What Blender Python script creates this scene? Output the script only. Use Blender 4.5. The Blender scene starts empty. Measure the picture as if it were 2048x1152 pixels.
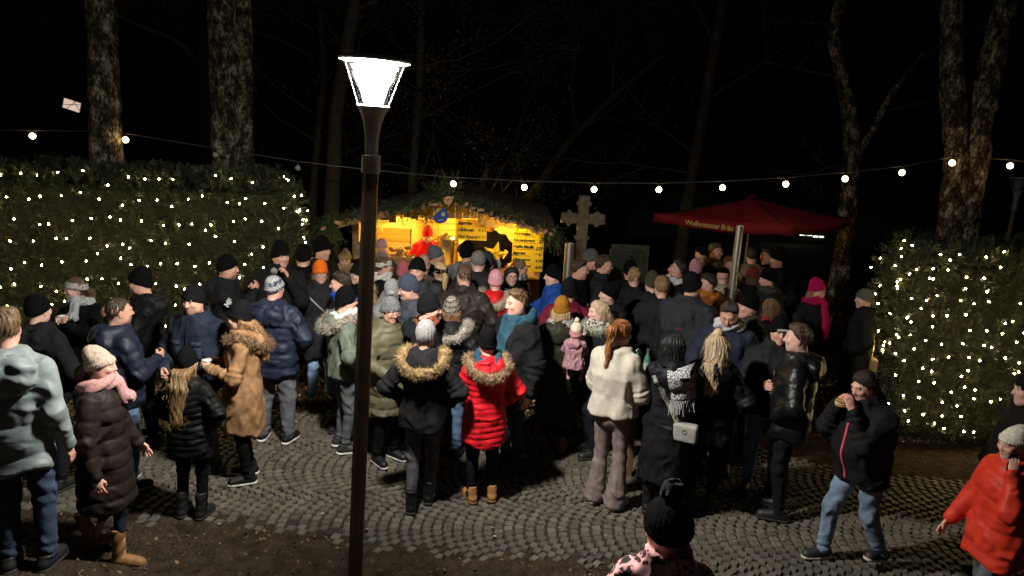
import bpy, math, random
import numpy as np
from mathutils import Matrix, Vector

# ------------------------------------------------------------------ camera
scene = bpy.context.scene
col = scene.collection
CAM_H, PITCH, ROLL = 3.31, 0.217, 0.05
cd = bpy.data.cameras.new('camera'); cam = bpy.data.objects.new('camera', cd); col.objects.link(cam)
_F = Vector((0, math.cos(PITCH), -math.sin(PITCH))); _r0 = Vector((1, 0, 0)); _u0 = Vector((0, math.sin(PITCH), math.cos(PITCH)))
_R = math.cos(ROLL) * _r0 + math.sin(ROLL) * _u0; _U = -math.sin(ROLL) * _r0 + math.cos(ROLL) * _u0
cam.matrix_world = Matrix(((_R.x, _U.x, -_F.x, 0), (_R.y, _U.y, -_F.y, 0), (_R.z, _U.z, -_F.z, CAM_H), (0, 0, 0, 1)))
cd.sensor_fit = 'HORIZONTAL'; cd.sensor_width = 36.0; cd.lens = 1450 / 2048 * 36.0
cd.clip_start = 0.05; cd.clip_end = 600
scene.camera = cam
# ------------------------------------------------------------------ night sky
world = bpy.data.worlds.new('World'); scene.world = world; world.use_nodes = True
wn = world.node_tree.nodes; wl = world.node_tree.links
sky = wn.new('ShaderNodeTexSky'); sky.sky_type = 'NISHITA'; sky.sun_disc = False
sky.sun_elevation = math.radians(-4); sky.sun_rotation = math.radians(200)
wn['Background'].inputs['Strength'].default_value = 0.15
wl.new(sky.outputs['Color'], wn['Background'].inputs['Color'])
# ------------------------------------------------------------------ exposure and sampling
scene.view_settings.view_transform = 'Standard'; scene.view_settings.look = 'None'
scene.view_settings.gamma = 1.0; scene.view_settings.exposure = 0.0; scene.view_settings.use_curve_mapping = False
scene.cycles.use_denoising = True
scene.cycles.max_bounces = 5; scene.cycles.diffuse_bounces = 3; scene.cycles.glossy_bounces = 3
scene.cycles.transparent_max_bounces = 12
scene.cycles.sample_clamp_indirect = 3.0
LAMP_WATTS = 740.0

rng = np.random.default_rng(7); random.seed(7)
PI = math.pi

# ------------------------------------------------------------------ materials
MATS = {}
def nodemat(name):
    m = bpy.data.materials.new(name); m.use_nodes = True
    nt = m.node_tree; return m, nt, nt.nodes['Principled BSDF']
def mat(name, c, rough=0.7, var=0.18, scale=9.0, bump=0.25, bscale=60.0, metal=0.0, spec=0.35, c2=None, detail=4.0, stretch=(1, 1, 1), bdist=0.004, sheen=0.0, coat=0.0, ridge=0.0):
    """A procedural surface: two tones mixed by noise, plus fine relief."""
    key = (name, tuple(c), rough, scale, c2)
    if key in MATS: return MATS[key]
    m, nt, b = nodemat(name); N = nt.nodes; L = nt.links
    tc = N.new('ShaderNodeTexCoord'); mp = N.new('ShaderNodeMapping'); mp.inputs['Scale'].default_value = stretch
    L.new(tc.outputs['Object'], mp.inputs['Vector'])
    no = N.new('ShaderNodeTexNoise'); no.inputs['Scale'].default_value = scale; no.inputs['Detail'].default_value = detail
    L.new(mp.outputs['Vector'], no.inputs['Vector'])
    rp = N.new('ShaderNodeValToRGB'); rp.color_ramp.elements[0].position = 0.32; rp.color_ramp.elements[1].position = 0.68
    d = c2 if c2 else tuple(min(1, x * (1 + var)) for x in c)
    a = c if c2 else tuple(x * (1 - var) for x in c)
    rp.color_ramp.elements[0].color = (*a, 1); rp.color_ramp.elements[1].color = (*d, 1)
    L.new(no.outputs['Fac'], rp.inputs['Fac']); L.new(rp.outputs['Color'], b.inputs['Base Color'])
    b.inputs['Roughness'].default_value = rough; b.inputs['Metallic'].default_value = metal
    b.inputs['Specular IOR Level'].default_value = spec
    if sheen: b.inputs['Sheen Weight'].default_value = sheen
    if coat: b.inputs['Coat Weight'].default_value = coat
    if bump:
        n2 = N.new('ShaderNodeTexNoise'); n2.inputs['Scale'].default_value = bscale; n2.inputs['Detail'].default_value = 3
        L.new(mp.outputs['Vector'], n2.inputs['Vector'])
        bp = N.new('ShaderNodeBump'); bp.inputs['Strength'].default_value = bump; bp.inputs['Distance'].default_value = bdist
        L.new(n2.outputs['Fac'], bp.inputs['Height']); last = bp
        if ridge:                                                     # creases that run through worn cloth
            n3 = N.new('ShaderNodeTexNoise'); n3.noise_type = 'RIDGED_MULTIFRACTAL'; n3.inputs['Scale'].default_value = ridge; n3.inputs['Detail'].default_value = 2.5; n3.inputs['Distortion'].default_value = 0.8
            L.new(mp.outputs['Vector'], n3.inputs['Vector']); b2 = N.new('ShaderNodeBump'); b2.inputs['Strength'].default_value = 0.9; b2.inputs['Distance'].default_value = 0.05
            L.new(n3.outputs['Fac'], b2.inputs['Height']); L.new(bp.outputs['Normal'], b2.inputs['Normal']); last = b2
        L.new(last.outputs['Normal'], b.inputs['Normal'])
    MATS[key] = m; return m
def cloth(c, kind='matte'):
    c = tuple(c); sp = 0.4 if max(c) < 0.03 else 1.0                  # dark cloth shines less
    if kind == 'nylon': return mat('nylon_cloth', c, 0.55, 0.12, 14, 0.3, 30, spec=0.3 * sp, bdist=0.006, stretch=(1, 1, 1.25), ridge=5.5)
    if kind == 'shiny': return mat('shiny_cloth', c, 0.42, 0.1, 14, 0.8, 18, spec=0.45, bdist=0.016)
    if kind == 'wool': return mat('wool_cloth', c, 0.95, 0.25, 60, 0.8, 130, spec=0.1 * sp, bdist=0.006, sheen=0.0)
    if kind == 'denim': return mat('denim_cloth', c, 0.85, 0.4, 7, 0.4, 55, spec=0.2, c2=tuple(min(1, x * 1.9 + 0.01) for x in c), bdist=0.008, ridge=6.0)
    if kind == 'plush': return mat('plush_cloth', c, 1.0, 0.06, 25, 0.6, 95, spec=0.1, bdist=0.006, sheen=0.15)
    return mat('matte_cloth', c, 0.78, 0.2, 16, 0.4, 40, spec=0.2 * sp, bdist=0.006, stretch=(1.2, 1.2, 0.8), ridge=5.0)
def hairmat(c):
    return mat('hair_strands', tuple(c), 0.5, 0.5, 30, 0.9, 60, spec=0.4, c2=tuple(min(1, x * 2.1 + 0.004) for x in c), stretch=(4.5, 4.5, 0.6), bdist=0.008)
def emit(name, c, s):
    key = ('e', name, tuple(c), s)
    if key in MATS: return MATS[key]
    m, nt, b = nodemat(name); b.inputs['Base Color'].default_value = (*[min(1, x) for x in c], 1)
    b.inputs['Emission Color'].default_value = (*c, 1); b.inputs['Emission Strength'].default_value = s
    MATS[key] = m; return m
def clear(name, tint=(1, 1, 1), gloss=0.14, rough=0.05):
    """Thin clear glass or plastic: mostly transparent, partly mirror."""
    if name in MATS: return MATS[name]
    m = bpy.data.materials.new(name); m.use_nodes = True; N = m.node_tree.nodes; L = m.node_tree.links; N.clear()
    o = N.new('ShaderNodeOutputMaterial'); t = N.new('ShaderNodeBsdfTransparent'); g = N.new('ShaderNodeBsdfGlossy'); x = N.new('ShaderNodeMixShader')
    t.inputs['Color'].default_value = (*tint, 1); g.inputs['Roughness'].default_value = rough; x.inputs['Fac'].default_value = gloss
    L.new(t.outputs[0], x.inputs[1]); L.new(g.outputs[0], x.inputs[2]); L.new(x.outputs[0], o.inputs[0])
    MATS[name] = m; return m
def glow_through(name, c, s):
    """A luminous haze of prisms: gives light and lets light pass."""
    m = bpy.data.materials.new(name); m.use_nodes = True; N = m.node_tree.nodes; L = m.node_tree.links; N.clear()
    o = N.new('ShaderNodeOutputMaterial'); t = N.new('ShaderNodeBsdfTransparent'); e = N.new('ShaderNodeEmission'); a = N.new('ShaderNodeAddShader')
    e.inputs['Color'].default_value = (*c, 1); e.inputs['Strength'].default_value = s
    L.new(t.outputs[0], a.inputs[0]); L.new(e.outputs[0], a.inputs[1]); L.new(a.outputs[0], o.inputs[0]); return m
def attrmat(name, rough=0.6, bump=0.2, bscale=120.0, spec=0.3, noise=0.15, bdist=0.002, sss=0.0):
    if name in MATS: return MATS[name]
    m, nt, b = nodemat(name); N = nt.nodes; L = nt.links
    at = N.new('ShaderNodeAttribute'); at.attribute_name = 'Col'
    tc = N.new('ShaderNodeTexCoord'); no = N.new('ShaderNodeTexNoise'); no.inputs['Scale'].default_value = bscale * 0.4
    L.new(tc.outputs['Object'], no.inputs['Vector'])
    mr = N.new('ShaderNodeMapRange'); mr.inputs['To Min'].default_value = 1 - noise; mr.inputs['To Max'].default_value = 1 + noise
    L.new(no.outputs['Fac'], mr.inputs['Value'])
    mx = N.new('ShaderNodeVectorMath'); mx.operation = 'SCALE'
    L.new(at.outputs['Color'], mx.inputs[0]); L.new(mr.outputs['Result'], mx.inputs['Scale']); L.new(mx.outputs['Vector'], b.inputs['Base Color'])
    b.inputs['Roughness'].default_value = rough; b.inputs['Specular IOR Level'].default_value = spec
    if sss:
        b.inputs['Subsurface Weight'].default_value = sss; b.inputs['Subsurface Radius'].default_value = (0.012, 0.004, 0.002); b.inputs['Subsurface Scale'].default_value = 1.0
    if bump:
        n2 = N.new('ShaderNodeTexNoise'); n2.inputs['Scale'].default_value = bscale; L.new(tc.outputs['Object'], n2.inputs['Vector'])
        bp = N.new('ShaderNodeBump'); bp.inputs['Strength'].default_value = bump; bp.inputs['Distance'].default_value = bdist
        L.new(n2.outputs['Fac'], bp.inputs['Height']); L.new(bp.outputs['Normal'], b.inputs['Normal'])
    MATS[name] = m; return m

# ------------------------------------------------------------------ mesh helpers
def mesh_np(name, V, Fc, m, smooth=True, cols=None):
    """A mesh from numpy vertices and a uniform (n x k) face array."""
    V = np.asarray(V, np.float32); Fc = np.asarray(Fc, np.int32); k = Fc.shape[1]
    me = bpy.data.meshes.new(name); me.vertices.add(len(V)); me.vertices.foreach_set('co', V.ravel())
    me.loops.add(Fc.size); me.loops.foreach_set('vertex_index', Fc.ravel())
    me.polygons.add(len(Fc)); me.polygons.foreach_set('loop_start', np.arange(0, Fc.size, k, dtype=np.int32))
    me.update(calc_edges=True)
    if smooth: me.polygons.foreach_set('use_smooth', np.ones(len(Fc), bool))
    if cols is not None:
        a = me.attributes.new('Col', 'FLOAT_COLOR', 'POINT')
        c4 = np.ones((len(V), 4), np.float32); c4[:, :3] = cols; a.data.foreach_set('color', c4.ravel())
    if m: me.materials.append(m)
    return me
def link(name, me, parent=None, M=None):
    o = bpy.data.objects.new(name, me); col.objects.link(o)
    if parent: o.parent = parent
    if M is not None: o.matrix_local = M
    return o
def thing(name, label, cat, loc=(0, 0, 0), rz=0.0, group=None):
    o = bpy.data.objects.new(name, None); col.objects.link(o); o.empty_display_size = 0.1
    o.location = loc; o.rotation_euler = (0, 0, rz); tag(o, label, cat, group); return o
def tag(o, label, cat, group=None):
    o['label'] = label; o['category'] = cat
    if group: o['group'] = group
    return o
class MB:
    """Collects boxes, tubes, lathes and raw faces, then links them as one mesh."""
    def __init__(s): s.v = []; s.f = []
    def raw(s, v, f):
        n = len(s.v); s.v += [tuple(map(float, p)) for p in v]; s.f += [tuple(i + n for i in q) for q in f]; return s
    def box(s, lo, hi, bev=0.0, M=None):
        (x0, y0, z0), (x1, y1, z1) = lo, hi
        if bev <= 0:
            v = [(x, y, z) for z in (z0, z1) for y in (y0, y1) for x in (x0, x1)]
            f = [(0, 2, 3, 1), (4, 5, 7, 6), (0, 1, 5, 4), (2, 6, 7, 3), (0, 4, 6, 2), (1, 3, 7, 5)]
        else:
            b = min(bev, (x1 - x0) / 2.1, (y1 - y0) / 2.1, (z1 - z0) / 2.1)
            def ring(z, i): return [(x0 + i, y0 + b, z), (x0 + b, y0 + i, z), (x1 - b, y0 + i, z), (x1 - i, y0 + b, z), (x1 - i, y1 - b, z), (x1 - b, y1 - i, z), (x0 + b, y1 - i, z), (x0 + i, y1 - b, z)]
            rr = [ring(z0, b * 0.8), ring(z0 + b, 0), ring(z1 - b, 0), ring(z1, b * 0.8)]
            v = sum(rr, []); f = [tuple(range(7, -1, -1)), tuple(range(24, 32))]
            for k in range(3):
                for i in range(8):
                    j = (i + 1) % 8; f.append((k * 8 + i, k * 8 + j, k * 8 + 8 + j, k * 8 + 8 + i))
        if M is not None: v = [tuple(M @ Vector(p)) for p in v]
        return s.raw(v, f)
    def tube(s, pts, r, n=8, caps=True):
        pts = [Vector(p) for p in pts]; rs = r if isinstance(r, (list, tuple)) else [r] * len(pts)
        vs = []; fs = []; ref = Vector((0.31, 0.17, 0.94))
        for i, p in enumerate(pts):
            t = (pts[min(i + 1, len(pts) - 1)] - pts[max(i - 1, 0)]).normalized()
            a = t.cross(ref)
            if a.length < 0.05: a = t.cross(Vector((1, 0, 0)))
            a.normalize(); b = t.cross(a)
            for k in range(n):
                w = 2 * PI * k / n; vs.append(p + (a * math.cos(w) + b * math.sin(w)) * rs[i])
        for i in range(len(pts) - 1):
            for k in range(n):
                j = (k + 1) % n; fs.append((i * n + k, i * n + j, i * n + n + j, i * n + n + k))
        if caps: fs += [tuple(range(n - 1, -1, -1)), tuple(range((len(pts) - 1) * n, len(pts) * n))]
        return s.raw(vs, fs)
    def lathe(s, prof, n=24, c=(0, 0, 0)):
        vs = []; fs = []
        for (r, z) in prof:
            for k in range(n):
                w = 2 * PI * k / n; vs.append((c[0] + r * math.cos(w), c[1] + r * math.sin(w), c[2] + z))
        for i in range(len(prof) - 1):
            for k in range(n):
                j = (k + 1) % n; fs.append((i * n + k, i * n + j, i * n + n + j, i * n + n + k))
        if prof[0][0] > 1e-4: fs.append(tuple(range(n - 1, -1, -1)))
        if prof[-1][0] > 1e-4: fs.append(tuple(range((len(prof) - 1) * n, len(prof) * n)))
        return s.raw(vs, fs)
    def torus(s, c, R, r, n=20, k=8, M=None):
        vs = []; fs = []
        for i in range(n):
            a = 2 * PI * i / n
            for j in range(k):
                b = 2 * PI * j / k; p = Vector(((R + r * math.cos(b)) * math.cos(a), (R + r * math.cos(b)) * math.sin(a), r * math.sin(b)))
                if M is not None: p = M @ p
                vs.append(p + Vector(c))
        for i in range(n):
            for j in range(k):
                fs.append((i * k + j, ((i + 1) % n) * k + j, ((i + 1) % n) * k + (j + 1) % k, i * k + (j + 1) % k))
        return s.raw(vs, fs)
    def sphere(s, c, r, n=12, m=8, sc=(1, 1, 1)):
        return s.lathe_sc([(math.sin(PI * i / m), -math.cos(PI * i / m)) for i in range(m + 1)], n, c, r, sc)
    def lathe_sc(s, prof, n, c, r, sc):
        vs = []; fs = []
        for (q, z) in prof:
            for k in range(n):
                w = 2 * PI * k / n; vs.append((c[0] + r * sc[0] * q * math.cos(w), c[1] + r * sc[1] * q * math.sin(w), c[2] + r * sc[2] * z))
        for i in range(len(prof) - 1):
            for k in range(n):
                j = (k + 1) % n; fs.append((i * n + k, i * n + j, i * n + n + j, i * n + n + k))
        return s.raw(vs, fs)
    def mesh(s, name, m, smooth=None):
        me = bpy.data.meshes.new(name); me.from_pydata(s.v, [], s.f); me.update()
        if m: me.materials.append(m)
        if smooth is not None:
            me.polygons.foreach_set('use_smooth', [True] * len(me.polygons))
            if smooth < 180: me.set_sharp_from_angle(angle=math.radians(smooth))
        return me
    def build(s, name, m, parent=None, smooth=None, M=None):
        return link(name, s.mesh(name, m, smooth), parent, M)
def text_mesh(txt, size, m, extrude=0.001, offset=0.0, align='LEFT', shear=0.0, spacing=1.0):
    cu = bpy.data.curves.new('lettering', 'FONT'); cu.body = txt; cu.size = size; cu.extrude = extrude; cu.offset = offset
    cu.align_x = align; cu.align_y = 'CENTER'; cu.shear = shear; cu.space_character = spacing; cu.resolution_u = 2
    ob = bpy.data.objects.new('lettering', cu); col.objects.link(ob)
    dg = bpy.context.evaluated_depsgraph_get(); me = bpy.data.meshes.new_from_object(ob.evaluated_get(dg))
    bpy.data.objects.remove(ob); me.materials.clear(); me.materials.append(m); return me

# ------------------------------------------------------------------ implicit surfaces (surface nets)
f32 = np.float32
def snet(fn, lo, hi, h):
    lo = np.asarray(lo, f32); hi = np.asarray(hi, f32); n = np.ceil((hi - lo) / h).astype(int) + 1
    ax = [lo[k] + h * np.arange(n[k], dtype=f32) for k in range(3)]
    G = np.stack(np.meshgrid(*ax, indexing='ij'), -1).reshape(-1, 3)
    nc = (n + 2) // 3 + 1; axc = [lo[k] + 3 * h * np.arange(nc[k], dtype=f32) for k in range(3)]
    Fc = fn(np.stack(np.meshgrid(*axc, indexing='ij'), -1).reshape(-1, 3)).reshape(nc)      # coarse look first
    ci = [np.minimum((np.arange(n[k]) + 1) // 3, nc[k] - 1) for k in range(3)]
    Fv = Fc[np.ix_(*ci)].astype(f32).ravel(); near = np.abs(Fv) < 4.0 * h + 0.012
    Fv[near] = fn(G[near]); Fv = Fv.reshape(n); S = Fv < 0
    cs = [(i, j, k) for i in (0, 1) for j in (0, 1) for k in (0, 1)]
    sl = lambda A, o: A[o[0]:n[0] - 1 + o[0], o[1]:n[1] - 1 + o[1], o[2]:n[2] - 1 + o[2]]
    cnt = sum(sl(S, o).astype(np.int8) for o in cs)
    act = (cnt > 0) & (cnt < 8); I = np.argwhere(act)
    if len(I) == 0: return np.zeros((0, 3), f32), np.zeros((0, 4), np.int32)
    idx = -np.ones(act.shape, np.int32); idx[act] = np.arange(len(I))
    acc = np.zeros((len(I), 3), f32); w = np.zeros(len(I), f32)
    val = {o: Fv[I[:, 0] + o[0], I[:, 1] + o[1], I[:, 2] + o[2]] for o in cs}
    for a in cs:
        for d in range(3):
            if a[d] == 0:
                b = list(a); b[d] = 1; b = tuple(b); fa, fb = val[a], val[b]; mk = (fa < 0) != (fb < 0)
                t = np.where(mk, fa / np.where(mk, fa - fb, 1), 0)
                p = np.array(a, f32)[None, :].repeat(len(I), 0); p[:, d] = t
                acc += p * mk[:, None]; w += mk
    V = lo + h * (I + acc / w[:, None])
    Q = []
    for d in range(3):
        u, v = [(1, 2), (2, 0), (0, 1)][d]
        s0 = [slice(None)] * 3; s1 = [slice(None)] * 3; s0[d] = slice(0, -1); s1[d] = slice(1, None)
        E = S[tuple(s0)] != S[tuple(s1)]; J = np.argwhere(E)
        ok = (J[:, u] > 0) & (J[:, v] > 0) & (J[:, u] < n[u] - 1) & (J[:, v] < n[v] - 1); J = J[ok]
        if len(J) == 0: continue
        def cell(du, dv):
            K = J.copy(); K[:, u] -= du; K[:, v] -= dv; return idx[K[:, 0], K[:, 1], K[:, 2]]
        q = np.stack([cell(1, 1), cell(0, 1), cell(0, 0), cell(1, 0)], 1)
        fl = ~S[J[:, 0], J[:, 1], J[:, 2]]; q[fl] = q[fl][:, ::-1]; Q.append(q)
    Q = np.concatenate(Q).astype(np.int32); V = V.astype(f32)
    e = h * 0.2
    for _ in range(2):
        f0 = fn(V); g = np.stack([fn(V + np.eye(3, dtype=f32)[k] * e) - f0 for k in range(3)], 1) / e
        st = f0[:, None] * g / np.maximum((g * g).sum(1), 0.25)[:, None]
        L = np.linalg.norm(st, axis=1); st *= np.minimum(1, 0.6 * h / np.maximum(L, 1e-9))[:, None]; V = V - st.astype(f32)
    return V, Q
def cone(p, a, b, ra, rb):
    a = np.asarray(a, f32); b = np.asarray(b, f32); ba = b - a; pa = p - a
    t = np.clip(pa @ ba / max(float(ba @ ba), 1e-9), 0, 1)
    return np.linalg.norm(pa - t[:, None] * ba, axis=1) - (ra + (rb - ra) * t), t
def ell(p, c, r):
    r = np.asarray(r, f32); q = (p - np.asarray(c, f32)) / r
    k0 = np.linalg.norm(q, axis=1); k1 = np.linalg.norm(q / r, axis=1)
    return k0 * (k0 - 1) / np.maximum(k1, 1e-6)
def smin(a, b, k):
    h = np.maximum(k - np.abs(a - b), 0) / k; return np.minimum(a, b) - h * h * k * 0.25
def smax(a, b, k): return -smin(-a, -b, k)
def waves(p, seed, sc, n=4):
    """Smooth pseudo-noise in -1..1."""
    r = np.random.default_rng(seed); o = 0
    q = p * sc; q = q + 0.6 * np.sin(q[:, [1, 2, 0]] * 1.3 + r.uniform(0, 6, 3).astype(f32))
    for _ in range(n):
        k = r.normal(size=3).astype(f32); k /= np.linalg.norm(k); o = o + np.sin(q @ k * r.uniform(0.7, 1.8) + r.uniform(0, 6))
    return o / n

# ================================================================== PEOPLE
# local frame: feet at the origin, facing -Y, own left is +X; reference height 1.75 m
HS = 0.95                                        # head scale
def head_sdf(p, sex, full):
    x, y, z = p[:, 0], p[:, 1], p[:, 2]; ax = np.abs(x); q = p.copy(); q[:, 0] = ax
    jw = {'m': 1.0, 'f': 0.92, 'c': 0.95}[sex] * full
    d = ell(p, (0, 0.014, 0.032), (0.077 * (0.5 + 0.5 * full), 0.098, 0.1))
    d = smin(d, ell(p, (0, -0.03, -0.03), (0.06 * jw, 0.068, 0.078)), 0.05)
    d = smin(d, ell(p, (0, -0.058, -0.092), (0.032 * jw, 0.032, 0.028)), 0.04)          # chin
    d = smin(d, ell(q, (0.05 * jw, -0.008, -0.06), (0.02, 0.04, 0.035)), 0.04)             # jaw corner
    d = smin(d, ell(q, (0.042, -0.072, -0.012), (0.02, 0.016, 0.018)), 0.025)             # cheekbone
    d = smin(d, ell(q, (0.026, -0.088, 0.042), (0.026, 0.012, 0.009)), 0.02)              # brow
    d = smax(d, -ell(q, (0.031, -0.108, 0.021), (0.021, 0.018, 0.013)), 0.016)             # eye socket
    d = smin(d, ell(q, (0.031, -0.083, 0.02), (0.0155, 0.0135, 0.0115)), 0.004)             # eyelid over eyeball
    ns = 1.0 if sex == 'm' else 0.85
    d = smin(d, cone(p, (0, -0.09, 0.03), (0, -0.092 - 0.022 * ns, -0.016), 0.009, 0.0125 * ns)[0], 0.014)
    d = smin(d, ell(q, (0.012, -0.098, -0.02), (0.0095, 0.011, 0.008)), 0.008)
    d = smin(d, ell(p, (0, -0.092, -0.047), (0.021, 0.011, 0.0065)), 0.008)
    d = smin(d, ell(p, (0, -0.09, -0.0585), (0.019, 0.0115, 0.0075)), 0.006)
    d = smax(d, -ell(p, (0, -0.107, -0.0525), (0.024, 0.01, 0.002)), 0.004)
    d = smin(d, ell(q, (0.078, 0.012, -0.005), (0.01, 0.02, 0.033)), 0.01)                 # ear
    d = smax(d, -ell(q, (0.09, 0.006, -0.002), (0.007, 0.011, 0.02)), 0.006)
    d = smin(d, cone(p, (0, 0.024, -0.05), (0, 0.045, -0.2), 0.053 * jw, 0.066 * jw)[0], 0.03)  # neck
    return d
_heads = {}
def head_template(sex, full, h):
    k = (sex, full, h)
    if k not in _heads:
        V, Q = snet(lambda p: head_sdf(p, sex, full), (-0.105, -0.14, -0.25), (0.105, 0.13, 0.145), h)
        g = lambda c, r: np.clip(1.5 - 1.5 * np.linalg.norm((np.stack([np.abs(V[:, 0]), V[:, 1], V[:, 2]], 1) - c) / r, axis=1), 0, 1)
        _heads[k] = (V, Q, dict(lip=g((0, -0.1, -0.053), (0.021, 0.02, 0.0125)), eye=g((0.031, -0.096, 0.0205), (0.0145, 0.012, 0.0068)),
            iris=g((0.031, -0.098, 0.0205), (0.0075, 0.012, 0.0085)), brow=g((0.031, -0.1, 0.0455), (0.024, 0.018, 0.0085)), sock_shade=g((0.031, -0.095, 0.02), (0.022, 0.018, 0.014)),
            red=np.maximum(g((0.044, -0.08, -0.02), (0.026, 0.03, 0.026)), g((0, -0.115, -0.012), (0.014, 0.016, 0.018))), ear=g((0.08, 0.01, -0.005), (0.014, 0.03, 0.04)),
            beard=np.maximum(g((0.03, -0.07, -0.085), (0.05, 0.075, 0.04)), g((0, -0.105, -0.036), (0.03, 0.02, 0.01)))))
    return _heads[k]
SKIN = [(0.66, 0.37, 0.285), (0.58, 0.32, 0.235), (0.7, 0.42, 0.34), (0.52, 0.28, 0.2)]
def skin_cols(mk, tone, brow, beard=None, makeup=False):
    n = len(mk['lip']); c = np.tile(np.array(tone, f32), (n, 1))
    def mix(c, m, t, s=1.0): m = (np.clip(m * s, 0, 1))[:, None]; return c * (1 - m) + np.array(t, f32) * m
    c = mix(c, mk['red'], (tone[0] * 1.0, tone[1] * 0.72, tone[2] * 0.7), 0.7); c = mix(c, mk['ear'], (tone[0], tone[1] * 0.7, tone[2] * 0.65), 0.6)
    c = mix(c, mk['sock_shade'], tuple(x * 0.68 for x in tone), 0.7)  # shade of the eye sockets mixed into the skin colour
    if beard is not None: c = mix(c, mk['beard'], beard, 0.9)
    c = mix(c, mk['lip'], (0.42, 0.1, 0.1) if makeup else (tone[0] * 0.75, tone[1] * 0.5, tone[2] * 0.5), 1.0)
    c = mix(c, mk['brow'], brow, 1.0); c = mix(c, mk['eye'], (0.5, 0.48, 0.46), 1.6); c = mix(c, mk['iris'], (0.02, 0.018, 0.015), 2.0)
    return c
def hand_sdf(p, curl, spread):
    d = ell(p, (0.048, 0.0, 0.0), (0.05, 0.041, 0.0165)); d = smin(d, cone(p, (-0.07, 0, 0), (0.01, 0, 0), 0.027, 0.023)[0], 0.02)
    for y, L, k in ((0.029, 0.070, 0.9), (0.0095, 0.078, 1.0), (-0.01, 0.072, 1.05), (-0.028, 0.058, 1.15)):
        a = np.array([0.083 - abs(y) * 0.25, y, 0.0]); an = 0.25 * curl * k; sp = y * spread
        for seg, r0, r1 in ((0.45, 0.0092, 0.0088), (0.32, 0.0088, 0.008), (0.25, 0.008, 0.0068)):
            b = a + L * seg * np.array([math.cos(an) * math.cos(sp), math.sin(sp), -math.sin(an)])
            d = smin(d, cone(p, a, b, r0, r1)[0], 0.004); a = b; an += curl * k
    t0 = (0.018, 0.028, -0.006); t1 = (0.052, 0.05, -0.016 - 0.012 * curl); t2 = (0.076, 0.05 - 0.012 * curl, -0.026 - 0.02 * curl); t3 = (0.094, 0.042 - 0.02 * curl, -0.03 - 0.026 * curl)
    d = smin(d, cone(p, t0, t1, 0.015, 0.0115)[0], 0.012); d = smin(d, cone(p, t1, t2, 0.0115, 0.01)[0], 0.003); d = smin(d, cone(p, t2, t3, 0.01, 0.0078)[0], 0.003)
    return d
_hands = {}
def hand_template(pose):
    if pose not in _hands:
        cu, sp = {'relax': (0.34, 6.0), 'grip': (0.85, 2.0), 'pinch': (0.7, 1.0)}[pose]
        _hands[pose] = snet(lambda p: hand_sdf(p, cu, sp), (-0.1, -0.06, -0.13), (0.2, 0.08, 0.04), 0.007)
    return _hands[pose]

# ---- arm poses: wrist target for the left arm (mirrored for the right), elbow pole, thumb hint, hand pose
ARM = {
 'down': ((0.275, -0.03, 0.86), (0.25, 0.9, 0.0), (0, -1, 0.1), 'relax'),
 'stride': ((0.28, -0.16, 0.88), (0.25, 0.9, 0.0), (0, -1, 0.1), 'relax'),
 'back': ((0.28, 0.14, 0.9), (0.25, 0.9, 0.0), (0, -1, 0.1), 'relax'),
 'pocket': ((0.215, -0.12, 0.98), (0.8, 0.6, 0.0), (0, -1, 0.3), None),
 'cup': ((0.10, -0.27, 1.17), (0.5, 0.3, -0.8), (0, 0, 1), 'grip'),
 'cuphigh': ((0.11, -0.29, 1.30), (0.5, 0.2, -0.8), (0, 0, 1), 'grip'),
 'reach': ((0.14, -0.42, 1.12), (0.6, 0.3, -0.8), (0, 0, 1), 'relax'),
 'mouth': ((0.09, -0.23, 1.42), (0.4, -0.1, -1.0), (-0.2, 0.7, 0.7), 'pinch'),
 'phone': ((0.15, -0.15, 1.45), (0.35, -0.5, -1.0), (0.0, 0.6, 0.7), 'grip'),
 'waist': ((0.17, -0.26, 1.04), (0.7, 0.5, -0.4), (0, 0, 1), 'grip'),
 'carry': ((-0.02, -0.30, 1.10), (0.7, 0.3, -0.6), (0, -0.3, 1), 'relax'),
 'hip': ((0.25, 0.02, 1.02), (1, 0.5, 0), (0, -1, 0), None),
 'chest': ((0.05, -0.26, 1.31), (0.7, 0.2, -0.6), (0, 0, 1), 'grip'),
 'forward': ((0.16, -0.4, 1.24), (0.6, 0.3, -0.8), (0, 0, 1), 'grip'),
}
def ik(s, w, L1, L2, pole):
    s = Vector(s); w = Vector(w); v = w - s; d = min(v.length, (L1 + L2) * 0.985); u = v.normalized(); w = s + u * d
    a = (L1 * L1 - L2 * L2 + d * d) / (2 * d); hh = math.sqrt(max(L1 * L1 - a * a, 1e-6))
    p = Vector(pole); p = (p - u * p.dot(u)).normalized(); return s + u * a + p * hh, w

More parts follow.
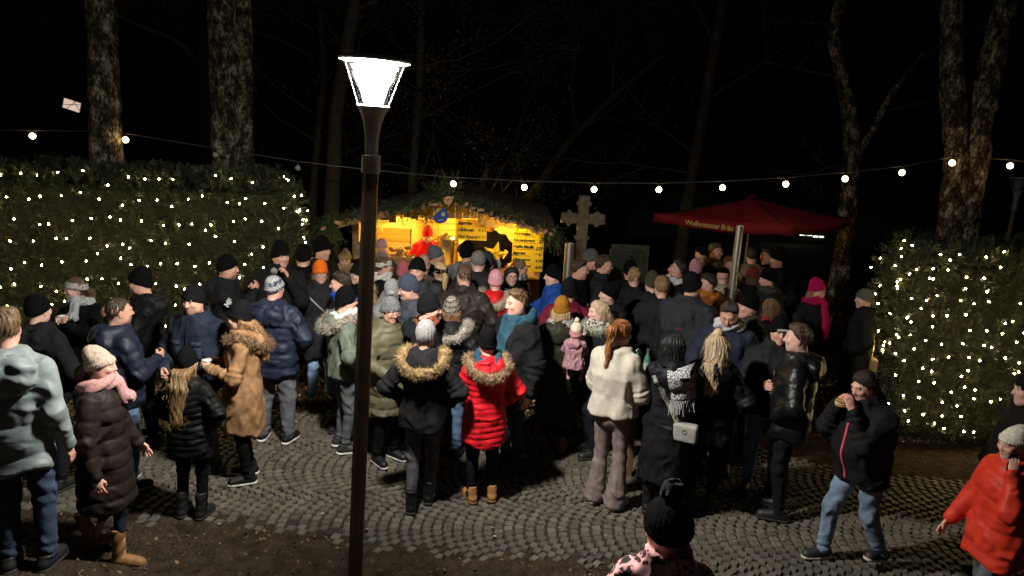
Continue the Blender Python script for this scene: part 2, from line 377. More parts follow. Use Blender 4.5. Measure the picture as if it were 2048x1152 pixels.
def person(S):
    g = S.get; H = S['H']; s = H / 1.75; sex = g('s', 'm'); bulk = g('w', 1.0); th = g('th', 0.028)
    seed = S['n']; far = S['at'][1] > 8.6; X, Y = S['at']
    root = thing('person', S['L'], 'person', (X, Y, S['z']), math.radians(S['f'] + 90), g('g'))
    root.scale = (s, s, s)
    cj = S['j']; ct = g('t', {}); jc = cj['c']
    if max(jc) < 0.012: k_ = np.random.default_rng(seed + 50).uniform(0.6, 1.7, 3); jc = tuple(float(x * (k_[0] * 0.85 + k_[i] * 0.15)) for i, x in enumerate(jc))   # no two blacks alike
    cell = 0.032 if far else (0.0235 if not g('big') else 0.0135)
    # ---- skeleton (reference units)
    sw = {'m': 0.195, 'f': 0.165, 'c': 0.16}[sex] * (0.55 + 0.45 * bulk)
    lean = g('lean', 0.0)
    def ln(p): return (p[0], p[1] - math.tan(lean) * max(0, p[2] - 0.9), p[2])
    arms = []
    for sd, pose in ((1, g('la', 'pocket')), (-1, g('ra', 'pocket'))):
        if isinstance(pose, str): tg, pole, hint, hp = ARM[pose]
        else: tg, pole, hint, hp = pose
        sh = ln((sd * sw * 0.97, 0.012, 1.382)); wt = ln((sd * tg[0] * (0.8 + 0.2 * bulk), tg[1], tg[2]))
        el, wr = ik(sh, wt, 0.285, 0.26, (sd * pole[0], pole[1], pole[2])); arms.append((sd, Vector(sh), el, wr, (sd * hint[0], hint[1], hint[2]), hp))
    st = g('stride', 0.0); hw = 0.092 if sex == 'm' else 0.085
    legs = []
    for sd in (1, -1):
        fx = sd * (hw + g('stance', 0.02)); fy = sd * st
        hip = (sd * hw, 0.0, 0.9); ank = (fx, fy + 0.02, 0.085 + (0.05 if sd * st > 0.1 else 0))
        kn = (sd * (hw + 0.008) * 0.5 + fx * 0.5, fy * 0.5 - 0.03 - abs(st) * 0.15, 0.49); legs.append((sd, hip, kn, ank))
    if g('sit'):                                          # carried: thighs forward, shins down
        legs = [(sd, (sd * 0.1, 0.0, 0.9), (sd * 0.16, -0.27, 0.86), (sd * 0.15, -0.25, 0.53)) for sd in (1, -1)]
    # ---- head frame
    neck = Vector(ln((0, 0.02, 1.47)))
    Rh = Matrix.Rotation(math.radians(g('hy', 0)), 4, 'Z') @ Matrix.Rotation(math.radians(g('hp', 4)), 4, 'X')
    HM = Matrix.Translation(neck) @ Rh @ Matrix.Translation((0, -0.035, 0.158)) @ Matrix.Scale(HS * g('hs', 1.06 if sex == 'c' else 1.0), 4)
    # ---- body: head, neck and hands on a continuous figure
    hcell = 0.014 if far else 0.0092
    V, Q, mk = head_template(sex, g('full', 1.0), hcell); tone = SKIN[g('sk', seed % 3)]
    hm = np.array(HM, f32); Vs = [V @ hm[:3, :3].T + hm[:3, 3]]; Qs = [Q]
    hc = g('hair', ('none', (0.03, 0.02, 0.014)))[1]
    Cs = [skin_cols(mk, tone, tuple(x * 0.6 for x in hc), g('beard'), sex == 'f')]
    n0 = len(V); S['hands'] = {}
    for sd, sh, el, wr, hint, hp in arms:
        ux = (wr - el).normalized()
        if isinstance(hp, tuple): hp, bend = hp; ux = (ux + Vector((sd * bend[0], bend[1], bend[2]))).normalized()
        uy = Vector(hint); uy = (uy - ux * uy.dot(ux)).normalized(); uz = ux.cross(uy)
        if hp:
            HV, HQ = hand_template(hp); HV = HV.copy(); q = HQ
            if sd > 0: HV[:, 2] *= -1; q = HQ[:, ::-1]
            B = np.array([[ux[i], uy[i], uz[i]] for i in range(3)], f32); hs = {'m': 1.0, 'f': 0.9, 'c': 0.85}[sex]
            o = np.array(wr + ux * 0.02, f32); Vs.append((HV * hs) @ B.T + o); Qs.append(q + n0); n0 += len(HV)
            red = np.clip((HV[:, 0] - 0.07) / 0.06, 0, 1)[:, None]; Cs.append(np.array(tone, f32) * (1 - red * np.array([0.02, 0.2, 0.22], f32)))
        palm = wr + ux * 0.085 + (uz if sd > 0 else -uz) * 0.042
        S['hands'][sd] = (palm, ux, uy)
    core = MB()
    core.tube([neck + Vector((0, 0.02, 0)), ln((0, 0.02, 1.3)), (0, 0.01, 1.0), (0, 0, 0.88)], [0.05, 0.1, 0.09, 0.1], 8)
    for sd, sh, el, wr, hint, hp in arms: core.tube([ln((0, 0.01, 1.38)), sh, el, wr], [0.04, 0.04, 0.03, 0.02], 6)
    for sd, hip, kn, ank in legs: core.tube([(0, 0, 0.92), hip, kn, ank], [0.07, 0.07, 0.04, 0.03], 6)
    cv = np.array(core.v, f32); quads = np.array([f for f in core.f if len(f) == 4], np.int32)
    Vs.append(cv); Qs.append(quads + n0); Cs.append(np.tile(np.array(tone, f32), (len(cv), 1)))
    link('body', mesh_np('body', np.concatenate(Vs), np.concatenate(Qs), attrmat('skin', 0.5, 0.25, 160, 0.35, 0.1), True, np.concatenate(Cs)), root)
    # ---- jacket or coat
    hem = cj.get('l', 0.82); q = cj.get('q', 0); fl = cj.get('fl', 0.0); t0 = th + cj.get('th', 0.0)
    if sex == 'm': prof = [(0.4, .19, .15), (0.82, .178, .138), (0.95, .182, .14), (1.1, .178, .132), (1.28, .192, .138), (1.36, .175, .122), (1.42, .13, .1), (1.48, .082, .084), (1.55, .07, .075)]
    else: prof = [(0.4, .19, .16), (0.82, .182, .145), (0.93, .18, .143), (1.1, .148, .118), (1.27, .165, .136), (1.35, .15, .118), (1.41, .115, .098), (1.47, .078, .08), (1.55, .066, .072)]
    pz, pa, pb = map(np.array, zip(*prof)); colh = cj.get('col', 1.515)
    amp = cj.get('qa', 0.016 if q else 0); fold = cj.get('w', 0.006 if q else 0.009)
    belly = g('belly', 0.0)
    def jf(p):
        x, y, z = p[:, 0], p[:, 1] + np.tan(lean) * np.maximum(0, p[:, 2] - 0.9), p[:, 2]
        zc = np.clip(z, 0.4, 1.55); a = np.interp(zc, pz, pa) * bulk + t0; b = np.interp(zc, pz, pb) * (0.5 + 0.5 * bulk) + t0
        f_ = np.maximum(0, 0.95 - z) * fl; a = a + f_; b = b + f_
        b = b + belly * np.exp(-((z - 1.08) / 0.17) ** 2) * (y < 0)
        th_ = 2.5; r = (np.abs(x / a) ** th_ + np.abs(y / b) ** th_) ** (1 / th_)
        d = (r - 1) * np.minimum(a, b) * 0.92
        if q:
            u = np.abs(np.sin(PI * (z + 0.012 * np.sin(x * 9 + seed)) / q)); d = d - amp * (u ** 0.42 - 0.68) * np.clip((1.47 - z) / 0.05, 0, 1)
        d = smax(d, z - colh, 0.02)
        d = smax(d, hem + 0.02 * np.sin(np.arctan2(y, x) * 3 + seed) * (hem < 0.8) - z, 0.03)
        for sd, sh, el, wr, hint, hp in arms:
            a1, u1 = cone(p, tuple(sh), tuple(el), 0.052 * (0.4 + 0.6 * bulk) + t0, 0.046 * (0.4 + 0.6 * bulk) + t0 * 0.9); a2, u2 = cone(p, tuple(el), tuple(wr), 0.046 * (0.4 + 0.6 * bulk) + t0 * 0.9, 0.033 + t0 * 0.55)
            if q:
                a1 = a1 - amp * 0.85 * (np.abs(np.sin(PI * u1 * 0.285 / q)) ** 0.42 - 0.68); a2 = a2 - amp * 0.8 * (np.abs(np.sin(PI * u2 * 0.26 / q)) ** 0.42 - 0.68)
            else:
                cr = 0.011 * np.exp(-((u1 - 1) * 4) ** 2); a1 = a1 - cr * np.sin(u1 * 34 + seed); a2 = a2 - 0.009 * np.sin(u2 * 26 + seed) * np.exp(-((u2 - 0.2) * 3) ** 2) - 0.007 * np.sin(u2 * 40) * (u2 > 0.7)
            tz = cone(p, ln((sd * 0.04, 0.02, 1.455)), tuple(sh + Vector((-sd * 0.012, 0, 0.004))), 0.055 + t0 * 0.7, 0.05 + t0)[0]     # slope from neck to shoulder
            arm = smin(smin(a1, a2, 0.03), tz, 0.03); d = smin(d, arm, 0.04)
        if cj.get('hood'):
            hz = float(cj['hood']); hb = smax(ell(p, ln((0, 0.14 + 0.02 * (hz - 1), 1.42 - 0.02 * hz)), (0.168 * hz, 0.078 * hz, 0.122 * hz)), -ell(p, ln((0, 0.1, 1.535)), (0.125 * hz, 0.095, 0.1)), 0.015)
            hb = hb + 0.007 * np.exp(-(x / 0.009) ** 2) - 0.007 * np.sin(z * 62 + 5 * np.abs(x) * 6 + seed) * np.clip((np.abs(x) - 0.03) * 12, 0, 1)
            hb = smin(hb, np.abs(ell(p, ln((0, 0.035, 1.475)), (0.125, 0.125, 0.055))) - 0.012, 0.03); hb = smax(hb, -(ell(p, ln((0, -0.02, 1.56)), (0.085, 0.13, 0.1))), 0.02)
            d = smin(d, hb - 0.006 * np.sin(x * 40 + seed) * (y > 0.05), 0.006)
        if cj.get('collar'):
            rr = np.sqrt(x * x + (y - 0.015) ** 2); cl = np.maximum(np.abs(rr - 0.092) - 0.013, np.abs(z - 1.515) - 0.042); d = smin(d, smax(cl, cl, 0.01), 0.02)
        rg = 1 - np.abs(waves(p * np.array([1, 1, 0.75], f32), seed + 3, 21, 3)) * 2.2; d = d - fold * 0.9 * np.clip(rg, -0.3, 1)
        wv = waves(p, seed, 17, 4); d = d - fold * np.sign(wv) * np.abs(wv) ** 1.4 - fold * 0.8 * waves(p * np.array([1, 1, 0.45], f32), seed + 5, 32, 3)
        return d
    xs = [abs(v.x) for a_ in arms for v in a_[1:4]]; ys = [v.y for a_ in arms for v in a_[1:4]]
    wm = 0.2 * bulk + 0.13 + fl * 0.5
    lo = (-max(xs + [wm]) - 0.12, min(ys + [-wm]) - 0.13 - belly - math.tan(abs(lean)) * 0.3, min(hem, min(v.z for a_ in arms for v in a_[1:4])) - 0.09); hi = (max(xs + [wm]) + 0.12, max(ys + [wm]) + 0.16, 1.62)
    V, Q = snet(jf, lo, hi, cell)
    jo = link(cj.get('n', 'jacket'), mesh_np('jacket', V, Q, g('jm') or cloth(jc, cj.get('k', 'nylon' if q else 'matte'))), root)
    if cj.get('fur'): fur_trim(root, cj['fur'], seed, ln)
    # ---- trousers
    tc = ct.get('c', (0.012, 0.013, 0.018)); tr = ct.get('r', 0.0); tf = ct.get('fl', 0.0); tcell = 0.05 if far else (0.036 if not (g('big') or ct) else 0.0205)
    def tfn(p):
        d = ell(p, (0, 0.005, 0.9), (0.155 * bulk + 0.01, 0.125 * bulk + 0.01, 0.15))
        for sd, hip, kn, ank in legs:
            lb = 0.5 + 0.5 * bulk
            a1, u1 = cone(p, hip, kn, (0.093 if sex == 'm' else 0.09) * lb + tr, 0.062 * lb + tr); a2, u2 = cone(p, kn, (ank[0], ank[1], ank[2] - (0.035 if tf else 0.0)), 0.062 * lb + tr, 0.049 + tr + tf)
            fo = ct.get('w', 1.0)
            a1 = a1 - 0.005 * fo * np.sin(u1 * 20 + 3 * p[:, 0] * 20 + seed) * (0.4 + u1); a2 = a2 - 0.008 * fo * np.sin(u2 * 42 + p[:, 0] * 25) * np.clip((u2 - 0.55) * 3, 0, 1) - 0.005 * fo * np.sin(u2 * 30) * np.exp(-(u2 * 5) ** 2)
            d = smin(d, smin(a1, a2, 0.03), 0.03)
        d = d - 0.005 * waves(p, seed + 9, 24, 3)
        return smax(d, ct.get('hemz', 0.055) - p[:, 2], 0.012)
    ext = abs(st) + (0.2 if not g('sit') else 0.4)
    V, Q = snet(tfn, (-0.3 - tf, -ext - 0.12, 0.0), (0.3 + tf, ext + 0.12, 1.08), tcell)
    link('trousers', mesh_np('trousers', V, Q, cloth(tc, ct.get('k', 'matte'))), root)
    # ---- shoes
    sp = g('sh', {}); sc_ = sp.get('c', (0.012, 0.011, 0.011)); shaft = sp.get('h', 0.11)
    for sd, hip, kn, ank in legs:
        up = ank[2] - 0.085; ang = Matrix.Translation((ank[0], ank[1], up)) @ Matrix.Rotation(math.radians(sd * 9), 4, 'Z') @ Matrix.Rotation(-0.25 if up > 0.01 else 0, 4, 'X')
        key = ('shoe', sc_, sp.get('sole'), shaft, far, sp.get('heel', 0))
        if key not in _shoe:
            def sf(p):
                d = cone(p, (0, 0.045, 0.045), (0, -0.15, 0.032), 0.042, 0.036)[0]; d = smin(d, cone(p, (0, -0.05, 0.05), (0, -0.13, 0.035), 0.045, 0.04)[0], 0.03)
                d = smin(d, cone(p, (0, 0.02, 0.06), (0, 0.015, max(shaft, 0.07)), 0.046, 0.054 if shaft > 0.2 else 0.046)[0], 0.03)
                d = d - 0.004 * np.sin(p[:, 2] * 55 + 2 * np.sin(p[:, 1] * 30)) * np.clip((p[:, 2] - 0.07) * 20, 0, 1)
                return smax(smax(d, 0.012 - p[:, 2], 0.006), p[:, 2] - shaft, 0.01)
            V, Q = snet(sf, (-0.08, -0.22, -0.01), (0.08, 0.12, shaft + 0.08), 0.014 if far else 0.009)
            m1 = mesh_np('shoe', V, Q, mat('shoe_leather', sc_, 0.55, 0.25, 18, 0.4, 50, spec=0.45))
            def so(p):
                r = np.minimum(cone(p * np.array([1, 1, 0], f32), (0, 0.045, 0), (0, -0.15, 0), 0.047, 0.041)[0], cone(p * np.array([1, 1, 0], f32), (0, -0.05, 0), (0, -0.13, 0), 0.051, 0.046)[0])
                return smax(r, np.abs(p[:, 2] - 0.012) - 0.013, 0.006)
            V, Q = snet(so, (-0.07, -0.22, -0.02), (0.07, 0.12, 0.04), 0.012 if far else 0.009)
            m2 = mesh_np('sole', V, Q, mat('rubber_sole', sp.get('sole', (0.03, 0.028, 0.026)), 0.8, 0.15, 20, 0.2, 60))
            _shoe[key] = (m1, m2)
        m1, m2 = _shoe[key]; so_ = link('shoe', m1, root, ang); link('sole', m2, so_)
    # ---- hat, hair, glasses, scarf
    if g('hair') and g('hair')[0] != 'none': hair(root, HM, *g('hair'), far=far, hat=bool(g('hat')) and g('hat')[0] != 'headband', seed=seed)
    if g('hat'): hat(root, HM, far, seed, *g('hat'))
    if g('gl'): glasses(root, HM, g('gl'))
    if g('scarf'): scarf(root, seed, far, ln, *g('scarf'))
    S['jf'] = jf; S['root'] = root; S['HM'] = HM; S['arms'] = arms; S['jo'] = jo
    bpy.context.view_layer.update() if g('hold') else None
    return root
_shoe = {}
_hat = {}
def ring_ell(p, grow): return ell(p, (0, 0.012, 0.03), (0.08 + grow, 0.1 + grow, 0.103 + grow))
def hat(root, HM, far, seed, kind, c, o=None):
    o = o or {}; h = 0.0105 if not far else 0.014; var = seed % 5
    key = (kind, tuple(c), far, tuple(sorted(o.items())), var)
    if key not in _hat:
        cut = o.get('cut', 0.036); sl = o.get('slouch', 0.0); rib = o.get('rib', 0.0022); nr = o.get('nr', 30); tall = o.get('tall', 0.03) + (0.0, 0.012, -0.012, 0.006, 0.02)[var]; sl = sl + (0, 0, 0.012, 0, 0.022)[var]; cut = cut + (0, -0.008, 0.006, -0.012, 0)[var]; cuffed = o.get('cuff', var != 3)
        def bf(p):
            x, y, z = p.T; an = np.arctan2(x, -(y - 0.012)); q = p.copy(); q[:, 1] -= sl * np.clip((z - 0.05) / 0.1, 0, 1.5)
            d = ell(q, (0, 0.014, 0.042), (0.091, 0.112, 0.104 + tall))
            zc = cut - 0.42 * (y + 0.09); e = z - zc                               # lower at the nape
            cuff = np.clip((0.058 - e) / 0.012, 0, 1) if cuffed else 0
            d = d - 0.008 * cuff - rib * np.sin(an * nr) - 0.004 * waves(p, seed % 3 + 3, 40, 3)
            d = d + 0.006 * np.clip(z - 0.1, 0, 1) * 10 * np.abs(np.sin(an * 2 + var))
            d = smax(d, -e, 0.012)
            return d
        def hb(p):
            y, z = p[:, 1], p[:, 2]; e = z - (0.052 - 0.28 * (y + 0.09)); d = np.abs(ring_ell(p, 0.012)) - 0.008 - 0.003 * np.sin(z * 150) - 0.004 * waves(p, 2, 60, 3); return smax(d, np.abs(e - 0.03) - 0.037, 0.01)
        def cap(p):
            x, y, z = p.T; d = smax(ell(p, (0, 0.012, 0.035), (0.09, 0.108, 0.102)), 0.052 - z, 0.008)
            b = smax(ell(p, (0, -0.115, 0.05), (0.075, 0.075, 0.03)), np.abs(z - 0.052 - 0.0) - 0.006, 0.004); return smin(d, b, 0.01)
        fn = {'beanie': bf, 'headband': hb, 'cap': cap}[kind]
        V, Q = snet(fn, (-0.13, -0.2, -0.12), (0.13, 0.2 + sl, 0.24), h)
        if o.get('stripe'):
            s1, s2 = o['stripe']; z = V[:, 2] + 0.42 * (V[:, 1] + 0.09) - cut; cc = np.tile(np.array(c, f32), (len(V), 1)); k = (np.sin(z * o.get('sf', 95)) > 0)
            cc[k] = s1; r = np.random.default_rng(1).random(len(V)); cc[r > 0.72] = s2
            me = mesh_np('hat', V, Q, attrmat('knit_pattern', 0.95, 0.8, 150, 0.1, 0.25, 0.006), True, cc)
        else: me = mesh_np('hat', V, Q, cloth(c, o.get('k', 'wool')))
        _hat[key] = me
    ho = link({'headband': 'headband', 'cap': 'cap'}.get(kind, 'beanie'), _hat[key], root, HM)
    if o.get('pom'):
        pr = o.get('pr', 0.05); V, Q = snet(lambda p: np.linalg.norm(p, axis=1) - pr - 0.012 * waves(p, 4, 110, 5), (-0.1,) * 3, (0.1,) * 3, 0.009)
        V2, F2 = tufts(V, Q, 500, 0.03, 0.004, seed, 0.3)
        po = link('pompom', mesh_np('pompom', V, Q, cloth(o['pom'], 'plush')), ho, Matrix.Translation((0, 0.02 + sl_of(o), 0.165 + o.get('tall', 0.03) + pr * 0.3)))
        link('pompom_strands', mesh_np('pompom_strands', V2, F2, cloth(o['pom'], 'plush'), False), ho, po.matrix_local.copy())
    return ho
def sl_of(o): return o.get('slouch', 0.0)
def tufts(V, Q, n, length, w, seed, jit=0.6, droop=0.0):
    """Short hair tufts: thin triangles standing on a surface."""
    r = np.random.default_rng(seed); qi = r.integers(0, len(Q), n); P = V[Q[qi]].mean(1)
    nr = np.cross(V[Q[qi, 2]] - V[Q[qi, 0]], V[Q[qi, 3]] - V[Q[qi, 1]]); nr /= np.maximum(np.linalg.norm(nr, axis=1), 1e-9)[:, None]
    d = nr + r.normal(0, jit, (n, 3)); d[:, 2] -= droop; d /= np.linalg.norm(d, axis=1)[:, None]
    sd = np.cross(d, r.normal(size=(n, 3))); sd /= np.maximum(np.linalg.norm(sd, axis=1), 1e-9)[:, None]
    L = length * r.uniform(0.5, 1.15, n)[:, None]
    T = np.stack([P - sd * w, P + sd * w, P + d * L], 1).reshape(-1, 3); return T.astype(f32), np.arange(3 * n).reshape(-1, 3)
def fur_trim(root, c, seed, ln):
    pts = [(-0.12, -0.12, 1.46), (-0.18, -0.02, 1.485), (-0.18, 0.1, 1.44), (-0.11, 0.2, 1.385), (0, 0.235, 1.365), (0.11, 0.2, 1.385), (0.18, 0.1, 1.44), (0.18, -0.02, 1.485), (0.12, -0.12, 1.46)]
    pts = [ln(p) for p in pts]
    def ff(p):
        d = None
        for a, b in zip(pts[:-1], pts[1:]):
            e = cone(p, a, b, 0.036, 0.036)[0]; d = e if d is None else smin(d, e, 0.03)
        return d - 0.012 * waves(p, seed, 60, 4)
    V, Q = snet(ff, (-0.28, -0.23, 1.26), (0.28, 0.34, 1.6), 0.013)
    cc = np.array(c, f32)[None] * (0.55 + 0.8 * np.random.default_rng(seed).random((len(V), 1)).astype(f32))
    fo = link('fur_trim', mesh_np('fur_trim', V, Q, attrmat('fur', 0.95, 0.8, 120, 0.1, 0.35, 0.006), True, cc), root)
    V2, F2 = tufts(V, Q, 3800, 0.045, 0.002, seed, 0.4, 0.25)
    c2 = np.repeat(np.array(c, f32)[None] * np.random.default_rng(seed).uniform(0.35, 1.6, (len(F2), 1)).astype(f32), 3, 0)
    link('fur_strands', mesh_np('fur_strands', V2, F2, attrmat('fur', 0.95, 0.8, 120, 0.1, 0.35, 0.006), False, c2), fo)
_hair = {}
def hair(root, HM, style, c, far=False, hat=False, seed=0, L=None):
    key = (style, tuple(c), far, hat, seed % 4)
    if key not in _hair:
        sv = seed % 4; Ld = {'long': 0.4, 'xlong': 0.52, 'bob': 0.17}.get(style, 0.3)
        def hf(p):
            x, y, z = p.T; an = np.arctan2(x, y)
            front = {'short': 0.094, 'buzz': 0.094, 'quiff': 0.098}.get(style, 0.08)
            g = 0.014 if style == 'short' else (0.004 if style == 'buzz' else 0.012)
            if style == 'quiff': g = 0.014
            zc = np.interp(y, [-0.12, -0.075, -0.02, 0.02, 0.1], [front + 0.012, front, 0.05, -0.015, -0.06]) if style in ('short', 'buzz', 'quiff') else np.interp(y, [-0.12, -0.075, -0.03, 0.02, 0.1], [front + 0.012, front, 0.0, -0.06, -0.08])
            e = np.clip((z - zc) / 0.045, 0, 1); e = e * e * (3 - 2 * e)                          # thin out towards the hairline
            base = ell(p, (0, 0.014, 0.032), (0.079, 0.1, 0.102)) - g * (0.15 + 1.0 * e) * (0.4 + 0.6 * np.clip((z - 0.03) / 0.08, 0, 1))
            if style in ('short', 'quiff'): base = smin(base, ell(p, (0.016 * (sv - 1.5), -0.022, 0.124), (0.056, 0.056, 0.026 if style == 'quiff' else 0.016)), 0.035)
            d = smax(base, zc - z, 0.012)
            if hat: d = smax(d, z - (0.05 - 0.42 * (y + 0.09)), 0.012)
            if style in ('long', 'xlong', 'bob'):
                sx = p * np.array([0.62, 1.35, 1], f32)
                if hat: sx = sx.copy()
                lo = smin(cone(sx, (0, 0.1, 0.03), (0, 0.26 if Ld > 0.2 else 0.15, -min(Ld, 0.2)), 0.062, 0.05)[0], cone(sx, (0, 0.26, -min(Ld, 0.2)), (0, 0.305, -Ld), 0.05, 0.03)[0], 0.04) * 0.75 if Ld > 0.2 else cone(sx, (0, 0.085, 0.03), (0, 0.11, -Ld), 0.062, 0.05)[0] * 0.8
                ax = p.copy(); ax[:, 0] = np.abs(x); sx2 = ax * np.array([1.15, 0.85, 1], f32)
                sd = cone(sx2, (0.088, 0.035, 0.03), (0.1, 0.02, -min(Ld, 0.2)), 0.024, 0.018)[0]
                dr_ = smin(lo, sd, 0.04)
                if hat: dr_ = smax(dr_, z - (0.05 - 0.42 * (y + 0.09)), 0.012)
                d = smin(d, dr_, 0.04)
            if style == 'pony':
                d = smin(d, smin(cone(p, (0, 0.1, 0.09), (0, 0.17, 0.05), 0.022, 0.036)[0], cone(p, (0, 0.17, 0.05), (0, 0.17, -0.27), 0.036, 0.016)[0], 0.03), 0.015)
            if style == 'lowpony':
                d = smin(d, smin(cone(p, (0, 0.1, 0.0), (0, 0.14, -0.05), 0.03, 0.036)[0], cone(p, (0, 0.14, -0.05), (0.03, 0.15, -0.3), 0.036, 0.016)[0], 0.03), 0.015)
            if style == 'bun': d = smin(d, np.linalg.norm((p - np.array([0, 0.09, 0.115], f32)), axis=1) - 0.042, 0.015)
            st = np.sin(an * 26 + 3 * np.sin(z * 22 + sv)) * 0.0035 + np.sin(x * 210 + y * 130 + 2.5 * np.sin(z * 30)) * 0.0025
            if style == 'curly': st = 0.02 * waves(p, sv, 60, 5)
            w = waves(p * np.array([1, 1, 0.4], f32), 11 + sv, 50, 4); return d - st - 0.007 * w
        lo = (-0.16, -0.17, -0.62 if style == 'xlong' else (-0.5 if style in ('long', 'pony', 'lowpony') else (-0.27 if style == 'bob' else -0.13))); hi = (0.16, 0.25, 0.2)
        V, Q = snet(hf, lo, hi, 0.015 if far else 0.0105)
        base = mesh_np('hair', V, Q, hairmat(c)); r = np.random.default_rng(seed); longs = style in ('long', 'xlong', 'bob', 'pony', 'lowpony', 'bun')
        n = (160 if far else 850) * (2 if style in ('long', 'xlong') else 1); qi = r.integers(0, len(Q), n * 3); P = V[Q[qi]].mean(1)
        P = P[P[:, 1] > (0.0 if longs else -0.2)][:n]; n = len(P); steps = 8 if style in ('long', 'xlong', 'pony', 'lowpony') else (5 if longs else 3); sl_ = 0.024 if longs else 0.011
        def grad(p):
            f0 = hf(p); return f0, np.stack([hf(p + np.eye(3, dtype=f32)[k] * 0.003) - f0 for k in range(3)], 1) / 0.003
        jit = r.normal(0, 0.22 if style != 'curly' else 1.2, (n, 3)); off = r.uniform(0.0, 0.005, n) + (r.random(n) < 0.08) * 0.012; path = []
        for k in range(steps + 1):
            f0, gr = grad(P.astype(f32)); gl_ = np.maximum(np.linalg.norm(gr, axis=1), 1e-6)[:, None]; nn = gr / gl_; P = P - nn * ((f0 - off) / gl_[:, 0])[:, None] * 0.7; path.append((P.copy(), nn))
            fl = np.array([0, 0.12, -1.0]) + jit if longs else np.array([0.15, 0.75, -0.45]) + jit
            if style in ('pony', 'bun'): tgt = np.array([0, 0.12, 0.1]) - P; up = (P[:, 1] < 0.11) & (P[:, 2] > -0.09); fl = np.where(up[:, None], tgt / np.linalg.norm(tgt, axis=1)[:, None] + jit * 0.3, fl)
            fl = fl - nn * (fl * nn).sum(1)[:, None]; fl /= np.maximum(np.linalg.norm(fl, axis=1), 1e-6)[:, None]; P = P + fl * sl_
        VV = []; wd = 0.002 if longs else 0.0015
        for k, (p_, nn) in enumerate(path):
            t_ = path[min(k + 1, steps)][0] - path[max(k - 1, 0)][0]; sd_ = np.cross(t_, nn); sd_ /= np.maximum(np.linalg.norm(sd_, axis=1), 1e-6)[:, None]; w_ = wd * (1 - 0.8 * k / steps); VV += [p_ - sd_ * w_, p_ + sd_ * w_]
        VV = np.stack(VV, 1); m_ = 2 * (steps + 1); ids = np.arange(n)[:, None] * m_; FF = np.concatenate([np.concatenate([ids + 2 * k, ids + 2 * k + 1, ids + 2 * k + 3, ids + 2 * k + 2], 1) for k in range(steps)])
        cc = np.repeat(np.array(c, f32)[None] * r.uniform(0.6, 1.7, (n, 1)), m_, 0)
        _hair[key] = (base, mesh_np('hair_strands', VV.reshape(-1, 3), FF, attrmat('hair_strand', 0.42, 0, 60, 0.45, 0.1), True, np.minimum(cc, 0.9)))
    a, b = _hair[key]; o = link('hair', a, root, HM); link('hair_strands', b, o)
def glasses(root, HM, c):
    m = MB()
    for sx in (-1, 1):
        M = Matrix.Rotation(PI / 2, 4, 'X') @ Matrix.Scale(0.85, 4, (0, 1, 0)); m.torus((sx * 0.032, -0.112, 0.016), 0.024, 0.0024, 18, 5, M)
        m.tube([(sx * 0.056, -0.11, 0.02), (sx * 0.08, -0.05, 0.02), (sx * 0.084, 0.01, 0.012)], 0.002, 5)
    m.tube([(-0.009, -0.114, 0.022), (0.009, -0.114, 0.022)], 0.002, 5)
    m.build('glasses', mat('spectacle_frame', c if isinstance(c, tuple) else (0.02, 0.015, 0.012), 0.35, 0.1, spec=0.5, bump=0), root, 60, HM)
def scarf(root, seed, far, ln, c, tail=0.0, k='wool', pattern=None):
    def sf(p):
        x, y, z = p[:, 0], p[:, 1] - ln((0, 0, 1.5))[1], p[:, 2]; an = np.arctan2(x, y)
        r = np.sqrt(x * x + (y - 0.01) ** 2); zz = z - 1.495 + 0.025 * np.cos(an)
        d = np.sqrt((r - 0.098) ** 2 * 0.8 + zz ** 2 * 0.5) - 0.04
        d = d - 0.007 * np.sin(an * 5 + z * 70 + seed) - 0.006 * waves(p, seed, 38, 4)
        if tail:
            y0 = ln((0, 0, 1.5))[1]
            t1 = smin(cone(p * np.array([1, 1.6, 1], f32), (0.035, (-0.13 + y0) * 1.6, 1.47), (0.05, (-0.19 + y0) * 1.6, 1.25), 0.055, 0.055)[0], cone(p * np.array([1, 1.6, 1], f32), (0.05, (-0.19 + y0) * 1.6, 1.25), (0.055, (-0.2 + y0) * 1.6, 1.47 - tail), 0.055, 0.06)[0], 0.03)
            d = smin(d, t1 * 0.8 - 0.006 * np.sin(x * 130), 0.02); d = smax(d, 1.45 - tail + 0.02 * np.sin(x * 120) - z, 0.004)
        return d
    V, Q = snet(sf, (-0.2, -0.36, 1.36 - tail), (0.2, 0.22, 1.64), 0.02 if far else 0.014)
    if pattern is not None:
        n = np.sin(V[:, 0] * 95 + 2 * np.sin(V[:, 2] * 70)) * np.sin(V[:, 2] * 105 + 2 * np.sin(V[:, 1] * 80)) > 0.05
        cc = np.where(n[:, None], np.array(pattern, f32), np.array(c, f32)); me = mesh_np('scarf', V, Q, attrmat('knit_pattern', 0.95, 0.8, 150, 0.1, 0.25, 0.006), True, cc)
    else: me = mesh_np('scarf', V, Q, cloth(c, k))
    link('scarf', me, root)

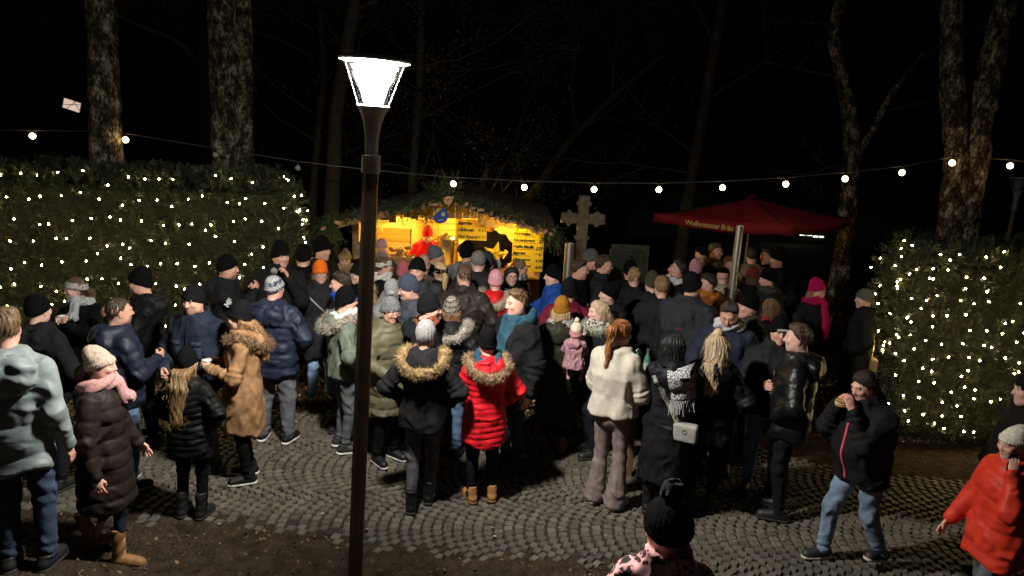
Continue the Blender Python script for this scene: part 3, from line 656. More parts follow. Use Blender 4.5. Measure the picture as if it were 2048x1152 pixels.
# ================================================================== SETTING
def struct(o): o['kind'] = 'structure'; return o
def bank(x, y):
    """Height of the soil: flat, with a low bank near the steps."""
    s = lambda t: np.clip(t, 0, 1) ** 2 * (3 - 2 * np.clip(t, 0, 1))
    return 0.26 * s((4.85 - y) / 0.5) * s((-2.35 - x) / 0.6)
def axis(lo, hi, fine0, fine1, step):
    a = list(np.arange(fine0, fine1 + 1e-6, step)); d = step
    while a[-1] < hi: d *= 1.35; a.append(a[-1] + d)
    d = step
    while a[0] > lo: d *= 1.35; a.insert(0, a[0] - d)
    return np.array(a)
gx = axis(-180, 180, -7.5, 8.0, 0.09); gy = axis(-60, 300, 2.4, 11.5, 0.08)
GX, GY = np.meshgrid(gx, gy, indexing='ij'); pts = np.stack([GX, GY, np.zeros_like(GX)], -1).reshape(-1, 3)
gz = bank(pts[:, 0], pts[:, 1]) + 0.008 * waves(pts, 3, 6.5, 5) + 0.006 * waves(pts, 8, 19, 5)
def path_near(x): return 5.2 - 0.11 * (x + 1.2) + 0.07 * math.sin(x * 2.3) + 0.04 * math.sin(x * 7.1)
def path_far(x): return 7.82 - 1.0 * (1 / (1 + math.exp(-(x - 3.0) * 2.2))) + 0.05 * math.sin(x * 3.1)
pn = np.array([path_near(v) for v in pts[:, 0]]); pf = np.array([path_far(v) for v in pts[:, 0]])
ins = np.clip((pts[:, 1] - pn - 0.04 - 0.1 * waves(pts, 12, 3.3, 4)) / 0.16, 0, 1) * np.clip((pf - pts[:, 1]) / 0.1, 0, 1) * (np.abs(pts[:, 0]) < 7)
pts[:, 2] = (gz + 0.014) * (1 - ins) + ins * -0.012
ni, nj = len(gx), len(gy); ii, jj = np.meshgrid(np.arange(ni - 1), np.arange(nj - 1), indexing='ij'); a0 = (ii * nj + jj).ravel()
soil = mat('bare_soil', (0.022, 0.015, 0.009), 0.95, 0.4, 7.5, 1.0, 30, spec=0.15, c2=(0.06, 0.043, 0.028), detail=9, bdist=0.05)
struct(link('ground', mesh_np('ground', pts, np.stack([a0, a0 + nj, a0 + nj + 1, a0 + 1], 1), soil)))

# ---- cobbled path laid in segmental arches
pv = MB(); xs = np.arange(-7.4, 6.81, 0.2)
top = [(x, path_near(x) + 0.02, 0.003) for x in xs] + [(x, path_far(x) + 0.05, 0.003) for x in xs]; nx = len(xs)
pv.raw(top + [(x, y, z - 0.1) for x, y, z in top], [(i, i + 1, nx + i + 1, nx + i) for i in range(nx - 1)] + [(i, 2 * nx + i, 2 * nx + i + 1, i + 1) for i in range(nx - 1)])
pave = struct(pv.build('cobbled_path', mat('joint_soil', (0.02, 0.015, 0.01), 0.95, 0.4, 14, 0.8, 60, c2=(0.035, 0.028, 0.02))))
stone_m = attrmat('granite_sett', 0.72, 0.75, 42, 0.4, 0.35, 0.009)
W_, R_, PITCH_S = 1.02, 0.69, 0.09; stones = []
for bnd in range(-1, 4):
    yc = 5.0 + W_ * bnd + W_ / 2
    for k in range(-104, 108):
        off = 0.5 * (k % 2) + random.uniform(-0.14, 0.14)
        for q in range(15):
            ph = (q + 0.25 + off - 7.5) / 14.3 * math.radians(95)
            if abs(ph) > math.radians(48): continue
            x = k * PITCH_S + R_ * (1 - math.cos(ph)) + 0.02 * math.sin(yc * 3 + k * 0.3); y = yc + R_ * math.sin(ph)
            if not (path_near(x) < y < path_far(x)) or abs(x) > 0.74 * y + 0.6: continue
            if y < path_near(x) + 0.16 and random.random() < 0.35: continue
            stones.append((x, y, ph, PITCH_S * math.cos(ph) * 0.95 - 0.009, 0.0785 + random.uniform(-0.007, 0.004)))
stones.sort(key=lambda t: t[1])
def stone_geo(sx, sy, r):
    """Top outline, worn shoulder and sides of one sett."""
    c = [(-sx, -sy), (0, -sy * r.uniform(0.96, 1.08)), (sx, -sy), (sx * r.uniform(0.96, 1.08), 0), (sx, sy), (0, sy * r.uniform(0.96, 1.08)), (-sx, sy), (-sx * r.uniform(0.96, 1.08), 0)]
    c = [(x * r.uniform(0.88, 1.03), y * r.uniform(0.88, 1.03)) for x, y in c]; v = []
    for s_, z in ((1.03, -0.02), (0.98, 0.007), (0.84, 0.018)): v += [(x * s_, y * s_, z + r.uniform(-0.0015, 0.0015)) for x, y in c]
    f = [(i + 8 * l, (i + 1) % 8 + 8 * l, (i + 1) % 8 + 8 * l + 8, i + 8 * l + 8) for l in range(2) for i in range(8)]; f.append(tuple(range(16, 24))); return v, f
rr = random.Random(3); variants = []
for _ in range(16):
    v, f = stone_geo(0.5, 0.5, rr); v = [(x, y, z) for x, y, z in v]
    me = bpy.data.meshes.new('cobblestone'); me.from_pydata(v, [], f); t = rr.uniform(0.75, 1.25); base = np.array((0.108, 0.094, 0.074)) * t * np.array([1, rr.uniform(0.97, 1.03), rr.uniform(0.9, 1.06)])
    a = me.attributes.new('Col', 'FLOAT_COLOR', 'POINT'); a.data.foreach_set('color', np.tile(np.array([*base, 1.0], f32), len(v))); me.materials.append(stone_m); variants.append(me)
inview = [t for t in stones if abs(t[0] + 0.05) < 0.66 * t[1] and t[1] > path_near(t[0]) + 0.1]
near = sorted(inview, key=lambda t: t[1])[:300]; nearset = set(map(id, near))
for x, y, ph, w, l in near:
    o = link('cobblestone', variants[rr.randrange(16)], pave); o.location = (x, y, rr.uniform(0.0, 0.007)); o.rotation_euler = (rr.uniform(-.03, .03), rr.uniform(-.03, .03), ph + rr.uniform(-0.07, 0.07)); o.scale = (w, l, 1)
sv, sf, scol = [], [], []
for t in stones:
    if id(t) in nearset: continue
    x, y, ph, w, l = t; v, f = stone_geo(w / 2, l / 2, rr); a = ph + rr.uniform(-0.07, 0.07); ca, sa = math.cos(a), math.sin(a); dz = rr.uniform(0, 0.007); n = len(sv)
    sv += [(x + px * ca - py * sa, y + px * sa + py * ca, pz + dz) for px, py, pz in v]; sf += [tuple(i + n for i in q) for q in f]
    b = np.array((0.108, 0.094, 0.074)) * rr.uniform(0.7, 1.25) * np.array([1, rr.uniform(0.97, 1.03), rr.uniform(0.9, 1.06)]); scol += [(*b, 1.0)] * len(v)
me = bpy.data.meshes.new('cobblestones_beyond'); me.from_pydata(sv, [], sf); a = me.attributes.new('Col', 'FLOAT_COLOR', 'POINT'); a.data.foreach_set('color', np.array(scol, f32).ravel()); me.materials.append(stone_m)
o = link('cobblestones_beyond', me, pave); o['kind'] = 'stuff'

# ---- loose litter on the soil: wood chips, dead leaves, grass
def flakes(name, P, size, asp, cols, seed, lift=0.006, tilt=0.5, m=None):
    r = np.random.default_rng(seed); n = len(P); yaw = r.uniform(0, 2 * PI, n); L = size * r.uniform(0.5, 1.3, n); Wd = L * asp * r.uniform(0.6, 1.3, n)
    d = np.stack([np.cos(yaw), np.sin(yaw), r.normal(0, tilt, n)], 1); d /= np.linalg.norm(d, axis=1)[:, None]
    s_ = np.cross(d, np.stack([r.normal(0, tilt, n), r.normal(0, tilt, n), np.ones(n)], 1)); s_ /= np.linalg.norm(s_, axis=1)[:, None]; nn = np.cross(s_, d)
    c = P + np.array([0, 0, lift]) + np.abs(d[:, 2:3]) * L[:, None] * 0.5 * np.array([0, 0, 1])
    V = np.stack([c - d * L[:, None] * .5, c + s_ * Wd[:, None] * .5 + nn * L[:, None] * .08, c + d * L[:, None] * .5, c - s_ * Wd[:, None] * .5 + nn * L[:, None] * .08], 1).reshape(-1, 3)
    F_ = np.arange(4 * n).reshape(-1, 4); cc = np.array(cols, f32)[r.integers(0, len(cols), n)] * r.uniform(0.5, 1.25, (n, 1)); cc = np.repeat(cc, 4, 0)
    o = link(name, mesh_np(name, V, F_, m or attrmat('dry_litter', 0.85, 0.3, 80, 0.2, 0.2), False, cc)); o['kind'] = 'stuff'; return o
r = np.random.default_rng(5); n = 26000
x = r.uniform(-7, 5.2, n); y = 7.8 + 4.2 * r.random(n) ** 1.3; keep = y > np.array([path_far(v) for v in x]) - 0.02 + 0.08 * r.normal(size=n)
P_ = np.stack([x, y, np.zeros(n)], 1)[keep]
tag(flakes('wood_chips', P_, 0.055, 0.42, [(0.5, 0.3, 0.14), (0.36, 0.2, 0.09), (0.6, 0.4, 0.21), (0.24, 0.13, 0.06), (0.45, 0.23, 0.09)], 2), 'pale brown wood chips and dead leaves strewn behind the cobbles', 'wood chips')
n = 9500; x = r.uniform(-5, 4.6, n); y = r.uniform(3.0, 6.0, n); keep = np.array([y[i] < path_near(x[i]) + 0.12 * r.random() for i in range(n)])
P_ = np.stack([x, y, bank(x, y)], 1)[keep]
tag(flakes('dead_leaves', P_, 0.04, 0.55, [(0.12, 0.065, 0.03), (0.2, 0.12, 0.06), (0.08, 0.05, 0.03), (0.16, 0.13, 0.09), (0.07, 0.06, 0.025)], 4), 'small brown dead leaves and crumbs on the bare soil strip', 'leaves')
n = 420; x = r.uniform(-5, 5, n); y = r.uniform(5.3, 7.9, n)
tag(flakes('path_litter', np.stack([x, y, np.full(n, 0.024)], 1), 0.035, 0.5, [(0.16, 0.1, 0.05), (0.3, 0.27, 0.22), (0.2, 0.14, 0.08)], 6), 'scattered bits of leaf and paper on the cobbles', 'litter')
n = 9000; x = r.uniform(-5, 4.6, n); y = r.uniform(3.2, 5.6, n); keep = (waves(np.stack([x, y, 0 * x], 1), 2, 3.0, 4) > 0.15) & np.array([y[i] < path_near(x[i]) for i in range(n)])
P_ = np.stack([x, y, bank(x, y)], 1)[keep]; n = len(P_); yaw = r.uniform(0, 2 * PI, n); hgt = r.uniform(0.015, 0.05, n)
V = np.stack([P_ + np.stack([np.cos(yaw), np.sin(yaw), 0 * yaw], 1) * 0.003, P_ - np.stack([np.cos(yaw), np.sin(yaw), 0 * yaw], 1) * 0.003, P_ + np.stack([np.sin(yaw) * hgt * .7, -np.cos(yaw) * hgt * .7, hgt], 1)], 1).reshape(-1, 3)
o = link('grass', mesh_np('grass', V, np.arange(3 * n).reshape(-1, 3), mat('grass_blade', (0.05, 0.06, 0.02), 0.8, 0.4, 3, 0, c2=(0.1, 0.085, 0.035)), False)); o['kind'] = 'stuff'; tag(o, 'short sparse grass tufts on the soil strip', 'grass')

# ---- street lamp in front (lit) and its twin far off (unlit)
def street_lamp(loc, label, lit, tilt=0.0, s=1.0):
    t = thing('street_lamp', label, 'street lamp', loc); t.rotation_euler = (0, tilt, 0); t.scale = (s, s, s)
    dark = mat('brown_pole_paint', (0.13, 0.09, 0.055), 0.45, 0.2, 8, 0.15, 40, spec=0.5); grey = mat('grey_lamp_paint', (0.5, 0.48, 0.44), 0.5, 0.1, 10, 0.1, 60, spec=0.4)
    pole = MB(); prof = []
    n = 16
    for z in (0.0, 2.2, 3.02):
        prof.append([(0.052 * (1 if k % 2 else 0.93) * math.cos(2 * PI * k / n), 0.052 * (1 if k % 2 else 0.93) * math.sin(2 * PI * k / n), z) for k in range(n)])
    v = sum(prof, []); pole.raw(v, [(i * n + k, i * n + (k + 1) % n, i * n + n + (k + 1) % n, i * n + n + k) for i in range(2) for k in range(n)]); pole.build('pole', dark, t)
    MB().lathe([(0.085, 0), (0.085, 0.02), (0.07, 0.03)], 20).build('base_plate', dark, t, 40)
    MB().lathe([(0.058, 2.985), (0.061, 2.99), (0.061, 3.095), (0.055, 3.1)], 24).build('collar', grey, t, 40)
    MB().lathe([(0.042, 3.1), (0.042, 3.16), (0.046, 3.22), (0.056, 3.29), (0.074, 3.35), (0.1, 3.398), (0.104, 3.402), (0.1, 3.41), (0.0, 3.41)], 28).build('neck_cone', grey, t, 35)
    MB().lathe([(0.104, 3.412), (0.198, 3.668)], 28).build('glass_cone', clear('lamp_glass', (0.96, 0.98, 1.0), 0.1), t, 60)
    for k in range(6):
        w = 2 * PI * k / 6 + 0.2; MB().box((-0.004, -0.002, 0), (0.004, 0.002, 0.262), 0, Matrix.Translation((0.095 * math.cos(w), 0.095 * math.sin(w), 3.412)) @ Matrix.Rotation(w, 4, 'Z') @ Matrix.Rotation(0.33, 4, 'Y') @ Matrix.Rotation(PI / 2, 4, 'Z')).build('reflector_fin', mat('satin_fin', (0.45, 0.46, 0.5), 0.3, 0.1, metal=0.4, bump=0), t)
    lid = MB().lathe([(0.196, 3.668), (0.222, 3.672), (0.226, 3.684), (0.2, 3.698), (0.1, 3.712), (0.0, 3.716)], 36).build('lid', mat('white_lid', (0.7, 0.7, 0.68), 0.5, 0.05, bump=0), t, 50)
    gl = MB().lathe([(0.0, 3.42), (0.06, 3.42), (0.072, 3.46), (0.108, 3.58), (0.15, 3.645), (0.0, 3.655)], 28)
    if lit:
        gl.build('light_diffuser', glow_through('lamp_glow', (1.0, 0.96, 0.9), 5.0), t, 60)
        if True:
            ld = bpy.data.lights.new('lamp_bulb', 'POINT'); ld.energy = LAMP_WATTS * 0.3; ld.color = (1.0, 0.94, 0.84); ld.shadow_soft_size = 0.08
            lo = bpy.data.objects.new('lamp_bulb', ld); col.objects.link(lo); lo.parent = t; lo.location = (0, 0, 3.61)
            ld = bpy.data.lights.new('lamp_panel', 'AREA'); ld.shape = 'DISK'; ld.size = 0.27; ld.energy = LAMP_WATTS * 0.42; ld.color = (1.0, 0.94, 0.84)
            lo = bpy.data.objects.new('lamp_panel', ld); col.objects.link(lo); lo.parent = t; lo.location = (0, 0, 3.66)
    else: gl.build('light_diffuser', mat('dim_diffuser', (0.4, 0.4, 0.4), 0.4, bump=0), t, 60)
    return t
street_lamp((-1.04, 4.7, 0), 'lit conical street lamp on a brown fluted pole in the foreground', True, 0.032)
street_lamp((10.9, 16.0, -0.9), 'unlit conical street lamp standing in the dark beyond the lit hedge', False, 0.0)

# ---- hedges, each with a net of fairy lights
leaf_m = attrmat('hedge_leaf', 0.55, 0.0, 60, 0.4, 0.2)
def hedge(A, B, depth, hgt, label, nt, seed, rows, sparse, rag=0.0):
    A = Vector((*A, 0)); B = Vector((*B, 0)); L = (B - A).length; u = (B - A).normalized(); v = Vector((-u.y, u.x, 0))
    if v.y < 0 and abs(v.y) > abs(v.x): v = -v
    if v.dot(A) < 0: v = -v
    t = thing('hedge', label, 'hedge', tuple(A)); r = np.random.default_rng(seed)
    U = np.array(u); Vv = np.array(v); Z = np.array((0, 0, 1.0))
    faces = [('f', L * hgt), ('t', L * depth), ('e0', depth * hgt), ('e1', depth * hgt)]; tot = sum(a for _, a in faces)
    def surf(fc, n):
        a = r.random(n); b = r.random(n)
        if fc == 'f': q = np.outer(a * L, U) + np.outer(b * hgt, Z); nr = -Vv
        elif fc == 't': q = np.outer(a * L, U) + np.outer(b * depth, Vv) + hgt * Z; nr = Z
        elif fc == 'e0': q = np.outer(a * depth, Vv) + np.outer(b * hgt, Z); nr = -U
        else: q = L * U + np.outer(a * depth, Vv) + np.outer(b * hgt, Z); nr = U
        return q, np.tile(nr, (n, 1))
    def bulge(q): return 0.07 * waves(q + np.array(A), seed, 2.6, 4) + 0.085 * waves(q + np.array(A), seed + 1, 8, 4)
    def soften(q):
        """Round the top corners."""
        z = q[:, 2]; k = np.clip((z - hgt + 0.3) / 0.3, 0, 1) ** 2 * 0.14
        du = q @ U; dv = q @ Vv; return q + np.outer(np.where(dv < depth / 2, k, -k), Vv) + np.outer(np.where(du < L / 2, k * (du < 0.4), -k * (du > L - 0.4)), U)
    Vs, Cs = [], []
    for fc, ar in faces:
        n = int(nt * ar / tot); q, nr = surf(fc, n); inner = r.random(n) ** 1.7 * 0.22; q = soften(q); q = q + nr * (bulge(q) - inner)[:, None]
        d = nr * 0.75 + r.normal(0, 0.45, (n, 3)) + np.array([0, 0, 0.35]); d /= np.linalg.norm(d, axis=1)[:, None]
        sd = np.cross(d, r.normal(size=(n, 3))); sd /= np.linalg.norm(sd, axis=1)[:, None]; up = np.cross(sd, d)
        cl = waves(q + np.array(A), seed + 2, 4.5, 4); base = np.where((r.random(n) < 0.1)[:, None], np.array((0.034, 0.024, 0.008)), np.where((cl > 0.1)[:, None], np.array((0.021, 0.028, 0.007)), np.array((0.009, 0.016, 0.0055)))) * r.uniform(0.5, 1.5, (n, 1))
        for k in range(7):
            tt = 0.012 + 0.014 * k; sgn = 1 if k % 2 else -1; ll = (0.042 - 0.003 * k) * r.uniform(0.7, 1.3, (n, 1)); w = 0.0075 * r.uniform(0.7, 1.3, (n, 1))
            o = q + d * tt; ld = d * 0.75 + sd * sgn * 0.8 + up * r.normal(0, 0.3, (n, 1)); ld /= np.linalg.norm(ld, axis=1)[:, None]; wd = np.cross(ld, up); wd /= np.maximum(np.linalg.norm(wd, axis=1), 1e-6)[:, None]
            Vs.append(np.stack([o, o + ld * ll * .45 + wd * w, o + ld * ll, o + ld * ll * .45 - wd * w], 1).reshape(-1, 3)); Cs.append(np.repeat(base * r.uniform(0.8, 1.2, (n, 1)), 4, 0))
    V = np.concatenate(Vs); link('foliage', mesh_np('foliage', V, np.arange(len(V)).reshape(-1, 4), leaf_m, False, np.concatenate(Cs)), t)
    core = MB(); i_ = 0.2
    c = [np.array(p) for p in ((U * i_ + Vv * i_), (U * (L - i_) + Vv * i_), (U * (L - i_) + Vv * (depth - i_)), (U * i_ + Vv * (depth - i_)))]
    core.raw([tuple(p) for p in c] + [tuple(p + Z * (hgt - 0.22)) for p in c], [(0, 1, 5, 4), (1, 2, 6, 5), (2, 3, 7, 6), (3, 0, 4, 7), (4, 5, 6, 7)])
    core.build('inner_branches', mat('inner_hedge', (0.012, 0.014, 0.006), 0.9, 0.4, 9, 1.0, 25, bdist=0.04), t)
    tw = MB()
    for k in range(int(L * 26)):
        q, nr = surf('f', 1); q = q[0]; p0 = q + Vv * 0.1; pp = [p0]
        dr = -Vv * 0.3 + np.array((r.normal(0, .5), 0, 1.0))
        for j in range(4): pp.append(pp[-1] + dr / np.linalg.norm(dr) * 0.09); dr = dr + r.normal(0, 0.35, 3) - Vv * 0.12
        if pp[-1][2] < hgt + 0.05: tw.tube(pp, [0.005, 0.004, 0.003, 0.0025, 0.0015], 4, False)
    tw.build('twig_tangle', mat('hedge_twig', (0.09, 0.06, 0.035), 0.8, 0.3, 9, 0.2), t)['kind'] = 'stuff'
    # the light net is a thing of its own, hung over the hedge
    nt_ = thing('fairy_light_net', 'net of warm white fairy lights hung over ' + ('the long hedge behind the smokers' if rows == 10 else 'the shorter hedge at the path end'), 'fairy lights', tuple(A), 0)
    bm = MB().lathe_sc([(math.sin(PI * i / 5), -math.cos(PI * i / 5)) for i in range(6)], 8, (0, 0, 0), 0.0088, (1, 1, 1.25)).mesh('fairy_bulb', emit('fairy_glow', (1.0, 0.76, 0.34), 120.0), 180)
    sp = []
    for i in range(rows):
        z0 = hgt + 0.02 - (hgt - 0.35) * i / (rows - 1)
        m = int(L / sparse); ph = r.uniform(0, 1)
        for j in range(m + 1):
            a = (j + 0.5 * (i % 2) + r.normal(0, 0.22)) * sparse; z = z0 - 0.1 * abs(math.sin(a * 2.1 + ph)) + r.normal(0, 0.03)
            if not 0.02 < a < L - 0.02: continue
            if r.random() < rag * a / L or (i == 0 and r.random() < 0.3): continue
            q = a * U + max(min(z, hgt + 0.01), 0.1) * Z; q = soften(q[None])[0]; q = q + (-Vv) * (float(bulge(q[None])[0]) + 0.045); sp.append(q)
    e = 'e1' if rows == 10 else 'e0'; q, nr = surf(e, 42 if rows == 10 else 36); q = soften(q); q = q[q[:, 2] > 0.9]; nr = nr[:len(q)]; sp += list(q + nr * (bulge(q) + 0.04)[:, None])
    cable = MB(); sp2 = sorted(sp, key=lambda p: (round(p[2] / 0.3), float(p @ U)))
    for p, q in zip(sp2[:-1], sp2[1:]):
        if np.linalg.norm(p - q) < 0.75: m_ = (p + q) / 2 - Z * 0.03 + Vv * 0.02; cable.tube([p, m_, q], 0.0018, 3, False)
    cable.build('net_wire', mat('dark_green_cable', (0.01, 0.02, 0.01), 0.5, bump=0), nt_)['kind'] = 'stuff'
    for p in sp[:290]: o = link('fairy_bulb', bm, nt_); o.location = tuple(p); o.rotation_euler = (r.uniform(-.8, .8), r.uniform(-.8, .8), 0)
    return t
hedge((-7.6, 7.75), (-2.72, 8.75), 1.0, 2.58, 'long tall clipped evergreen hedge covered in fairy lights behind the smokers', 15000, 11, 10, 0.185, 0.0)
hedge((4.28, 7.8), (7.7, 7.15), 1.1, 2.26, 'shorter clipped evergreen hedge with fairy lights at the path end', 11000, 21, 13, 0.165, 0.7)

# ---- trees
bark = None
def bark_mat():
    global bark
    if bark: return bark
    m, nt, b = nodemat('lichen_bark'); N = nt.nodes; L = nt.links
    tc = N.new('ShaderNodeTexCoord'); mp = N.new('ShaderNodeMapping'); mp.inputs['Scale'].default_value = (1, 1, 0.55); L.new(tc.outputs['Object'], mp.inputs['Vector'])
    n1 = N.new('ShaderNodeTexNoise'); n1.inputs['Scale'].default_value = 10; n1.inputs['Detail'].default_value = 8; n1.inputs['Roughness'].default_value = 0.72; L.new(mp.outputs['Vector'], n1.inputs['Vector'])
    r1 = N.new('ShaderNodeValToRGB'); e = r1.color_ramp.elements; e[0].position = 0.38; e[0].color = (0.018, 0.014, 0.009, 1); e[1].position = 0.66; e[1].color = (0.52, 0.5, 0.4, 1)
    for p, c in ((0.47, (0.05, 0.038, 0.022, 1)), (0.53, (0.14, 0.11, 0.07, 1)), (0.58, (0.24, 0.22, 0.15, 1))): q = e.new(p); q.color = c
    n3 = N.new('ShaderNodeTexNoise'); n3.inputs['Scale'].default_value = 38; n3.inputs['Detail'].default_value = 5; L.new(mp.outputs['Vector'], n3.inputs['Vector'])
    mx = N.new('ShaderNodeMath'); mx.operation = 'MULTIPLY_ADD'; mx.inputs[1].default_value = 0.45; L.new(n3.outputs['Fac'], mx.inputs[0])
    sb = N.new('ShaderNodeMath'); sb.operation = 'SUBTRACT'; sb.inputs[1].default_value = 0.225; L.new(n1.outputs['Fac'], sb.inputs[0]); L.new(sb.outputs[0], mx.inputs[2])
    L.new(mx.outputs[0], r1.inputs['Fac']); L.new(r1.outputs['Color'], b.inputs['Base Color']); b.inputs['Roughness'].default_value = 0.92; b.inputs['Specular IOR Level'].default_value = 0.15
    bp = N.new('ShaderNodeBump'); bp.inputs['Strength'].default_value = 1.0; bp.inputs['Distance'].default_value = 0.03; L.new(mx.outputs[0], bp.inputs['Height']); L.new(bp.outputs['Normal'], b.inputs['Normal'])
    bark = m; return m
def limb(name, pts, rads, parent, n=16, seed=0, m_=None):
    """A knobbly limb through the points."""
    P = np.array(pts, float); d = np.r_[0, np.cumsum(np.linalg.norm(np.diff(P, axis=0), axis=1))]; m = max(8, int(d[-1] / 0.12)); tt = np.linspace(0, d[-1], m)
    C_ = np.stack([np.interp(tt, d, P[:, k]) for k in range(3)], 1)
    for _ in range(3): C_[1:-1] = (C_[:-2] + 2 * C_[1:-1] + C_[2:]) / 4
    R = np.interp(tt, d, rads); r = np.random.default_rng(seed); V = []
    for i in range(m):
        t = C_[min(i + 1, m - 1)] - C_[max(i - 1, 0)]; t /= np.linalg.norm(t); a = np.cross(t, (0.1, 0.99, 0.05)); a /= np.linalg.norm(a); b = np.cross(t, a)
        for k in range(n): w = 2 * PI * k / n; V.append(C_[i] + (a * math.cos(w) + b * math.sin(w)) * R[i])
    V = np.array(V); cen = np.repeat(C_, n, 0); dr = V - cen; rad = np.repeat(R, n)[:, None]; V = cen + dr * (1 + 0.16 * waves(V, seed, 7, 5)[:, None] + 0.07 * waves(V, seed + 1, 22, 4)[:, None])
    i, k = np.meshgrid(np.arange(m - 1), np.arange(n), indexing='ij'); i = i.ravel(); k = k.ravel(); F_ = np.stack([i * n + k, i * n + (k + 1) % n, (i + 1) * n + (k + 1) % n, (i + 1) * n + k], 1)
    return link(name, mesh_np(name, V, F_, m_ or bark_mat()), parent)
def twigs(parent, starts, depth, seed, length, leaves=0, rad=0.03):
    """Bare branching twigs and the few dead leaves left on them, joined as the crown."""
    r = random.Random(seed); m = MB(); tips = []
    def grow(p, d, L, R, lv):
        pp = [p]; n = 4
        for k in range(n):
            d = (d + Vector((r.gauss(0, .16), r.gauss(0, .16), r.gauss(0.02, .14)))).normalized(); p = p + d * L / n; pp.append(p)
            if lv > 0 and k > 0 and r.random() < 0.8: grow(p, (d + Vector((r.gauss(0, .75), r.gauss(0, .75), r.gauss(.1, .55)))).normalized(), L * r.uniform(.45, .75), R * .5, lv - 1)
            if lv <= 1: tips.append(p)
        m.tube(pp, [R * (1 - 0.17 * i) for i in range(n + 1)], 5 if R > .02 else 3, False)
        if lv > 0: grow(p, d, L * .7, R * .55, lv - 1)
    for p, d in starts: grow(Vector(p), Vector(d).normalized(), length, rad, depth)
    m.build('crown', mat('dark_twig', (0.03, 0.022, 0.014), 0.9, 0.3, 9, 0.2, c2=(0.06, 0.045, 0.03)), parent)
    if leaves and tips:
        rr_ = np.random.default_rng(seed); T = np.array([tuple(tips[r.randrange(len(tips))]) for _ in range(leaves)]) + rr_.normal(0, 0.07, (leaves, 3)); n = leaves
        d = rr_.normal(size=(n, 3)); d[:, 2] -= 0.8; d /= np.linalg.norm(d, axis=1)[:, None]; s_ = np.cross(d, rr_.normal(size=(n, 3))); s_ /= np.linalg.norm(s_, axis=1)[:, None]; L = rr_.uniform(.025, .06, (n, 1))
        V = np.stack([T, T + d * L * .5 + s_ * L * .3, T + d * L, T + d * L * .5 - s_ * L * .3], 1).reshape(-1, 3); cc = np.repeat(np.array((0.08, 0.05, 0.028)) * rr_.uniform(.5, 1.4, (n, 1)), 4, 0)
        link('dead_leaves', mesh_np('dead_leaves', V, np.arange(4 * n).reshape(-1, 4), attrmat('dry_litter'), False, cc), parent)
def tree(label, loc, limbs, tw=None, cat='tree'):
    t = thing('tree', label, cat, (loc[0], loc[1], 0))
    for i, (nm, pts, rads) in enumerate(limbs): limb(nm, pts, rads, t, 18 if rads[0] > .12 else 10, int(loc[0] * 37 + i * 5) % 97 + 3, mat('dark_twig', (0.03, 0.022, 0.014), 0.9, 0.3, 9, 0.2, c2=(0.06, 0.045, 0.03)) if loc[1] > 12.1 and loc[1] != 13.0 else None)  # trunks farther back get a darker colour in place of fading light
    if tw: twigs(t, *tw)
    return t
tree('thick lichen covered trunk rising behind the long lit hedge beside a bulb', (-5.62, 10.0), [('trunk', [(-.1, 0, -.1), (-.02, 0, 1.5), (0, 0, 2.8), (.03, 0.05, 4.2), (0, 0.1, 6.5), (.1, .1, 8)], [.3, .23, .205, .195, .18, .15])], ([((0, .1, 6), (.8, .2, .6)), ((0, .1, 6.6), (-.8, .1, .5))], 3, 3, 1.6, 500, .05))
tree('broad pale trunk forked behind the long lit hedge', (-4.45, 11.2), [('trunk', [(0, 0, -.1), (0, 0, 2.4), (.02, 0, 4.5), (-.02, 0, 8)], [.3, .23, .22, .17]), ('stem', [(.12, .1, 0), (.24, .1, 2.4), (.27, .1, 4.5), (.35, .1, 8)], [.2, .14, .13, .1])], ([((0, 0, 5.5), (.7, .3, .6))], 3, 5, 1.6, 400, .05))
tree('slim dim trunk between the two thick ones', (-5.35, 12.6), [('trunk', [(0, 0, 0), (0, 0, 3), (.05, 0, 4.4), (.0, 0, 8)], [.17, .13, .12, .08]), ('branch', [(0, 0, 4.0), (-.35, 0, 4.45), (-1.3, 0, 4.75), (-2.0, .1, 5.2)], [.06, .045, .03, .02])])
tree('slim dim trunk at the far dark side of the long hedge', (-8.0, 12.5), [('trunk', [(0, 0, 0), (0.05, 0, 3), (.1, 0, 5), (.15, 0, 8)], [.15, .12, .11, .08])])
tree('slim pale trunk behind the street lamp', (-3.15, 12.2), [('trunk', [(0, 0, 0), (.05, 0, 2), (.12, 0, 3.4), (.4, 0, 5), (.7, .2, 7)], [.16, .12, .115, .1, .06])], ([((.3, 0, 4.4), (-.7, .1, .5)), ((.4, 0, 5), (.8, -.1, .5)), ((.2, 0, 3.8), (.9, -.3, .3))], 4, 8, 1.7, 1800, .04))
tree('forked lichen covered twin trunk behind the shorter hedge with a bulb in its fork', (6.35, 10.5), [('trunk', [(-.08, 0, 0), (-.06, 0, 1.8), (-.06, 0, 2.6), (-.17, 0, 3.3), (-.42, 0, 4.3), (-.6, 0, 5.4), (-.7, .1, 8)], [.24, .2, .18, .155, .145, .13, .1]), ('stem', [(.16, 0, 0), (.16, 0, 1.8), (.14, 0, 2.7), (.1, 0, 3.3), (.12, .05, 4.3), (.2, .1, 5.5), (.3, .1, 8)], [.24, .2, .185, .18, .17, .15, .12])])
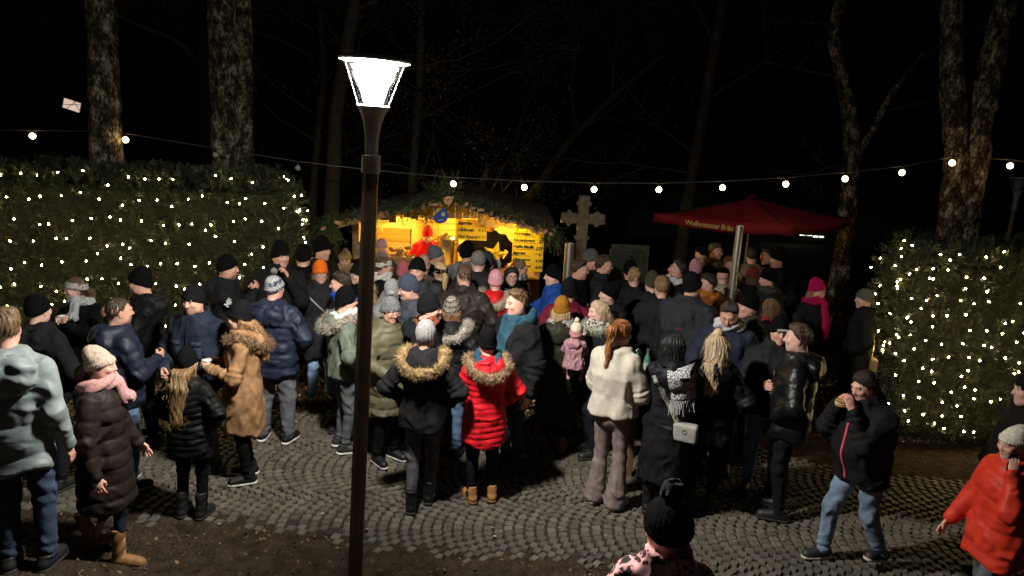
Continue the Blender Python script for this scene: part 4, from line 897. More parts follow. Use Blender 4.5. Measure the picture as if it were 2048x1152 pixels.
tree('slender crooked forked trunk behind the red parasol', (5.95, 13.0), [('trunk', [(0, 0, 0), (0, 0, 1.7), (-.08, 0, 2.9), (-.2, 0, 3.7), (-.5, 0, 4.5), (-.75, 0, 5.2), (-.6, 0, 6.2), (-.6, 0, 8)], [.2, .16, .15, .13, .11, .1, .1, .07]), ('branch', [(-.1, 0, 3.0), (.2, 0, 3.6), (.4, 0, 4.2), (.9, .1, 4.9)], [.08, .06, .05, .02])], ([((.3, 0, 3.9), (.9, 0, .2)), ((.5, 0, 4.4), (.4, 0, .9)), ((-.5, 0, 4.4), (-.9, 0, .3)), ((-.7, 0, 5.3), (-.9, 0, .1)), ((-.1, 0, 3.0), (-.8, 0, -.15))], 3, 12, 1.0, 200, .03))
tree('thin speckled trunk rising behind the parasol top', (3.35, 14.5), [('trunk', [(0, 0, 0), (.05, 0, 2), (.2, 0, 4), (.35, 0, 6), (.3, 0, 9)], [.15, .12, .11, .09, .06])], ([((.1, 0, 3), (-.9, 0, .6)), ((.2, 0, 4), (.9, 0, .7)), ((.3, 0, 5), (-.7, 0, .9)), ((.1, 0, 2.6), (-.9, .1, .25))], 4, 4, 1.9, 900, .035))
tree('multi stemmed bare shrub behind the hut roof', (-.9, 14.5), [('trunk', [(0, 0, 0), (.1, 0, 1.5), (.3, 0, 2.6)], [.1, .07, .05])], ([((.1 * k, 0, 1.2), (.28 * k, .05, 1.0)) for k in (-3, -1.6, -.5, .6, 1.8, 3.0)], 4, 31, 1.9, 1600, .028))
tree('leaning bare branchy tree over the stone cross', (1.2, 15.0), [('trunk', [(-1.6, 0, 0), (-1.0, 0, 1.8), (-.2, 0, 3.1), (.6, 0, 4.0), (1.6, 0, 4.9)], [.12, .1, .08, .06, .03])], ([((-.2, 0, 3.1), (.9, 0, .45)), ((.6, 0, 4), (.2, 0, 1)), ((-1.0, 0, 1.9), (-.3, 0, 1)), ((0, 0, 3.3), (-.4, 0, .9))], 4, 17, 1.6, 1500, .03))
tree('leafy winter beech behind the street lamp head', (-1.9, 13.2), [('trunk', [(0, 0, 0), (0, 0, 2.2), (.1, 0, 4), (.1, 0, 6.5)], [.1, .08, .07, .04])], ([((.05, 0, 2.0 + .45 * k), (math.cos(k * 2.4), -.35 * math.sin(k), .28)) for k in range(9)], 4, 23, 1.35, 4200, .022))
tree('bare twiggy tree between the thick trunks and the street lamp', (-4.0, 14.0), [('trunk', [(0, 0, 0), (0.1, 0, 2.2), (.3, 0, 4), (.2, 0, 6.5)], [.1, .08, .06, .03])], ([((.1, 0, 2.4 + .5 * k), (math.cos(k * 2.1), -.2, .35)) for k in range(7)], 4, 41, 1.5, 2600, .024))

# ---- festoon of bulbs strung from tree to tree
fs = thing('festoon_lights', 'black cable of round warm bulbs strung from tree to tree above the crowd', 'string lights', (0, 9.95, 0))
BUL = [(-6.58, 2.9), (-5.32, 2.91), (-4.11, 2.77), (-2.99, 2.65), (-1.93, 2.58), (-.87, 2.54), (.1, 2.54), (1.05, 2.56), (1.93, 2.6), (2.79, 2.67), (3.64, 2.76), (4.43, 2.87), (5.18, 2.99), (5.9, 3.15), (6.69, 3.15)]
cab = MB(); cab.tube([(-9.0, 0, 2.9), (-7.6, 0, 2.93), (-5.75, 0, 2.99)] + [(x, 0, z + .075) for x, z in BUL[1:13]] + [(5.9, .12, 3.22), (6.69, .12, 3.22), (8.4, .2, 3.05)], 0.009, 6); cab.build('cable', mat('grey_cable', (0.06, 0.058, 0.055), 0.5, bump=0), fs)
glass_b = MB().lathe([(0.0, -.052), (.022, -.046), (.037, -.026), (.039, -.004), (.03, .014), (.014, .026), (.012, .034), (0, .034)], 14)
bm_on = glass_b.mesh('bulb', emit('bulb_glow', (1.0, 0.62, 0.3), 22.0), 180); bm_off = glass_b.mesh('bulb', mat('grey_bulb', (0.35, 0.33, 0.3), 0.2, spec=0.6, bump=0), 180); sk = MB().lathe([(.014, .026), (.018, .03), (.018, .075), (.01, .082)], 10).mesh('socket', mat('black_socket', (0.012, 0.012, 0.012), 0.5, bump=0), 60)
for i, (x, z) in enumerate(BUL):
    if i == 4: continue
    o = link('bulb', bm_off if i in (2, 3) else bm_on, fs); o.location = (x, .12 if i > 12 else 0, z); link('socket', sk, o)
    if i in (2, 3): o['label'] = 'burnt out bulb'

# ---- small floodlight on the trunk
fl = thing('floodlight', 'small glowing floodlight panel fixed beside the thick lichen trunk', 'floodlight', (-5.95, 9.85, 3.32)); fl.rotation_euler = (0.25, 0.3, 0.3)
MB().box((-.11, -.008, -.075), (.11, .03, .075), .01).build('housing', mat('black_housing', (0.02, 0.02, 0.02), 0.5, bump=0), fl); MB().box((-.1, -.013, -.065), (.1, -.009, .065)).build('panel', emit('dim_panel', (1.0, 0.72, 0.6), 0.6), fl)
for a_ in ((-.1, -.02, .1, .045), (-.05, -.065, .03, .065), (.02, .065, .1, -.03)): MB().tube([(a_[0], -.02, a_[1]), (a_[2], -.02, a_[3])], .004, 5).build('crossing_branch', mat('black_housing', (0.02, 0.02, 0.02), 0.5, bump=0), fl); MB().tube([(0.05, .03, 0), (.2, .08, -.02)], .012, 6).build('bracket', mat('black_housing', (0.02, 0.02, 0.02), 0.5, bump=0), fl)  # thin bars stand in for dark branches crossing the bright panel

# ---- far house with lit windows beyond the parasol
fh = thing('far_house', 'distant dark house with small lit windows seen under the parasol', 'house', (8.75, 24.0, 0))
MB().box((-5, 0, 0), (6, 6, 0.9)).build('wall', mat('dark_render', (0.03, 0.03, 0.03), 0.9), fh)
rf = MB(); rf.raw([(-5.4, -.4, .9), (6.4, -.4, .9), (6.4, 6.4, .9), (-5.4, 6.4, .9), (-5.4, 3, 1.9), (6.4, 3, 1.9)], [(0, 1, 5, 4), (2, 3, 4, 5), (0, 4, 3), (1, 2, 5), (3, 2, 1, 0)]); rf.build('roof', mat('dark_tiles', (0.02, 0.018, 0.017), 0.9), fh)
for x0, x1, z0, z1 in ((-.42, -.25, .42, .72), (-.22, -.05, .42, .7), (.2, .4, .36, .66), (.44, .62, .38, .58), (.7, 1.1, .3, .36), (1.15, 1.5, .26, .31)):
    w = MB().box((x0, -.03, z0), (x1, -.004, z1)).build('window', emit('window_glow', (0.9, 1.0, 0.8), 1.6), fh); MB().box(((x0 + x1) / 2 - .012, -.05, z0), ((x0 + x1) / 2 + .012, -.031, z1)).build('mullion', mat('dark_render', (0.03, 0.03, 0.03), 0.9), w)

# ================================================================== HUT AND FURNITURE
wood = mat('spruce_board', (0.28, 0.16, 0.07), 0.7, 0.3, 3.0, 0.4, 25, c2=(0.4, 0.25, 0.12), stretch=(1, 1, 6)); woodh = mat('spruce_plank', (0.5, 0.31, 0.1), 0.7, 0.3, 3.0, 0.4, 25, c2=(0.62, 0.42, 0.16), stretch=(0.6, 1, 6)); woodd = mat('dark_stained_board', (0.12, 0.065, 0.03), 0.75, 0.3, 4, 0.4, 25, stretch=(6, 1, 1)); roofm = mat('roofing_felt', (0.11, 0.085, 0.065), 0.9, 0.3, 14, 0.7, 60)
hx0, hx1, hy, hback, RX, RZ, EZ = -2.46, 0.42, 10.9, 13.0, -0.95, 2.34, 1.86
hut = thing('market_hut', 'wooden market hut with fir trimmed gable and yellow lit serving hatch', 'market hut', ((hx0 + hx1) / 2, hy, 0)); hox = (hx0 + hx1) / 2
def hb(name, lo, hi, m, parent=hut, bev=0.004): return MB().box((lo[0] - hox, lo[1] - hy, lo[2]), (hi[0] - hox, hi[1] - hy, hi[2]), bev).build(name, m, parent)
def gable_z(x): return RZ - 0.06 - (abs(x - RX)) * ((RZ - EZ) / (RX - hx0 + 0.25) if x < RX else (RZ - EZ + 0.0) / (hx1 + 0.25 - RX))
rw = random.Random(9)
# low front boards under the counter, corner posts, gable boards with a stepped lower edge
x = hx0 + 0.1
while x < hx1 - 0.12: hb('front_board', (x, hy, 0.0), (min(x + 0.118, hx1 - .1), hy + 0.022, 1.08), wood); x += 0.122
for xx in (hx0, hx1 - 0.1): hb('corner_post', (xx, hy - 0.01, 0), (xx + 0.1, hy + 0.09, EZ + 0.02), wood)
gb = []; x = hx0 - 0.0
while x < hx1:
    z1 = gable_z(x + 0.055); cx = x + .055
    z0 = 1.95 if -1.35 < cx < -0.55 else (1.93 - 0.0 if cx < RX else 1.86)
    if cx < -1.75: z0 = 1.86
    z0 += rw.choice((-0.03, 0.0, 0.025, -0.012))
    if z1 - z0 > 0.05:
        m = MB(); m.box((x - hox, -0.03, z0), (x + 0.108 - hox, -0.008, z1 - 0.02), 0.003); m.build('gable_board', wood, hut)
    x += 0.111
# side and back walls of planks, floor
for i in range(15):
    z = 0.02 + i * 0.123; hb('side_plank', (hx0, hy + 0.1, z), (hx0 + 0.025, hback, z + 0.119), wood); hb('side_plank', (hx1 - 0.025, hy + 0.1, z), (hx1, hback, z + 0.119), woodd)
for i in range(17):
    z = 0.02 + i * 0.123; xa = [v for v in np.linspace(hx0 + .03, hx1 - .03, 60) if gable_z(v) > z + .14]
    if xa: hb('back_plank', (xa[0], hback - 0.3, z), (xa[-1], hback - 0.275, z + 0.119), woodh)
hb('hut_floor', (hx0 + .03, hy + .03, 0.01), (hx1 - .03, hback - .31, 0.05), wood)
hb('inner_post', (-0.98, hback - .42, 0.05), (-0.9, hback - .31, 2.1), woodh); hb('shelf', (hx0 + .06, hback - .75, 1.72), (-1.5, hback - .31, 1.745), woodh); hb('inner_partition', (-1.68, hy + .9, .05), (-1.64, hback - .31, 1.7), woodh)
hb('counter', (hx0 + 0.02, hy - 0.22, 1.09), (hx1 - .02, hy + 0.42, 1.13), wood, hut, .01)
# roof: two slopes with battens, barge boards
def slope(xe, ze, nm):
    m = MB(); y0, y1 = -0.62, hback - hy + 0.25; t = 0.035
    a = (RX - hox, RZ); b = (xe - hox, ze)
    m.raw([(a[0], y0, a[1]), (b[0], y0, b[1]), (b[0], y1, b[1]), (a[0], y1, a[1]), (a[0], y0, a[1] - t), (b[0], y0, b[1] - t), (b[0], y1, b[1] - t), (a[0], y1, a[1] - t)], [(0, 1, 2, 3), (7, 6, 5, 4), (0, 4, 5, 1), (1, 5, 6, 2), (2, 6, 7, 3), (3, 7, 4, 0)])
    s = m.build(nm, roofm, hut)
    for k in range(9):
        f = (k + .5) / 9.2; cx = a[0] + (b[0] - a[0]) * f; cz = a[1] + (b[1] - a[1]) * f
        m = MB(); m.tube([(cx, y0 + .02, cz + .004), (cx, y1 - .02, cz + .004)], .006, 5); m.build('roof_seam', mat('seam_strip', (0.16, 0.14, 0.13), 0.5, metal=0.3, bump=0), s)
    m = MB(); dx = b[0] - a[0]; dz = b[1] - a[1]; m.raw([(a[0], y0 - .025, a[1] - .01), (b[0], y0 - .025, b[1] - .01), (b[0], y0 - .025, b[1] - .12), (a[0], y0 - .025, a[1] - .12), (a[0], y0 - .003, a[1] - .01), (b[0], y0 - .003, b[1] - .01), (b[0], y0 - .003, b[1] - .12), (a[0], y0 - .003, a[1] - .12)], [(0, 3, 2, 1), (4, 5, 6, 7), (0, 1, 5, 4), (2, 3, 7, 6), (1, 2, 6, 5), (0, 4, 7, 3)]); m.build('barge_board', wood, s)
slope(hx0 - 0.28, EZ, 'roof'); slope(hx1 + 0.16, EZ + .09, 'roof')
hl = bpy.data.lights.new('hut_lamp', 'POINT'); hl.energy = 42; hl.color = (1.0, 0.66, 0.1); hl.shadow_soft_size = 0.06
for nm, xx, yy, zz, e in (('a', -0.45, .75, 1.98, 230), ('b', -1.95, .7, 1.95, 100), ('c', -.05, -.42, 1.98, 22)):  # lamp c is an unseen extra, added to brighten the menu board
    pend = thing('pendant_lamp', 'small amber pendant lamp inside the hut ' + {'a': 'above the counter', 'b': 'above the bread shelf', 'c': 'under the eave, added to light the menu board'}[nm], 'lamp', (xx, hy + yy, zz))
    MB().lathe([(.005, .16), (.012, .1), (.05, .06), (.055, .05), (.05, .052)], 14).build('shade', mat('dark_shade', (0.03, 0.03, 0.03), 0.5, bump=0), pend); MB().sphere((0, 0, .03), .026).build('bulb', emit('amber_glow', (1.0, 0.66, 0.16), 45.0), pend, 180)
    ld = hl.copy(); ld.energy = e; lo = bpy.data.objects.new('pendant_bulb', ld); col.objects.link(lo); lo.parent = pend; lo.location = (0, 0, -.03)
    MB().tube([(0, 0, .15), (0, 0, .3)], .004, 5).build('flex', mat('black_cable', (0.01, 0.01, 0.01), 0.6, bump=0), pend)
# fir branches along the gable
def fir(parent, pts, dens, spread, seed, name='fir_sprays', hang=0.0, needle=0.045):
    r = np.random.default_rng(seed); P = np.array(pts, float); d = np.r_[0, np.cumsum(np.linalg.norm(np.diff(P, axis=0), axis=1))]; n = int(d[-1] * dens); t = r.uniform(0, d[-1], n); C_ = np.stack([np.interp(t, d, P[:, k]) for k in range(3)], 1)
    dr = r.normal(size=(n, 3)); dr[:, 2] += 0.15 - hang; dr[:, 1] = -np.abs(dr[:, 1]) * .8; dr /= np.linalg.norm(dr, axis=1)[:, None]; L = spread * r.uniform(.4, 1.2, n); Vs, Cs = [], []
    tw = np.stack([C_, C_ + dr * L[:, None]], 1)
    for k in range(26):
        f = (k + r.random(n)) / 26; o = C_ + dr * (L * f)[:, None] - np.array([0, 0, 1])[None] * (f * f * L * .35 * (1 + hang))[:, None]; nd = dr * .7 + r.normal(0, .55, (n, 3)); nd /= np.linalg.norm(nd, axis=1)[:, None]; sd = np.cross(nd, r.normal(size=(n, 3))); sd /= np.linalg.norm(sd, axis=1)[:, None]
        l = needle * r.uniform(.6, 1.2, (n, 1)); Vs.append(np.stack([o - sd * .004, o + sd * .004, o + nd * l], 1).reshape(-1, 3)); Cs.append(np.repeat(np.where((r.random(n) < .12)[:, None], (0.09, 0.07, 0.03), (0.035, 0.06, 0.022)) * r.uniform(.6, 1.5, (n, 1)), 3, 0))
    V = np.concatenate(Vs); return link(name, mesh_np(name, V, np.arange(len(V)).reshape(-1, 3), leaf_m, False, np.concatenate(Cs)), parent)
fg = thing('fir_garland', 'garland of cut fir branches along the hut gable edge', 'garland', (hox, hy - .66, 0))
gl = [(hx0 - .3 - hox, 0, EZ), (RX - hox, 0, RZ - .02), (hx1 + .2 - hox, 0, EZ + .06)]
fir(fg, gl, 130, .19, 3); fir(fg, [(hx0 - .34 - hox, .02, EZ - .02), (hx0 - .1 - hox, .02, EZ - .02)], 420, .26, 4, hang=1.0); fir(fg, [(hx1 + .02 - hox, .02, EZ), (hx1 + .22 - hox, .02, EZ + .02)], 300, .2, 5, hang=.8)
fir(fg, [(-.3 + RX - hox, .1, RZ + .02), (RX + .1 - hox, .1, RZ + .04)], 200, .32, 9, hang=-.6)
barkp = mat('bark_piece', (0.32, 0.19, 0.1), 0.85, 0.4, 20, 0.8, 60, c2=(0.5, 0.33, 0.2))
for k in range(30):
    f = k / 29; xx = hx0 - .25 + (hx1 + .1 - hx0 + .25) * f
    if xx < RX - .05 and rw.random() < .6: continue
    zz = (EZ + (RZ - EZ) * (xx - hx0 + .28) / (RX - hx0 + .28)) if xx < RX else (RZ - (RZ - EZ - .06) * (xx - RX) / (hx1 + .16 - RX))
    M = Matrix.Translation((xx - hox + rw.uniform(-.02, .02), -.1, zz - .06 + rw.uniform(-.04, .03))) @ Matrix.Rotation(rw.uniform(-.7, .5), 4, 'Y') @ Matrix.Rotation(rw.uniform(-.5, .5), 4, 'X')
    w = rw.uniform(.035, .07); MB().raw([(-w, 0, -.018), (-w * .3, -.012, -.026), (w * .8, 0, -.02), (w, -.004, .012), (0, -.014, .024), (-w * .9, 0, .014), (-w, .02, -.018), (w * .8, .02, -.02), (w, .02, .012), (-w * .9, .02, .014)], [(0, 1, 4, 5), (1, 2, 3, 4), (0, 6, 7, 2, 1), (5, 4, 3, 8, 9), (2, 7, 8, 3), (0, 5, 9, 6)]).build('bark_piece', barkp, fg, M=M)
lg = MB().lathe([(.0, -.02), (.06, -.02), (.065, 0), (.06, .02), (0, .02)], 12).build('log_slice', barkp, fg, 40, Matrix.Translation((RX - hox, -.13, RZ - .06)) @ Matrix.Rotation(PI / 2, 4, 'X'))
fb = thing('fir_bunch', 'bunch of fir twigs hanging inside the hatch beside the red server', 'fir branches', (-1.32, hy + .1, 1.9)); fir(fb, [(-.1, 0, .05), (.14, 0, .06)], 150, .15, 12, hang=.7)
# club crest on the gable
cr = thing('club_crest', 'blue and yellow round club crest with football on the hut gable', 'crest', (-1.05, hy - .76, 2.06))
cr.scale = (.82, 1, .82)
outl = [(.13 * math.cos(a), .13 * math.sin(a)) for a in np.linspace(PI * .98, PI * 2.02, 16)] + [(.128, .05), (.06, .13), (-.06, .13), (-.128, .05)]
m = MB(); n = len(outl); m.raw([(x, 0, z) for x, z in outl] + [(x, -.02, z) for x, z in outl], [tuple(range(n)), tuple(range(2 * n - 1, n - 1, -1))] + [(i, n + i, n + (i + 1) % n, (i + 1) % n) for i in range(n)]); m.build('shield', mat('crest_blue', (0.02, 0.05, 0.3), 0.4, 0.08, bump=0), cr)
m = MB(); m.raw([(-.128, -.022, -.02), (-.13, -.022, .04), (-.05, -.022, .128), (.02, -.022, .128), (-.128, -.024, -.02)], [(0, 3, 2, 1)]); m.build('yellow_band', mat('crest_yellow', (0.5, 0.4, 0.05), 0.4, 0.05, bump=0), cr)
white_p = mat('white_print', (0.7, 0.7, 0.68), 0.5, 0.05, bump=0); black_p = mat('black_print', (0.01, 0.01, 0.01), 0.6, bump=0)
m = MB(); m.lathe([(0, 0), (.034, 0), (.034, .004), (0, .004)], 14); fb_ = m.build('football', white_p, cr, 40, Matrix.Translation((.045, -.022, .03)) @ Matrix.Rotation(PI / 2, 4, 'X'))
for k in range(5): MB().lathe([(0, .005), (.009, .005), (.009, .006), (0, .006)], 5, (.021 * math.cos(k * 1.257), .021 * math.sin(k * 1.257), 0)).build('football_patch', black_p, fb_)
def letters(parent, txt, size, loc, m=black_p, rx=PI / 2, rz=0.0, roll=0.0, **k):
    return link('lettering', text_mesh(txt, size, m, **k), parent, Matrix.Translation(loc) @ Matrix.Rotation(rz, 4, 'Z') @ Matrix.Rotation(rx, 4, 'X') @ Matrix.Rotation(roll, 4, 'Z'))
letters(cr, '1972', .055, (-.05, -.024, -.075), white_p); letters(cr, 'SC', .05, (-.09, -.026, .045), black_p, roll=.8)
# yellow menu boards
yel = mat('yellow_card', (0.72, 0.5, 0.02), 0.6, 0.05, 6, 0.05, 30)
mb_ = thing('menu_board', 'large yellow menu board with handwritten drinks at the hut corner', 'menu board', (.21, hy - .06, 1.55)); MB().box((-.235, 0, -.36), (.235, .012, .37)).build('board', yel, mb_)
rows = [('Punsch', '3,50'), ('Früchtetee', '3,-'), ('Kinderpunsch', '3,-'), ('Heiße Marille', '3,90'), ('Jägertee', '4,-'), ('Lillet warm', '4,90'), ('Hot Aperol', '4,90')]
for i, (a, b) in enumerate(rows):
    z = .31 - i * .098; letters(mb_, a, .068, (-.225, -.003, z), shear=.2, offset=.0018, spacing=.86); letters(mb_, b, .062, (.225, -.003, z - .012), align='RIGHT', shear=.2, offset=.0012)
    if i in (1, 2, 3, 4): MB().box((-.22, -.004, z - .042), (-.22 + .032 * len(a), -.001, z - .038)).build('underline', black_p, mb_)
m2 = thing('menu_sign', 'smaller yellow price sign hanging inside the hut above the counter', 'menu board', (-.62, hy + .12, 1.73)); MB().box((-.27, 0, -.13), (.19, .01, .19)).build('board', yel, m2)
for i, (a, b) in enumerate([('Jägertee', ''), ('Glühwein', '4,50'), ('Hot Aperol', '4,90')]): letters(m2, a, .075, (-.255, -.003, .13 - i * .105), shear=.2, offset=.0015, spacing=.86); letters(m2, b, .07, (.175, -.003, .13 - i * .105), align='RIGHT', shear=.2)
def star(label, loc, R, tilt, em):
    t = thing('paper_star', label, 'star', loc); t.rotation_euler = (0, tilt, 0); m = MB(); p = []
    for k in range(10): a = PI / 2 + k * PI / 5; q = R if k % 2 == 0 else R * .42; p.append((q * math.cos(a), 0, q * math.sin(a)))
    p += [(0, -.05, 0), (0, .05, 0)]; m.raw(p, [(k, (k + 1) % 10, 10) for k in range(10)] + [((k + 1) % 10, k, 11) for k in range(10)]); m.build('star_body', em, t); return t
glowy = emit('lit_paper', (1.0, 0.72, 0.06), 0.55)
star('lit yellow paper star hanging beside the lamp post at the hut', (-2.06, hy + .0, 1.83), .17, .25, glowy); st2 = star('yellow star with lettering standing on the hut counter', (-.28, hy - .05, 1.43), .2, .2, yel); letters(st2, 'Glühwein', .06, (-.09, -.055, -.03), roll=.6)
# hatch goods: fold down shelf, bread basket, urn, mugs
hs_ = thing('bread_shelf', 'tilted yellow canopy shelf with added glow inside the hut hatch', 'shelf', (-1.87, hy + .15, 1.72)); MB().box((-.3, 0, 0), (.3, .35, .015), .004, Matrix.Rotation(.35, 4, 'X')).build('panel', emit('shelf_painted_glow', (1.0, 0.75, 0.08), 0.8), hs_); MB().box((-.28, .02, -.3), (-.26, .04, .0)).build('strut', wood, hs_); MB().box((.26, .02, -.3), (.28, .04, .0)).build('strut', wood, hs_)  # shelf is no lamp; emission stands in for light falling on its panel
bk = thing('bread_crate', 'wooden crate of rolls on the hut counter', 'crate', (-1.72, hy + .0, 1.13))
for z in (.01, .075, .14): MB().box((-.2, -.13, z), (.2, -.115, z + .055), .003).build('slat', wood, bk); MB().box((-.2, .115, z), (.2, .13, z + .055), .003).build('slat', wood, bk)
for sx in (-.2, .185): MB().box((sx, -.114, .01), (sx + .015, .114, .195), .003).build('end_panel', wood, bk)
MB().box((-.18, -.11, .02), (.18, .11, .03)).build('crate_bottom', wood, bk)
for k in range(12):
    o = MB().sphere((0, 0, 0), .055, 10, 7, (1.2, .8, .6)).build('bread_roll', mat('bread_crust', (0.4, 0.2, 0.07), 0.7, 0.4, 14, 0.4, 40), None, 180); o.location = (-1.72 + rw.uniform(-.14, .14), hy + rw.uniform(-.07, .07), 1.315 + .03 * (k % 3) + .008 * k); o.rotation_euler = (0, 0, rw.uniform(0, 3)); tag(o, 'golden bread roll in the crate on the hut counter', 'bread', 'bread rolls in the crate')
ur = thing('steel_urn', 'tall stainless hot drink urn inside the hut', 'urn', (-1.08, hy + .45, 1.13)); MB().lathe([(.0, 0), (.13, 0), (.14, .02), (.14, .42), (.145, .425), (.12, .46), (.03, .48), (.03, .51), (0, .51)], 24).build('vessel', mat('brushed_steel', (0.5, 0.48, 0.44), 0.3, 0.1, metal=1.0, bump=0), ur, 40)
for s_ in (-1, 1): MB().tube([(s_ * .14, 0, .34), (s_ * .19, 0, .35), (s_ * .19, 0, .4), (s_ * .14, 0, .41)], .009, 6).build('handle', mat('black_handle', (0.02, 0.02, 0.02), 0.5, bump=0), ur)
MB().tube([(0, -.14, .07), (0, -.2, .07), (0, -.2, .04)], .012, 7).build('tap', mat('black_handle', (0.02, 0.02, 0.02), 0.5, bump=0), ur)
ceram = mat('white_glaze', (0.72, 0.7, 0.67), 0.25, 0.04, bump=0, spec=0.5)
def mug(label, loc, m=ceram, rz=0.0, band=None, group=None, tilt=None):
    t = thing('mug', label, 'mug', loc, rz, group); MB().lathe([(.0, .0), (.036, 0), (.039, .004), (.041, .095), (.0405, .097), (.038, .095), (.036, .012), (0, .01)], 18).build('cup', m, t, 50)
    MB().tube([(.038, 0, .075), (.062, 0, .078), (.07, 0, .05), (.06, 0, .024), (.038, 0, .022)], .0055, 7).build('handle', m, t, 180)
    if band: MB().lathe([(.0415, .02), (.0422, .022), (.0425, .078), (.0418, .08)], 18).build('printed_band', band, t, 50)
    return t
for k in range(9): mug('white mug in the row along the hut counter', (-1.45 + k * .085 + (.5 if k > 4 else 0), hy - .1 + .04 * (k % 2), 1.131), rz=k, group='mugs on the hut counter')
cd_ = thing('candle_jar', 'small glowing candle jar on the hut counter', 'candle', (-1.5, hy - .16, 1.131)); MB().lathe([(0, 0), (.03, 0), (.032, .06), (.03, .06), (.028, .006), (0, .006)], 14).build('jar', clear('clear_glass'), cd_); MB().sphere((0, 0, .03), .014, 8, 6, (.6, .6, 1.5)).build('flame', emit('flame', (1.0, .5, .12), 30.0), cd_)
flw = thing('flower_pot', 'pot of red and white winter decorations on the counter corner', 'decoration', (.0, hy - .1, 1.131)); MB().lathe([(0, 0), (.05, 0), (.065, .1), (.06, .1), (.05, .01), (0, .01)], 14).build('pot', barkp, flw)
for k in range(14): MB().sphere((rw.gauss(0, .05), rw.gauss(0, .05), .12 + rw.uniform(0, .09)), .022, 8, 6).build('bauble', mat('red_bauble', (.5, .02, .02), .3, bump=0) if k % 3 else white_p, flw, 180)

# ---- stone cross
cx_ = thing('stone_cross', 'weathered stone wayside cross with pointed knobs on its arms', 'cross', (1.07, 11.5, 0)); sm = mat('weathered_stone', (0.13, 0.105, 0.07), 0.92, 0.4, 9, 1.0, 45, c2=(0.25, 0.21, 0.15), detail=9, bdist=0.02)
MB().box((-.085, -.08, .5), (.085, .08, 2.33), .012).build('shaft', sm, cx_); MB().box((-.35, -.075, 1.885), (-.087, .075, 2.045), .012).build('arm', sm, cx_); MB().box((.087, -.075, 1.885), (.35, .075, 2.045), .012).build('arm', sm, cx_); MB().box((-.3, -.22, 0), (.3, .22, .5), .03).build('plinth', sm, cx_)
for px, pz, s_ in ((0, 2.2, .092), (0, 1.66, .092), (-.22, 1.965, .096), (.22, 1.965, .096)):
    MB().box((-s_, -.06, -s_), (s_, .06, s_), .012, Matrix.Translation((px, -.005, pz)) @ Matrix.Rotation(PI / 4, 4, 'Y')).build('pointed_knob', sm, cx_)

# ---- red parasol
pa = thing('parasol', 'large square red brewery parasol with gold lettering on its valance', 'parasol', (3.62, 11.2, 0)); red = mat('red_canvas', (0.17, 0.004, 0.0065), 0.8, 0.12, 6, 0.3, 60); cpt = [(-1.5, -.1, 2.15), (.1, -1.4, 2.2), (1.6, .15, 2.2), (.05, 1.6, 2.15)]
can = MB(); apex = (0, 0, 2.45); N_ = 8; V = [apex]
for i in range(4):
    a = Vector(cpt[i]); b = Vector(cpt[(i + 1) % 4]); g_ = []
    for u in range(N_ + 1):
        for w in range(N_ + 1):
            t = u / N_; e = a.lerp(b, w / N_); p = Vector(apex).lerp(e, t); p.z -= .05 * math.sin(PI * w / N_) * t + .035 * math.sin(PI * t); g_.append(tuple(p))
    can.raw(g_, [(u * (N_ + 1) + w, (u + 1) * (N_ + 1) + w, (u + 1) * (N_ + 1) + w + 1, u * (N_ + 1) + w + 1) for u in range(N_) for w in range(N_)])
co_ = can.build('canopy', red, pa, 35); sol = co_.modifiers.new('cloth', 'SOLIDIFY'); sol.thickness = .004
MB().lathe([(.09, 0), (.1, .012), (.03, .04), (.02, .06), (0, .07)], 14, (0, 0, 2.435)).build('cap', red, pa, 60)
for i in range(4):
    a = Vector(cpt[i]); b = Vector(cpt[(i + 1) % 4]); m = MB(); v = []
    for w in range(13):
        p = a.lerp(b, w / 12); p.z -= .05 * math.sin(PI * w / 12); nrm = Vector((p.x, p.y, 0)).normalized() * .006; v += [tuple(p + nrm), tuple(p + nrm - Vector((0, 0, .125 + .012 * math.sin(w * 2.2))))]
    m.raw(v, [(2 * w, 2 * w + 1, 2 * w + 3, 2 * w + 2) for w in range(12)]); vo = m.build('valance', red, pa, 60); q = vo.modifiers.new('cloth', 'SOLIDIFY'); q.thickness = .004
    m = MB(); m.tube([(0, 0, 2.42), tuple(a - Vector((0, 0, .03)))], .012, 6); m.build('rib', mat('brushed_steel', (0.5, 0.48, 0.44), 0.3, 0.1, metal=1.0, bump=0), pa)
MB().tube([(0, 0, 0), (0, 0, 2.48)], .025, 12).build('pole', mat('brushed_steel', (0.5, 0.48, 0.44), 0.3, 0.1, metal=1.0, bump=0), pa, 60); MB().box((-.35, -.35, 0), (.35, .35, .08), .02).build('base', mat('concrete_base', (.2, .2, .19), .9), pa)
a, b = Vector(cpt[0]), Vector(cpt[1]); dirv = (b - a); ang = math.atan2(dirv.y, dirv.x); mid = a.lerp(b, .44); out = Vector((dirv.y, -dirv.x, 0)).normalized()
letters(pa, 'Wolferstetter Bräu', .105, tuple(mid + out * .022 - Vector((0, 0, .105))), mat('gold_print', (0.5, 0.33, 0.1), 0.5, bump=0), rz=ang, align='CENTER', offset=.0022, spacing=.92)

